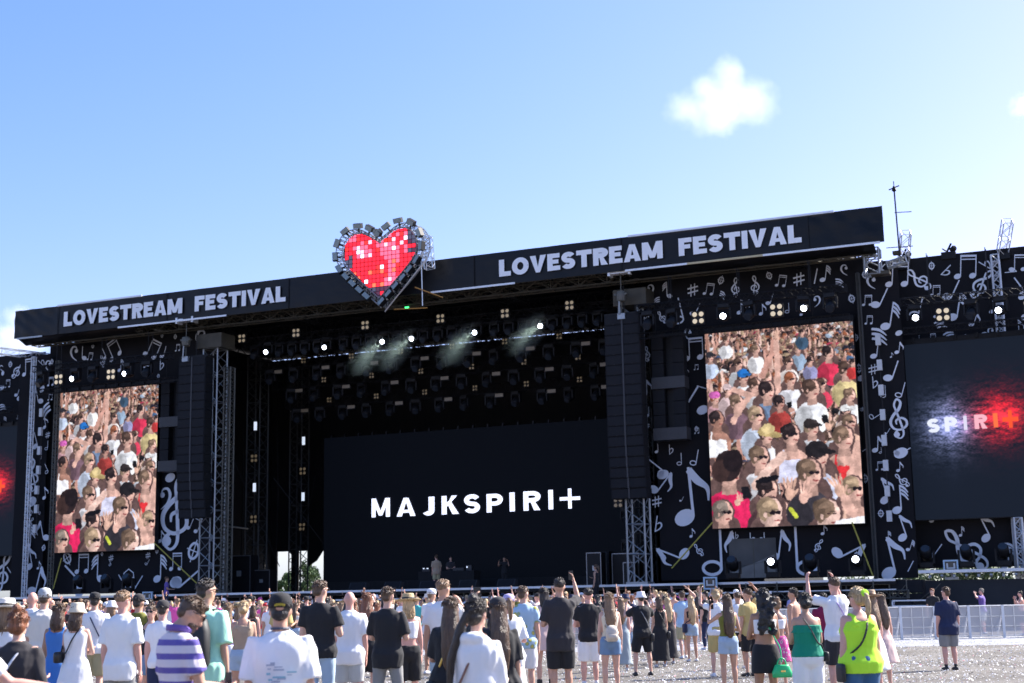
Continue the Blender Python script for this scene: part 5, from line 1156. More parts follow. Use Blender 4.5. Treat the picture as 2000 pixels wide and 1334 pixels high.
            fuse(mb, 'shoe', M_shoe_w if shoes in ('w', 'ws') else M_shoe_b, T, vx, 2)
            if shoes == 'ws': MB().tube([a + Vector((0, 0, 0)), a + Vector((0, 0, .09*s))], [.038*s, .040*s], 10).build('sock', M_sock, T, True)
            if shoes == 'bs': MB().tube([a + Vector((0, 0, 0)), a + Vector((0, 0, .05*s))], [.038*s, .040*s], 10).build('sock', M_shoe_b, T, True)
    fuse(body, 'body', sk, T, vx*.8 if lod == 0 else vx, 3, fing.mesh('fingers', sk))
    # ---- top
    k, col = top[0], CM[top[1]]; hem = Z(.84); loose = .014
    def tring(z, off, ex=1.0, yo=0):
        q = tr(z); return rings_at(0, q[3]*s+yo, Z(z), (q[1]*fatk(z)*ex+off)*s, (q[2]*fatk(z)+off)*s)
    def sleeve(mb, ln, r0, r1, fore=0):
        for sd in (-1, 1):
            sh, el, wr, u_, f_ = J[sd]; am = (1.0 if not f else .85)*(1+(fat-1)*.7)
            mb.ell(sh - u_*.005 - Vector((0, 0, .012*s)), (.070*s*am, .072*s*am, .056*s*am), None, 10)
            if fore: mb.tube([sh - u_*.03*s, sh + u_*.08*s, el, ], [r0*s*am*.9, r0*s*am, r1*s*am*1.05], 10).ell(el, (r1*s*am*1.05,)*3, None, 8); mb.tube([el, el + f_*.26*s*fore], [r1*s*am, r1*s*am*.75], 10)
            else: mb.tube([sh - u_*.05*s, sh + u_*.05*s, sh + u_*ln*s], [r0*s*am*.8, r0*s*am, r1*s*am], 12)
    if k in ('tee', 'shirt', 'longtee', 'polo', 'hoodie', 'longsleeve', 'over'):
        mb = MB(); h0 = {'tee': .83, 'shirt': .80, 'longtee': .74, 'polo': .83, 'hoodie': .82, 'longsleeve': .85, 'over': .76}[k]; lo = {'over': .040, 'hoodie': .040, 'shirt': .024, 'longtee': .022}.get(k, loose if not f else .014)
        rs_ = []
        for z in (h0, .92, 1.0, 1.08, 1.18, 1.28, 1.36, 1.415):
            q = tr(max(z, .84)); base = max(q[1], (.148 if not f else .134)) if k != 'longsleeve' else q[1]; base += .020 if z < 1.0 else .008 if z < 1.05 else 0
            bx = base*fatk(z)+lo; by = q[2]*fatk(z)+lo*.9+(.016 if z < 1.0 else 0)
            rs_.append(rings_at(.004*math.sin(z*30)*s, q[3]*s, Z(z), bx*s, by*s))
        rs_.append(rings_at(0, -.012*s, Z(1.462), (.128 if not f else .108)*s, .082*s)); rs_.append(rings_at(0, -.01*s, Z(1.496), .076*s, .072*s)); mb.loft(rs_)
        if k in ('hoodie', 'longsleeve'): sleeve(mb, 0, .072, .058 if k == 'hoodie' else .046, .98)
        else: sleeve(mb, {'over': .27, 'longtee': .25}.get(k, .20 if not f else .16), .076 if k != 'over' else .085, .080 if k != 'over' else .09)
        if k == 'hoodie': mb.ell((0, -.10*s, Z(1.46)), (.12*s, .07*s, .055*s), None, 12)
        t_ = fuse(mb, 'shirt', col, T, vx, 3, None, .014 if lod == 0 else .011)
        if k == 'polo': MB().tube([(-.06*s, .05*s, Z(1.49)), (-.078*s, -.0, Z(1.515)), (-.05*s, -.07*s, Z(1.525)), (.05*s, -.07*s, Z(1.525)), (.078*s, 0, Z(1.515)), (.06*s, .05*s, Z(1.49))], [(.012*s, .024*s)]*6, 8).build('collar', CM['purple'], t_, True)
    elif k in ('tank', 'neontank'):
        mb = MB(); h0 = .80 if k == 'neontank' else .88; lo = .018 if k == 'neontank' else .010
        mb.loft([rings_at(0, tr(max(z, .84))[3]*s, Z(z), (tr(max(z, .84))[1]*fatk(z)*(.92 if z > 1.38 else 1)+lo)*s, (tr(max(z, .84))[2]*fatk(z)+lo)*s) for z in (h0, .92, 1.0, 1.08, 1.18, 1.28, 1.345, 1.385)])
        for sd in (-1, 1): mb.tube([(sd*.10*s, -.115*s*fat, Z(1.33)), (sd*.093*s, -.075*s, Z(1.445)), (sd*.09*s, 0, Z(1.468)), (sd*.10*s, .10*s*fat, Z(1.35))], [(.04*s if k == 'neontank' else .022*s, .014*s)]*4, 8, hint=(1, 0, 0))
        if k == 'neontank': mb.loft([rings_at(0, -.005*s, Z(1.38), .135*s, .105*s), rings_at(0, -.015*s, Z(1.45), .105*s, .075*s)])
        fuse(mb, 'tank_top', col, T, vx*.8, 2, None, .003)
    elif k in ('bandeau', 'crop', 'ruffle'):
        a, b = {'bandeau': (1.17, 1.36), 'crop': (1.12, 1.37), 'ruffle': (.93, 1.34)}[k]; mb = MB(); zs = [a+(b-a)*i/5 for i in range(6)]
        mb.loft([tring(z, .010 if k != 'ruffle' else .030) for z in zs]); o = fuse(mb, 'top', col, T, vx*.7, 1, None, .004)
        if k == 'ruffle':
            m2 = MB(); n_ = 40; vs = []
            for j in range(n_):
                q = tr(1.33); a_ = 2*PI*j/n_; w_ = .012*math.sin(a_*11)
                for zz, e in ((1.345, .012), (1.30, .03), (1.245, .045)): vs.append(((q[1]*fatk(1.3)+e+w_*(e*20))*s*math.cos(a_), (q[2]*fatk(1.3)+e+w_*(e*20))*s*math.sin(a_), Z(zz)))
            m2.add(vs, [(j*3+i, ((j+1) % n_)*3+i, ((j+1) % n_)*3+i+1, j*3+i+1) for j in range(n_) for i in (0, 1)]); m2.build('ruffle', col, o, True)
    elif k in ('dress', 'maxi', 'romper'):
        mb = MB(); zs = [.84, .92, 1.0, 1.08, 1.18, 1.28, 1.36, 1.39]; b0 = {'dress': .50, 'maxi': .16, 'romper': .68}[k]; fl = {'dress': .30, 'maxi': .27, 'romper': .215}[k]
        rr = [rings_at(0, -.01*s, Z(b0), fl*s, fl*.78*s, 24), rings_at(0, -.01*s, Z(b0+.12), (fl*.86)*s, fl*.7*s, 24), rings_at(0, -.01*s, Z(.92), .198*s*fat, .148*s*fat, 24)]
        rr += [rings_at(0, tr(z)[3]*s, Z(z), (tr(z)[1]*fatk(z)+.014)*s, (tr(z)[2]*fatk(z)+.014)*s, 24) for z in zs[2:]]; mb.loft(rr)
        for sd in (-1, 1): mb.tube([(sd*.09*s, -.10*s, Z(1.33)), (sd*.09*s, -.075*s, Z(1.445)), (sd*.085*s, 0, Z(1.468)), (sd*.09*s, .10*s, Z(1.35))], [(.03*s, .014*s)]*4, 8, hint=(1, 0, 0))
        if len(top) > 2: sleeve(mb, .15, .068, .075)
        fuse(mb, 'dress', col, T, vx, 2, None, .008)
    # ---- bottom
    if bot:
        k2, c2 = bot[0], CM[bot[1]]; mb = MB()
        if k2 in ('shorts', 'jeans', 'hotpants', 'capri', 'pants'):
            lo = {'hotpants': .018, 'jeans': .012, 'capri': .010, 'shorts': .026, 'pants': .03}[k2]; wz = 1.02 if f else .97
            mb.loft([rings_at(0, tr(z)[3]*s, Z(z), (tr(z)[1]*fatk(z)+.008+lo*.4)*s, (tr(z)[2]*fatk(z)+.008+lo*.4)*s) for z in (.79, .84, .92, wz)])
            end = {'shorts': (.50, 'k'), 'hotpants': (.70, 'k'), 'capri': (.42, 'c'), 'jeans': (.10, 'c'), 'pants': (.08, 'c')}[k2][0]
            for sd in (-1, 1):
                hp_, kn, an_, lm = LG[sd]
                def lp(z):
                    z *= s
                    if z > kn.z: t = (hp_.z-z)/(hp_.z-kn.z); return hp_.lerp(kn, t)
                    t = (kn.z-z)/(kn.z-an_.z); return kn.lerp(an_, t)
                zz = [.86] + [z for z in (.76, .66, .56, .48, .40, .28, .18) if z > end+.02] + [end]
                def rad(z):
                    b_ = .088 if z > .75 else .088 + (.054-.088)*min(1, (.75-z)/.27) if z > .48 else .057 if z > .34 else .057-.018*((.34-z)/.26)
                    return (b_*lm + lo*(1 + (.5 if k2 in ('shorts', 'pants') and z < .7 else 0)) + (.012 if k2 == 'hotpants' and z < .75 else 0))*s
                mb.tube([lp(z) for z in zz], [rad(z) for z in zz], 12)
            fuse(mb, 'trousers' if k2 in ('jeans', 'pants') else 'shorts', c2, T, vx, 2, None, .005)
        else:
            e, fl = {'mini': (.66, .205), 'skirt': (.52, .25), 'long': (.12, .24)}[k2]
            mb.loft([rings_at(0, -.01*s, Z(e), fl*s*fat, fl*.75*s*fat, 24), rings_at(0, -.012*s, Z(.84), .198*s*fat, .15*s*fat, 24), rings_at(0, -.01*s, Z(.93), .186*s*fat, .135*s*fat, 24), rings_at(0, 0, Z(1.04), .152*s*fat, .112*s*fat, 24)])
            fuse(mb, 'skirt', c2, T, vx, 2, None, .004)
    # ---- hair
    hk, hc_ = hair; HM = HAIRS[hc_]; mb = MB(); hn = None
    if hk != 'bald':
        v2 = vx*.7 if lod == 0 else vx*.85
        if hk in ('short', 'fade'):
            mb.ell(hd(0, -.014, 1.682), (.082*s, .100*s, .084*s), RH, 16); mb.ell(hd(0, .05, 1.735), (.055*s, .045*s, .030*s), RH, 10)
            if hk == 'short': mb.ell(hd(0, -.055, 1.625), (.066*s, .055*s, .055*s), RH, 12)
        else:
            mb.ell(hd(0, -.014, 1.675), (.088*s, .106*s, .096*s), RH, 16); mb.ell(hd(0, -.05, 1.62), (.082*s, .068*s, .07*s), RH, 12)
            back = lambda z, y: Vector((hd(0, -.06, 1.6).x*.6, y*s, Z(z)))
            if hk == 'long': mb.tube([hd(0, -.05, 1.66), hd(0, -.072, 1.56), back(1.44, -.115), back(1.30, -.150), back(1.16, -.150), back(1.10, -.145)], [(.080*s, .06*s), (.088*s, .056*s), (.096*s, .044*s), (.088*s, .032*s), (.066*s, .022*s), (.030*s, .010*s)], 16, hint=(1, 0, 0))
            if hk == 'vlong': mb.tube([hd(0, -.05, 1.66), hd(0, -.072, 1.56), back(1.42, -.125), back(1.25, -.158), back(1.06, -.158), back(.99, -.155)], [(.084*s, .06*s), (.092*s, .058*s), (.102*s, .048*s), (.098*s, .038*s), (.078*s, .026*s), (.040*s, .012*s)], 16, hint=(1, 0, 0))
            if hk == 'sidepony':
                mb.ell(hd(0, -.05, 1.76), (.05*s, .05*s, .05*s), None, 10); mb.tube([hd(-.02, -.10, 1.66), hd(-.06, -.13, 1.56), (-.12*s, -.13*s, Z(1.44)), (-.17*s, -.13*s, Z(1.30)), (-.18*s, -.12*s, Z(1.12)), (-.17*s, -.10*s, Z(1.0))], [.038*s, .036*s, .038*s, .038*s, .028*s, .010*s], 12)
            if hk == 'mid': mb.tube([hd(0, -.04, 1.66), hd(0, -.06, 1.55), back(1.46, -.085), back(1.41, -.09)], [(.086*s, .07*s), (.100*s, .066*s), (.098*s, .05*s), (.07*s, .03*s)], 14, hint=(1, 0, 0))
            if hk == 'curly':
                rg = random.Random(7); 
                for i in range(26):
                    t = i/25; z = 1.68 - t*.5; w_ = .105+.02*math.sin(t*9)
                    for q in range(4): mb.ell((rg.uniform(-w_, w_)*s, (-.06-.085*min(1, t*2.4)+rg.uniform(-.03, .02))*s, Z(z)), (.032*s, .032*s, .032*s), None, 8)
            if hk == 'bun': mb.ell(hd(0, -.06, 1.775), (.048*s, .048*s, .042*s), None, 10); mb.ell(hd(0, -.03, 1.74), (.05*s, .05*s, .04*s), None, 10)
            if hk == 'lowbun': mb.ell(hd(0, -.125, 1.63), (.05*s, .042*s, .048*s), None, 10)
            if hk == 'pony': mb.tube([hd(0, -.10, 1.70), hd(0, -.15, 1.68), hd(0, -.165, 1.58), hd(0, -.15, 1.47), hd(0, -.14, 1.40)], [.03*s, .032*s, .036*s, .03*s, .012*s], 10)
        ex = None
        if lod < 3:
            rg = random.Random(int(H*1000) + len(name_label)*7); sb = MB(); nst = (150, 90, 36)[lod]; rr = (.0035, .005, .008)[lod]*s
            for i in range(nst):                                # loose tufts over the crown
                a = rg.uniform(0, 2*PI); el = rg.uniform(.05, 1.4); r_ = .97
                if abs((a % (2*PI)) - PI/2) < .9 and el < .75: continue
                n_ = Vector((math.cos(a)*math.cos(el), math.sin(a)*math.cos(el), math.sin(el))); p = Vector((n_.x*.084, n_.y*.101 - .014, n_.z*.086 + 1.680))
                if hk not in ('short', 'fade'): p = Vector((n_.x*.089, n_.y*.107 - .014, n_.z*.098 + 1.673))
                tg = Vector((rg.gauss(0, .5), rg.gauss(.2, .5), rg.gauss(-.3, .5))); tg = (tg - n_*tg.dot(n_)).normalized(); L_ = rg.uniform(.018, .04)*(.5 if hk == 'fade' else 1)
                q = [p - n_*.004, p + tg*L_*.5 + n_*.006, p + tg*L_ + n_*rg.uniform(.002, .012)]; sb.tube([hd(*v_) for v_ in q], [rr*1.5, rr*1.2, rr*.3], 4)
            if hk in ('long', 'vlong', 'mid', 'sidepony') and hk != 'sidepony':
                for i in range((70, 44, 20)[lod]):              # separate locks with uneven ends
                    x0 = rg.uniform(-.088, .088); zE = {'long': 1.13, 'vlong': 1.0, 'mid': 1.42}[hk] + rg.uniform(-.05, .10) + abs(x0)*.9; k_ = abs(x0)/.088
                    P0 = hd(x0*.85, -.085 + k_*.05, 1.62); pts = [P0, hd(x0*.98, -.10 + k_*.05, 1.55)]
                    zz = 1.46
                    while zz > zE: pts.append(Vector(((x0*(1.05) + .012*math.sin(zz*31+i))*s, (-.158 + k_*.05 + (.02 if zz > 1.40 else 0) + rg.uniform(-.006, .006))*s, Z(zz)))); zz -= .09
                    pts.append(Vector((x0*.95*s, (-.160 + k_*.04)*s, Z(zE)))); sb.tube(pts, [rr*2.2]*(len(pts)-1) + [rr*.4], 4)
            ex = sb.mesh('locks', HM) if sb.v else None
        hn = fuse(mb, 'hair', HM, T, v2, 1, ex, .009 if hk != 'fade' else .004)
        if hk == 'pony' and top[0] == 'neontank': MB().lathe([(.02*s, -.02*s), (.045*s, -.014*s), (.05*s, 0), (.045*s, .014*s), (.02*s, .02*s)], hd(.0, -.125, 1.70), 12, rot=Matrix.Rotation(R(70), 3, 'X')).build('scrunchie', CM['neon'], hn)
    if beard: fuse(MB().ell(hd(0, .036, 1.573), (.061*s, .063*s, .045*s), RH, 14).ell(hd(0, .066, 1.553), (.034*s, .032*s, .03*s), RH, 10).ell(hd(0, .094, 1.594), (.026*s, .010*s, .007*s), RH, 8), 'beard', HM, T, vx*.6, 1, None, .002)
    if glasses:
        mb = MB()
        for sd in (-1, 1): mb.ell(hd(sd*.034, .098, 1.655), (.028*s, .008*s, .021*s), RH, 12); mb.tube([hd(sd*.062, .09, 1.662), hd(sd*.080, .04, 1.662), hd(sd*.083, -.01, 1.655)], .004*s, 5)
        mb.bar(hd(-.01, .102, 1.660), hd(.01, .102, 1.660), .004*s); mb.build('glasses', M_eye, T, True)
    if face:
        for sd in (-1, 1):
            if not glasses: MB().ell(hd(sd*.032, .088, 1.652), (.015*s, .008*s, .008*s), RH, 10).build('eye', mat('eye_white', (.7, .7, .7), .3, 0, 0), T); MB().ell(hd(sd*.032, .0955, 1.652), (.006*s, .003*s, .006*s), RH, 8).build('iris', M_eye, T)
            MB().tube([hd(sd*.014, .098, 1.680), hd(sd*.034, .097, 1.686), hd(sd*.054, .085, 1.680)], [.004*s, .0055*s, .003*s], 6).build('eyebrow', HM, T)
        MB().ell(hd(0, .0935, 1.578), (.024*s, .008*s, .008*s), RH, 10).build('lips', M_lip, T, True)
    # ---- hats
    if hat:
        hk3, hc3 = hat; HMt = {'straw': M_straw, 'felt': M_felt}.get(hc3) or CM[hc3]; RT = RH @ Matrix.Rotation(R(-4), 3, 'X'); mb = MB(); o3 = hd(0, -.008, 1.70)
        if hk3 == 'cap': mb.lathe([(.095*s, -.03*s), (.097*s, .0), (.088*s, .045*s), (.06*s, .075*s), (.01*s, .086*s)], o3, 18, 0, .93, 1.12, RT); mb.loft([[o3 + RT @ Vector((x*s, y*s, z*s)) for x, y, z in ((-.07, .075, -.022), (-.055, .155, -.034), (0, .18, -.036), (.055, .155, -.034), (.07, .075, -.022), (0, .10, -.02))], [o3 + RT @ Vector((x*s, y*s, z*s)) for x, y, z in ((-.07, .075, -.012), (-.055, .155, -.026), (0, .18, -.028), (.055, .155, -.026), (.07, .075, -.012), (0, .10, -.008))]])
        elif hk3 == 'backcap': mb.lathe([(.095*s, -.035*s), (.098*s, .0), (.09*s, .045*s), (.06*s, .078*s), (.01*s, .088*s)], o3, 18, 0, .93, 1.12, RT)
        elif hk3 == 'bucket': mb.lathe([(.085*s, -.01*s), (.135*s, -.05*s), (.138*s, -.045*s), (.098*s, .015*s), (.092*s, .065*s), (.085*s, .085*s), (.01*s, .092*s)], o3, 20, 0, .95, 1.08, RT)
        elif hk3 == 'beanie': mb.lathe([(.095*s, -.045*s), (.10*s, -.01*s), (.094*s, .04*s), (.07*s, .08*s), (.01*s, .098*s)], o3, 18, 0, .93, 1.1, RT)
        elif hk3 == 'brim': mb.lathe([(.09*s, -.012*s), (.175*s, -.022*s), (.205*s, -.008*s), (.206*s, -.002*s), (.17*s, -.014*s), (.102*s, -.002*s), (.096*s, .06*s), (.085*s, .088*s), (.04*s, .082*s), (.01*s, .074*s)], o3, 26, 0, .95, 1.08, RT)
        ht = mb.build('hat', HMt, T, True)
        if hk3 == 'brim': MB().lathe([(.104*s, .0), (.102*s, .03*s)], o3, 24, 0, .96, 1.09, RT).build('hat_band', M_shoe_b if hc3 != 'felt' else M_leather, ht, True)
        if hk3 == 'backcap' and len(name_label) and 'yellow' in name_label:
            mb = MB()
            for i in range(7): mb.obox(o3 + RT @ Vector(((-.034+.0115*i)*s, -.1085*s, (-.012-.0007*(i-3)**2)*s)), (RT @ Vector((1, 0, 0)), RT @ Vector((0, 1, 0)), RT @ Vector((0, 0, 1))), (.0042*s, .002*s, (.010 if i % 2 else .008)*s))
            mb.build('embroidery', mat('yellow_thread', (.6, .45, .03), .6), ht); MB().ell(hd(0, -.098, 1.668), (.034*s, .014*s, .020*s), RH, 10).build('strap_gap', SKINS[1], ht)
    INFO[T.name] = (s, J, hd, tr, fatk)
    return T
INFO = {}
def place(T, X, Y, heading=0, z=0): T.location = (X, Y, z); T.rotation_euler = (0, 0, R(heading)); return T
def held(T, pt, name, label, cat):           # an empty for a carried thing, in the carrier's frame
    e = tag(empty(name, (0, 0, 0)), label, cat); e.location = T.location + Matrix.Rotation(T.rotation_euler.z, 3, 'Z') @ Vector(pt); e.rotation_euler = T.rotation_euler; return e
def phone(T, sd, label, rot=0, case=None):
    s, J, hd, tr, fk = INFO[T.name]; p = J[sd][2] + J[sd][4]*.085*s + Vector((-sd*.03, .02, -.005)); e = held(T, p, 'phone', label, 'phone')
    MB().box(-.038, .038, -.004, .004, -.05, .10).build('body', case or M_phone, e); MB().box(-.034, .034, -.0055, -.0045, -.045, .095).build('screen', mat('phone_screen', (.02, .02, .025), .15, 0, 0), e)
def crossbag(T, label, strapm, bagm, side=1, sh=-1, kind='pouch', drop=.86, sz=(.045, .10, .08), back=True, name='handbag'):
    s, J, hd, tr, fk = INFO[T.name]; e = held(T, (0, 0, 0), name, label, 'bag'); r9 = fk(1.2)*s
    yb = -1 if back else 1
    pts = [(sh*.075*s, 0, 1.485*s), (sh*.06*s, yb*.095*s, 1.42*s), (sh*.0*s, yb*(.128*r9+.015), 1.30*s), (side*.09*s, yb*(.122*r9+.02), 1.12*s), (side*(.155*r9+.01), yb*.05*s, (drop+.10)*s), (side*(.17*r9+.03), yb*.02*s, drop*s)]
    if kind == 'purse': pts[-2:] = [(side*.15*s, -.17*s, .98*s), (side*.15*s, -.20*s, .80*s)]
    q = smooth_pts(pts, 4); MB().tube(q, [(.011, .005)]*len(q), 6, hint=(1, 0, 0)).build('strap', strapm, e)
    front = [(sh*.075*s, 0, 1.485*s), (sh*.05*s, -yb*.095*s, 1.42*s), (0, -yb*(.128*r9+.015), 1.30*s), (side*.10*s, -yb*(.12*r9+.02), 1.10*s), (side*(.17*r9+.03), -yb*.02*s, drop*s)]
    q = smooth_pts(front, 4); MB().tube(q, [(.011, .005)]*len(q), 6, hint=(1, 0, 0)).build('strap', strapm, e)
    c = Vector((side*(.17*r9+.035), yb*.05*s, (drop-.05)*s)) if kind != 'purse' else Vector((side*.15*s, -.20*s, .70*s))
    if kind == 'purse': b = MB().loft([rings_at(c.x, c.y, c.z-.09, .13, .045, 14, 3), rings_at(c.x, c.y, c.z-.03, .135, .05, 14, 3), rings_at(c.x, c.y, c.z+.05, .10, .04, 14, 3), rings_at(c.x, c.y, c.z+.07, .085, .03, 14, 3)]).build('bag_body', bagm, e, True); MB().tube(arc3(c, .06, .07), .010, 8).build('handle', bagm, b, True); MB().box(c.x-.03, c.x+.03, c.y-.056, c.y-.05, c.z-.02, c.z+.0).build('clasp', M_gold, b)
    else: b = MB().loft([rings_at(c.x, c.y, c.z+k_*sz[2], sz[0]*q_, sz[1]*q_, 16, 3.5) for k_, q_ in ((-1, .7), (-.85, .95), (.5, 1), (.9, .9), (1, .6))]).build('bag_body', bagm, e, True)
    return e
def arc3(c, rx, dz, n=10): return [(c.x+rx*math.cos(PI*i/n), c.y, c.z+.06+dz*1.3*math.sin(PI*i/n)) for i in range(n+1)]
def backpack(T, label, bagm, sx=.15, sz=.21, zc=1.22):
    s, J, hd, tr, fk = INFO[T.name]; e = held(T, (0, 0, 0), 'backpack', label, 'backpack')
    b = MB().loft([rings_at(0, -.20*s, (zc-sz)*s, sx*.75*s, .06*s, 16, 3), rings_at(0, -.215*s, (zc-sz*.8)*s, sx*s, .09*s, 16, 3), rings_at(0, -.21*s, (zc+sz*.4)*s, sx*.95*s, .085*s, 16, 3), rings_at(0, -.195*s, (zc+sz*.85)*s, sx*.7*s, .065*s, 16, 3), rings_at(0, -.18*s, (zc+sz)*s, sx*.3*s, .03*s, 16, 3)]).build('bag_body', bagm, e, True)
    MB().loft([rings_at(0, -.30*s, (zc-sz*.75)*s, sx*.7*s, .02*s, 12, 3), rings_at(0, -.31*s, (zc-sz*.1)*s, sx*.7*s, .022*s, 12, 3)]).build('pocket', bagm, b, True)
    for sd in (-1, 1):
        q = smooth_pts([(sd*.07*s, -.13*s, (zc+sz*.8)*s), (sd*.105*s, -.05*s, 1.465*s), (sd*.12*s, .06*s, 1.44*s), (sd*.14*s, .145*s, 1.28*s), (sd*.15*s, .06*s, 1.10*s), (sd*.10*s, -.13*s, (zc-sz*.8)*s)], 4); MB().tube(q, [(.022, .007)]*len(q), 6, hint=(1, 0, 0)).build('strap', bagm, e)

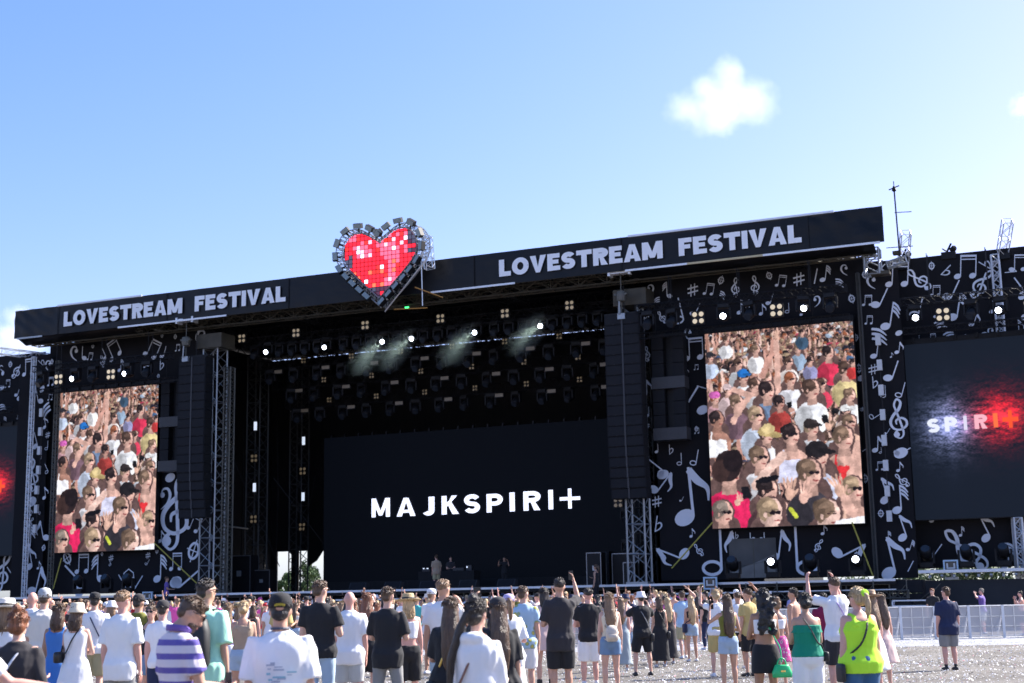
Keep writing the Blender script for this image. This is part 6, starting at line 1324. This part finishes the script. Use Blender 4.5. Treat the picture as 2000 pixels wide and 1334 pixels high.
# x, head-top y (both in the photograph), ground distance, sex, label, look
NEAR = [
 (38,1182,11.8,'f','woman in charcoal top with pinned-up reddish hair and pale strap, at the left edge',dict(top=('longsleeve','charcoal'),bot=('pants','charcoal'),hair=('bun','red'),arms=('down','bent'),fat=1.25,hd=-4)),
 (-82,1176,9.6,'m','person cut by the left edge whose bare arm reaches behind the woman in charcoal',dict(top=('tee','white'),bot=('shorts','grey'),hair=('short','brown'),arms=('down',((.7,.45,-.8),(.95,.5,-.12),.25)),hd=-8,skin=2)),
 (14,1170,16,'f','woman in white with a white straw hat behind the charcoal woman',dict(top=('tee','white'),bot=('shorts','white'),hair=('mid','light'),hat=('brim','offwhite'),hd=4)),
 (64,1157,25,'m','bald man with sunburnt head in a white shirt near the left edge',dict(top=('tee','white'),bot=('shorts','grey'),hair=('bald','brown'),skin=2)),
 (88,1150,21.5,'m','man in cream T-shirt wearing a pale grey knitted cap near the left edge',dict(top=('over','offwhite'),bot=('shorts','grey'),hair=('short','brown'),hat=('beanie','lgrey'),hd=5,arms=('down','bent'))),
 (116,1182,19,'f','tan woman with brown curls in a dark blue dress left of the white dress',dict(top=('dress','blue'),bot=None,hair=('mid','brown'),skin=3)),
 (152,1178,18.6,'f','woman in white sundress with pale green bucket hat and black pouch across her back',dict(top=('dress','white'),bot=None,hair=('mid','brown'),hat=('bucket','cream'),arms=('fold','fold'),hd=-8)),
 (186,1157,24,'m','man in white tee and khaki shorts with a black cap, right of the white sundress',dict(top=('tee','white'),bot=('shorts','khaki'),hair=('short','dark'),hat=('cap','black'),hd=10)),
 (241,1156,17.6,'m','tall man with short sandy hair, long white T-shirt and grey cargo shorts',dict(top=('longtee','white'),bot=('shorts','grey'),hair=('fade','light'),arms=('down','down'),hd=-14,head=(-18,0),glasses=True)),
 (272,1160,23,'m','man in olive green T-shirt with dark cap behind the white shirts',dict(top=('tee','olive'),bot=('shorts','black'),hair=('short','dark'),hat=('cap','charcoal'),hd=-15)),
 (219,1174,29,'f','woman under a small white hat between two men in white',dict(top=('tank','palepink'),bot=('skirt','beige'),hair=('mid','light'),hat=('bucket','white'))),
 (296,1182,21,'f','brown-haired woman turned to the camera wearing sunglasses and a black top',dict(top=('tank','black'),bot=('hotpants','denim'),hair=('long','brown'),hd=172,glasses=True,face=True)),
 (319,1172,20,'m','man in white tee and dark grey cap just left of the striped polo',dict(top=('tee','white'),bot=('shorts','navy'),hair=('short','dark'),hat=('backcap','charcoal'),hd=-6)),
 (352,1163,10.2,'m','bearded man in violet and white striped polo looking down at his hands',dict(top=('polo','stripes'),bot=('shorts','blue'),hair=('short','brown'),arms=('low','low'),hd=-50,head=(-20,34),glasses=True,face=True,beard=True,skin=1)),
 (394,1134,15.6,'m','tall dark-haired man in mint green T-shirt behind the striped polo',dict(top=('over','mint'),bot=('jeans','denim'),hair=('short','dark'),hd=-20,head=(-25,0),glasses=True,skin=1)),
 (476,1176,22,'f','blonde woman in beige tank top and pale denim shorts',dict(top=('tank','beige'),bot=('hotpants','ldenim'),hair=('lowbun','blond'),hd=6,arms=('bent','down'),fat=1.1)),
 (446,1180,25,'f','woman in white trousers and violet patterned top left of the beige tank top',dict(top=('tank','lilac'),bot=('pants','white'),hair=('long','light'))),
 (548,1158,10.7,'m','man in white T-shirt with back print and black cap with yellow stitching',dict(top=('over','white'),bot=('jeans','ddenim'),hair=('short','black'),hat=('backcap','black'),hd=3,fat=1.12,skin=1)),
 (626,1136,19.6,'m','tall man in plain black T-shirt and pale jeans wearing glasses',dict(top=('tee','black'),bot=('jeans','ldenim'),hair=('short','brown'),arms=('down','bent'),hd=-10,head=(-30,0),glasses=True,fat=1.08)),
 (683,1156,21,'m','bald man in white T-shirt and pale grey shorts',dict(top=('longtee','white'),bot=('shorts','lgrey'),hair=('bald','brown'),hd=-4,skin=2,fat=1.08)),
 (717,1160,24,'f','woman with long auburn hair and black shorts behind the bald man',dict(top=('crop','offwhite'),bot=('shorts','black'),hair=('long','red'),arms=('bent','bent'))),
 (757,1149,19.5,'m','man in black T-shirt and washed grey jeans, short brown hair',dict(top=('longtee','black'),bot=('jeans','grey'),hair=('short','brown'),arms=('fold','bent'),hd=-12,head=(-14,0),stance=.16)),
 (797,1160,21.5,'f','woman in straw hat with black shorts holding up a phone beside the black T-shirt',dict(top=('crop','white'),bot=('shorts','black'),hair=('mid','blond'),hat=('brim','straw'),arms=('photo','down'),hd=10)),
 (866,1134,20,'m','tall man with reddish blond hair and loose white shirt',dict(top=('shirt','white'),bot=('jeans','ldenim'),hair=('fade','light'),hd=-12,head=(-30,0),arms=('down','face'))),
 (880,1170,14.6,'f','woman with long brown hair in black T-shirt and green floral skirt',dict(top=('over','black'),bot=('long','floral'),hair=('vlong','brown'),hd=-6,arms=('fold','fold'))),
 (930,1173,10.8,'f','woman in white hooded sweatshirt with dark hair drawn over one shoulder, nearest at centre',dict(top=('hoodie','white'),bot=('jeans','ddenim'),hair=('sidepony','dark'),hd=-24,head=(-10,0),arms=('low','low'))),
 (972,1166,14,'f','woman in black T-shirt with long brown hair and grey cap filming with a phone',dict(top=('over','black'),bot=('shorts','black'),hair=('vlong','brown'),hat=('backcap','charcoal'),hd=4,arms=('photo','down'))),
 (993,1160,20,'f','woman in white shirt dress with violet patterned cap',dict(top=('over','white'),bot=('skirt','white'),hair=('pony','light'),hat=('cap','lilac'),hd=4,arms=('down','bent'))),
 (1022,1147,24,'m','man in pale blue shirt with yellow flowers and white shorts',dict(top=('shirt','hawaii'),bot=('shorts','white'),hair=('short','brown'),hd=-12,head=(-26,0))),
 (1061,1150,26.6,'f','woman in pale pink romper with dark hair and black boots',dict(top=('romper','palepink'),bot=None,hair=('mid','dark'),shoes='boot',hd=12)),
 (1092,1131,23,'m','tall man in dark T-shirt and black shorts raising a phone',dict(top=('longtee','charcoal'),bot=('shorts','black'),hair=('fade','dark'),arms=('bent','photo'),hd=-5,skin=1)),
 (1148,1150,26.4,'m','man in black T-shirt, white shorts and white socks with crossed arms',dict(top=('tee','black'),bot=('shorts','white'),hair=('fade','dark'),arms=('fold','fold'),shoes='ws',hd=0)),
 (1189,1160,25,'f','woman in blue denim shorts with long light brown hair and small cream backpack',dict(top=('tank','cream'),bot=('hotpants','denim'),hair=('long','light'),hd=-2)),
 (1212,1168,33,'f','woman in long grey-blue dress with strawberry blond hair',dict(top=('maxi','seagrey'),bot=None,hair=('long','light'),hd=-10)),
 (1251,1156,31,'m','man dressed in black with white bucket hat, arms raised in front',dict(top=('shirt','black'),bot=('shorts','black'),hair=('short','dark'),hat=('bucket','white'),arms=('phone','phone'),shoes='b',stance=.17)),
 (1286,1167,34.5,'f','woman in long black dress with brown hair right of the white bucket hat',dict(top=('maxi','black'),bot=None,hair=('mid','brown'))),
 (1303,1168,36,'f','blonde woman in dark green dress beside the long black dress',dict(top=('maxi','charcoal'),bot=None,hair=('long','blond'))),
 (1331,1155,39,'m','man in pale blue shirt and khaki shorts with a yellow hat, arm raised',dict(top=('shirt','lblue'),bot=('shorts','khaki'),hair=('short','brown'),arms=('down','head'),step=.16)),
 (1348,1165,37,'f','woman in black bandeau and denim shorts with very long blond hair',dict(top=('bandeau','black'),bot=('hotpants','ldenim'),hair=('vlong','blond'),skin=1)),
 (1377,1155,45,'m','man in black T-shirt standing far off between blond hair and the yellow phone',dict(top=('tee','black'),bot=('jeans','navy'),hair=('short','dark'),hd=20)),
 (1397,1153,30,'f','woman in white tee and mustard wrap with white sneakers, filming with a yellow-cased phone',dict(top=('tee','white'),bot=('shorts','mustard'),hair=('lowbun','blond'),arms=('photo','down'))),
 (1418,1163,25,'f','woman in olive top and light denim shorts, straight brown hair to the waist',dict(top=('tank','olive'),bot=('hotpants','ldenim'),hair=('vlong','brown'),arms=('phone','bent'),skin=1)),
 (1440,1158,33,'m','man in white tee and black shorts with shaved head behind the brown-haired woman',dict(top=('tee','white'),bot=('shorts','black'),hair=('fade','brown'))),
 (1459,1151,30,'m','man in mustard shirt, black shorts and dark red shoes',dict(top=('shirt','mustard'),bot=('shorts','black'),hair=('fade','brown'),arms=('down','head'),shoes='b',skin=1,hd=24,head=(20,0))),
 (1489,1152,19,'f','woman with long black curls in white crop top and black mini skirt',dict(top=('bandeau','white'),bot=('mini','black'),hair=('curly','black'),skin=3,arms=('fold','fold'))),
 (1516,1166,26,'f','woman with messy fair hair and pink plaid shirt tied round her waist',dict(top=('bandeau','white'),bot=('skirt','plaid'),hair=('bun','light'),skin=1)),
 (1548,1150,30,'m','shirtless man with dark hair standing left of the green ruffled top',dict(top=('none','white'),bot=('shorts','black'),hair=('short','dark'),skin=1,hd=40,head=(20,0))),
 (1571,1160,18.2,'f','woman in off-shoulder green ruffled top and white shorts with black hair',dict(top=('ruffle','green'),bot=('shorts','white'),hair=('lowbun','black'),skin=1,arms=('fold','fold'),fat=1.12)),
 (1606,1160,28,'m','man in maroon T-shirt mostly hidden behind the white T-shirt',dict(top=('tee','maroon'),bot=('shorts','black'),hair=('short','dark'))),
 (1628,1129,23,'m','man in white T-shirt and black shorts holding a camera up with both hands',dict(top=('tee','white'),bot=('shorts','charcoal'),hair=('fade','brown'),arms=('photo','photo'),hd=12,skin=2)),
 (1672,1150,16.2,'f','large woman in neon yellow tank top and denim capris with blond ponytail',dict(top=('neontank','neon'),bot=('capri','ddenim'),hair=('pony','blond'),hd=6,head=(22,0),glasses=True,fat=1.42,skin=2,arms=('down','down'))),
 (1697,1153,22.5,'f','woman in tan felt hat and white dress right of the neon tank top',dict(top=('dress','white'),bot=None,hair=('long','light'),hat=('brim','felt'),hd=16)),
 (1718,1160,25,'f','woman in flowing white dress with brown hair at the right end of the crowd',dict(top=('dress','palepink'),bot=None,hair=('long','brown'),hd=10)),
 (1846,1148,31,'m','man in navy T-shirt and grey shorts standing alone on the open gravel',dict(top=('longtee','navy'),bot=('shorts','grey'),hair=('short','brown'),hd=-8,head=(24,0),glasses=True,shoes='bs',arms=('down','down'),fat=1.15,skin=2)),
 (1820,1150,54,'m','young man with reddish hair and black T-shirt behind the barrier',dict(top=('tee','black'),bot=('jeans','black'),hair=('short','red'),hd=150,face=True)),
 (1916,1150,56,'m','person in dark violet top shading the face with one arm, behind the barrier',dict(top=('tee','purple'),bot=('shorts','lgrey'),hair=('short','grey'),arms=('brow','down'),hd=60,skin=2)),
 (1992,1155,54,'m','dark-haired person leaning by the barrier at the right edge',dict(top=('none','white'),bot=('shorts','black'),hair=('short','dark'),hd=80,skin=2,arms=('face','face'))),
]
PEOPLE = {}
for (x, yt, d, sex, lab, kw) in NEAR:
    p = at_depth(x + (10 if x == 394 else 0), yt, d); H = min(1.97, max(1.55, p.z)); kw = dict(kw); hdg = kw.pop('hd', 0); hat = kw.get('hat')
    if hat: H -= .03
    if kw.get('hair', ('x',))[0] == 'bun': H -= .05
    lod = 0 if d < 15 else 1 if d < 32 else 2
    face_dir = math.degrees(math.atan2(6 + p.x, 82-d)) if d < 50 else 0       # heading that looks at the stage
    T = person(lab, H=H, sex=sex, lod=lod, skin=kw.pop('skin', random.Random(int(x)+9000).choice((0, 1, 2, 0))), **kw)
    place(T, p.x, d, face_dir + hdg); PEOPLE[x] = T
# ---- carried things
W_ = mat('white_strap', (.7, .7, .72), .6); B_ = M_shoe_b
crossbag(PEOPLE[38], 'white strap and pale bag slung across the back of the charcoal top', W_, M_panel, side=-1, sh=1)
crossbag(PEOPLE[152], 'black waist pouch worn diagonally over the back of the white sundress', B_, mat('black_nylon', (.02,.02,.022), .4), side=-1, sh=1, drop=1.12, sz=(.05,.12,.07))
crossbag(PEOPLE[186], 'navy strap crossing the back of the white tee beside the black cap', CM['navy'], CM['navy'], side=1, sh=-1)
backpack(PEOPLE[394], 'black backpack on the man in mint green', B_, .16, .25, 1.16)
crossbag(PEOPLE[930], 'brown leather strap with tan bag over the white hooded sweatshirt', mat('brown_strap', (.20,.09,.06), .6), M_leather, side=-1, sh=1, drop=.95, sz=(.06,.13,.12))
crossbag(PEOPLE[880], 'black bag with gold chain beside the floral skirt', M_gold, B_, side=-1, sh=1, drop=.82, sz=(.06,.14,.13))
backpack(PEOPLE[1189], 'small cream backpack over the long light brown hair', mat('cream_leather', (.60,.53,.45), .6), .11, .14, 1.07)
crossbag(PEOPLE[1251], 'thin dark strap over the black shirt under the white bucket hat', CM['grey'], B_, side=1, sh=-1)
crossbag(PEOPLE[1286], 'black shoulder bag beside the long black dress', B_, B_, side=1, sh=-1)
gm = mat('bright_green_leather', (.02,.50,.18), .35, 0, .08)
crossbag(PEOPLE[1489], 'bright green handbag on a green strap at the black mini skirt', gm, gm, side=1, sh=-1, kind='purse', drop=.84)
crossbag(PEOPLE[1571], 'thin black strap with small bag over the green ruffled top', B_, B_, side=1, sh=-1, drop=.98, sz=(.03,.08,.06))
crossbag(PEOPLE[1672], 'thin black strap with flat black bag over the neon yellow tank top', B_, B_, side=-1, sh=1, drop=.86, sz=(.028,.09,.10))
crossbag(PEOPLE[1628], 'dark thin strap across the white T-shirt of the man with the camera', CM['purple'], B_, side=1, sh=-1, drop=.9)
crossbag(PEOPLE[1348], 'dark blue bag hanging by the denim shorts under very long blond hair', CM['navy'], CM['navy'], side=-1, sh=1, drop=.95, sz=(.05,.11,.11))
ycase = mat('yellow_case', (.75, .65, .03), .5)
for x, sd, l_ in ((352, 1, 'phone in the hand of the bearded man in the striped polo'), (797, -1, 'phone held up by the woman in the straw hat'), (972, -1, 'black phone held high by the woman in the grey cap'), (1092, 1, 'phone raised by the tall man in the dark T-shirt'),
                 (1418, -1, 'phone before the olive top woman with straight brown hair'), (1628, 1, 'black camera phone held by both hands of the man in the white T-shirt'), (1251, 1, 'phone held by the man in the white bucket hat'), (930, 1, 'pale phone in the hand of the woman in the white sweatshirt')): phone(PEOPLE[x], sd, l_)
phone(PEOPLE[1397], -1, 'phone in a yellow case held up by the woman in the mustard wrap', 0, ycase)
# print on the back of the white T-shirt of the man in the cap with yellow stitching
T = PEOPLE[548]; s, J, hd, tr, fk = INFO[T.name]; rg = random.Random(8); mb = MB()
for i in range(34):
    x = rg.uniform(-.085, .10)*s; z = (1.26 - .012*i + rg.uniform(-.004, .004))*s; w_ = rg.uniform(.012, .05)*s; h_ = rg.uniform(.003, .009)*s; q = tr(min(1.3, z/s)); y = -(q[2]*fk(z/s)+.075)*s + q[3]*s + .3*x*x*8
    mb.loft([[(x-w_, y, z-h_), (x-w_, y+.004, z-h_), (x-w_, y+.004, z+h_), (x-w_, y, z+h_)], [(x+w_, y, z-h_), (x+w_, y+.004, z-h_), (x+w_, y+.004, z+h_), (x+w_, y, z+h_)]], rg.choice((0, 0, 1)))
mb.build('shirt_print', [mat('faded_print', (.38,.42,.52), .8), mat('blue_print', (.25,.45,.55), .8)], T)
MB().tube([hd(math.cos(a)*.066, -.01+math.sin(a)*.066, 1.515) for a in [2*PI*i/16 for i in range(17)]], [(.008, .011)]*17, 6).build('neck_chain', mat('dark_chain', (.06,.07,.10), .5), T)

# ---- people on and at the stage
def on_stage(x, yt, v, lab, z=2.27, **kw):
    u, zt = uz(x, yt, v); p = SW(u, v, z); T = person(lab, H=min(1.9, max(1.6, zt-z)), lod=2, **kw.pop('look')); place(T, p.x, p.y, kw.get('hd', 0), z); return T
on_stage(852, 1084, 5.0, 'performer in beige T-shirt and pale shorts standing on the stage with his back turned', look=dict(top=('over','beige'), bot=('shorts','khaki'), hair=('short','brown'), sex='m'), hd=20)
on_stage(880, 1087, 8.3, 'person in dark clothes behind the DJ table', look=dict(top=('tee','charcoal'), bot=('jeans','black'), hair=('short','dark'), arms=('low','low'), sex='m'), hd=185)
on_stage(985, 1088, 8.3, 'person in black far back on the stage holding a camera to the face', look=dict(top=('tee','black'), bot=('jeans','black'), hair=('short','black'), arms=('phone','phone'), sex='m', skin=1), hd=170)
T = on_stage(1163, 1097, -.9, 'woman in black tank top and trousers standing at the deck edge beside a flight case', z=1.35, look=dict(top=('tank','black'), bot=('jeans','black'), hair=('pony','brown'), arms=('down','bent'), sex='f', skin=1, shoes='b'), hd=60)
T2 = on_stage(326, 1127, -.9, 'stagehand in purple T-shirt at the deck edge below the left banner', z=1.35, look=dict(top=('tee','purple'), bot=('jeans','navy'), hair=('short','brown'), arms=('low','low'), sex='m', skin=1, shoes='b'), hd=-80)
for T_, l_ in ((T, 'dark low riser in front of the deck under the woman in the black tank top'), (T2, 'dark low riser in front of the deck under the stagehand in purple')):
    o = MB().box(-.9, .9, -.5, .5, 0, 1.33).box(-.92, .92, -.53, -.503, 1.25, 1.34).build('riser', [M_black]); o.location = (T_.location.x, T_.location.y, 0); o.rotation_euler = (0, 0, SYAW); tag(o, l_, 'riser')

# ---- the distant crowd: sixteen looks, copied with their own colours
protos = []
rg = random.Random(31)
spec = [('m','tee','shorts','short',('down','down'),None), ('m','tee','shorts','short',('phone','down'),None), ('m','over','shorts','fade',('bent','bent'),('cap','white')), ('m','tee','jeans','short',('wave','down'),None),
        ('m','shirt','shorts','short',('down','fold'),('bucket','white')), ('m','tee','shorts','bald',('fold','fold'),None), ('m','tee','shorts','short',('clap','clap'),('backcap','white')), ('m','tank','shorts','short',('down','photo'),None),
        ('f','tank','hotpants','long',('down','down'),None), ('f','crop','hotpants','vlong',('bent','bent'),None), ('f','dress','','mid',('fold','down'),None), ('f','tee','mini','long',('photo','down'),None),
        ('f','bandeau','shorts','pony',('fold','fold'),None), ('f','tank','jeans','lowbun',('head','down'),('cap','white')), ('f','maxi','','long',('down','bent'),('brim','straw')), ('f','tee','shorts','bun',('up','down'),None)]
for i, (sx, tp, bt, hr, ar, ht) in enumerate(spec):
    protos.append(person('x', H=1.80 if sx == 'm' else 1.68, sex=sx, fat=rg.choice((.95, 1, 1.1, 1.2)), skin=i % 4, top=(tp, 'white'), bot=(bt, 'black') if bt else None, hair=(hr, 'brown'), hat=ht, arms=ar, head=(rg.uniform(-25, 25), 0), lod=2, stance=rg.choice((.09, .12, .15))))
lite = []
for i in (0, 1, 3, 6, 8, 9, 11, 15):
    sx, tp, bt, hr, ar, ht = spec[i]; lite.append(person('x', H=1.78 if sx == 'm' else 1.67, sex=sx, top=(tp, 'white'), bot=(bt, 'black') if bt else None, hair=(hr, 'brown'), hat=ht, arms=ar, lod=3))
finalize()
tops_n = {'white':'white','offwhite':'cream','black':'black','navy':'navy','pink':'bright pink','lblue':'pale blue','red':'red','mint':'mint','grey':'grey','mustard':'mustard','lilac':'lilac','olive':'olive','palepink':'pale pink','teal':'teal','orange':'orange','charcoal':'charcoal','beige':'beige','denim':'denim blue'}
tops_w = ['white']*7 + ['offwhite']*2 + ['black']*10 + ['beige']*2 + ['denim'] + ['navy','pink','lblue','lblue','red','mint','grey','grey','mustard','lilac','olive','palepink','palepink','teal','orange','charcoal']
bots = ['black','black','denim','ldenim','ldenim','khaki','white','navy','grey']; bots_n = dict(black='black', denim='blue denim', ldenim='pale denim', khaki='khaki', white='white', navy='navy', grey='grey')
hats_n = {'cap':'cap','bucket':'bucket hat','backcap':'backwards cap','brim':'sun hat'}
hair_n = {'black':'black','dark':'dark','brown':'brown','light':'light brown','blond':'blond','red':'auburn'}
arm_n = {3:'one arm waving',11:'raising a phone',1:'looking into a phone',7:'raising a phone',13:'a hand on the head',15:'one arm stretched up',6:'hands clapping'}
zones = [(0, 110, 'left pillar banner'), (110, 310, 'left crowd screen'), (310, 440, 'left line array'), (440, 560, 'left stage tower'), (560, 650, 'stage-back tree'), (650, 800, 'centre screen lettering start'),
         (800, 930, 'DJ table'), (930, 1120, 'centre screen lettering end'), (1120, 1270, 'right front tower'), (1270, 1420, 'grey mesh window'), (1420, 1560, 'right crowd screen'), (1560, 1720, 'right pillar banner')]
occ = [(o.location.x, o.location.y) for o in PEOPLE.values()]
cand = []; rg = random.Random(77); tries = 0
while len(cand) < 236 and tries < 60000:
    tries += 1; d = 27 + 39*rg.random()**.55; x = rg.uniform(-12, 1545)
    if x > 1000 and d < 36: continue
    if x > 1000 and d < 47 and rg.random() < .3: continue
    if x > 1360 and (d < 46 or rg.random() < .5): continue
    if d < 33 and rg.random() < .55: continue
    X = (x-1000)/FPX*d*1.02 + .0; 
    if d > 50.2 and d < 52.6: continue
    if any((X-a)**2 + (d-b)**2 < .45**2 for a, b in occ): continue
    occ.append((X, d)); cand.append((x, X, d))
cand.sort(key=lambda c: c[2]); seen = {}; first = set(); names_left = {}
for (x, X, d) in cand:
    zone = [n_ for a, b, n_ in zones if a-20 <= x < b+1][0]; row = 'near rows' if d < 40 else 'middle rows' if d < 52 else 'far rows'
    for attempt in range(60):
        pi_ = rg.randrange(16); tc_, bc_, hc_ = rg.choice(tops_w), rg.choice(bots), rg.choice(list(hair_n)); sp_ = spec[pi_]; hatc = rg.choice(('white','white','black','offwhite','black','navy','white','beige')) if sp_[5] else None
        who = 'man' if sp_[0] == 'm' else 'woman'; tn = {'tee':'T-shirt','over':'T-shirt','shirt':'shirt','tank':'tank top','crop':'crop top','bandeau':'strapless top','dress':'dress','maxi':'long dress'}[sp_[1]]
        extra = (' and %s %s' % ({'white':'white','black':'black','offwhite':'cream','beige':'beige','navy':'navy'}[hatc], hats_n[sp_[5][0]])) if sp_[5] and sp_[5][0] != 'brim' else (' and straw hat' if sp_[5] else '')
        if not extra and pi_ in arm_n: extra = ', ' + arm_n[pi_]
        hr_ = 'bald' if sp_[3] == 'bald' else hair_n[hc_] + '-haired'
        lab = '%s %s in %s %s%s, %s below %s' % (hr_, who, tops_n[tc_], tn, extra, row, zone)
        if lab not in seen and len(lab.split()) <= 16: break
    seen[lab] = 1
    o = protos[pi_]
    if pi_ in first: o = copy_tree(o)
    first.add(pi_); names_left[pi_] = 1
    sc_ = rg.uniform(.93, 1.06); o.scale = (sc_,)*3; o.location = (X, d, 0)
    o.rotation_euler = (0, 0, math.atan2(6 + X, 84-d) + R(rg.gauss(0, 28) + (170 if rg.random() < .05 else 0)))
    tag(o, lab, 'person', 'people in the distant crowd')
    for ch in o.children:
        b = ch.name.split('.')[0]; mm = None
        if b in ('shirt', 'tank_top', 'top', 'dress'): mm = CM[tc_]
        elif b in ('shorts', 'trousers', 'skirt'): mm = CM[bc_]
        elif b == 'hair': mm = HAIRS[hc_]
        elif b == 'body': mm = SKINS[rg.choice((0, 0, 1, 2, 3))]
        elif b == 'hat' and sp_[5] and sp_[5][0] != 'brim': mm = CM[hatc]
        if mm: ch.material_slots[0].link = 'OBJECT'; ch.material_slots[0].material = mm
for i, p in enumerate(protos):
    if i not in first:
        for ch in list(p.children): bpy.data.objects.remove(ch)
        bpy.data.objects.remove(p)

# everyone past the three hundred that show largest: the packed back of the crowd as one mass
bk_m = [CM[k] for k in ('white','black','offwhite','navy','pink','lblue','grey','red')] + [CM['ldenim'], CM['khaki']] + [HAIRS[k] for k in ('dark','brown','light','blond')] + SKINS[:3]
V, F, MI, off = [], [], [], 0; lm = []
for p in lite:
    parts = []
    for ch in p.children:
        me = ch.data; b = ch.name.split('.')[0]
        co = np.empty(len(me.vertices)*3); me.vertices.foreach_get('co', co); fl = [tuple(q.vertices) for q in me.polygons]; parts.append((b, co.reshape(-1, 3), fl))
    lm.append(parts)
rg = random.Random(5); cnt = 0; tries = 0
while cnt < 330 and tries < 40000:
    tries += 1; d = rg.uniform(50, 70); x = rg.uniform(-20, 1400)
    if x > 1150 and rg.random() < .6: continue
    X = (x-1000)/FPX*d*1.02
    if any((X-a)**2 + (d-b)**2 < .40**2 for a, b in occ): continue
    occ.append((X, d)); cnt += 1; parts = rg.choice(lm); a = math.atan2(6+X, 84-d) + R(rg.gauss(0, 30)); ca, sa = math.cos(a), math.sin(a); sc_ = rg.uniform(.92, 1.07)
    t_, b_, h_, k_ = rg.choice((0,0,0,1,1,1,1,2,3,4,5,6,7,14)), rg.choice((1,8,8,9)), rg.choice((10,11,12,13)), rg.choice((14,15,16))
    for nme, co, fl in parts:
        mi = t_ if nme in ('shirt','tank_top','top','dress','hat') else b_ if nme in ('shorts','skirt','trousers') else h_ if nme == 'hair' else k_ if nme == 'body' else 0
        c = co*sc_; V.append(np.stack([c[:,0]*ca - c[:,1]*sa + X, c[:,0]*sa + c[:,1]*ca + d, c[:,2]], -1)); F += [tuple(i+off for i in q) for q in fl]; MI += [mi]*len(fl); off += len(co)
me = bpy.data.meshes.new('distant_crowd'); me.from_pydata(np.concatenate(V).tolist(), [], F)
for m in bk_m: me.materials.append(m)
me.polygons.foreach_set('material_index', MI); me.polygons.foreach_set('use_smooth', [True]*len(F)); me.update()
o = bpy.data.objects.new('distant_crowd', me); C.objects.link(o); tag(o, 'packed mass of tiny people at the very back against the stage front', 'crowd', kind='stuff')
for p in lite:
    for ch in list(p.children): bpy.data.objects.remove(ch)
    bpy.data.objects.remove(p)
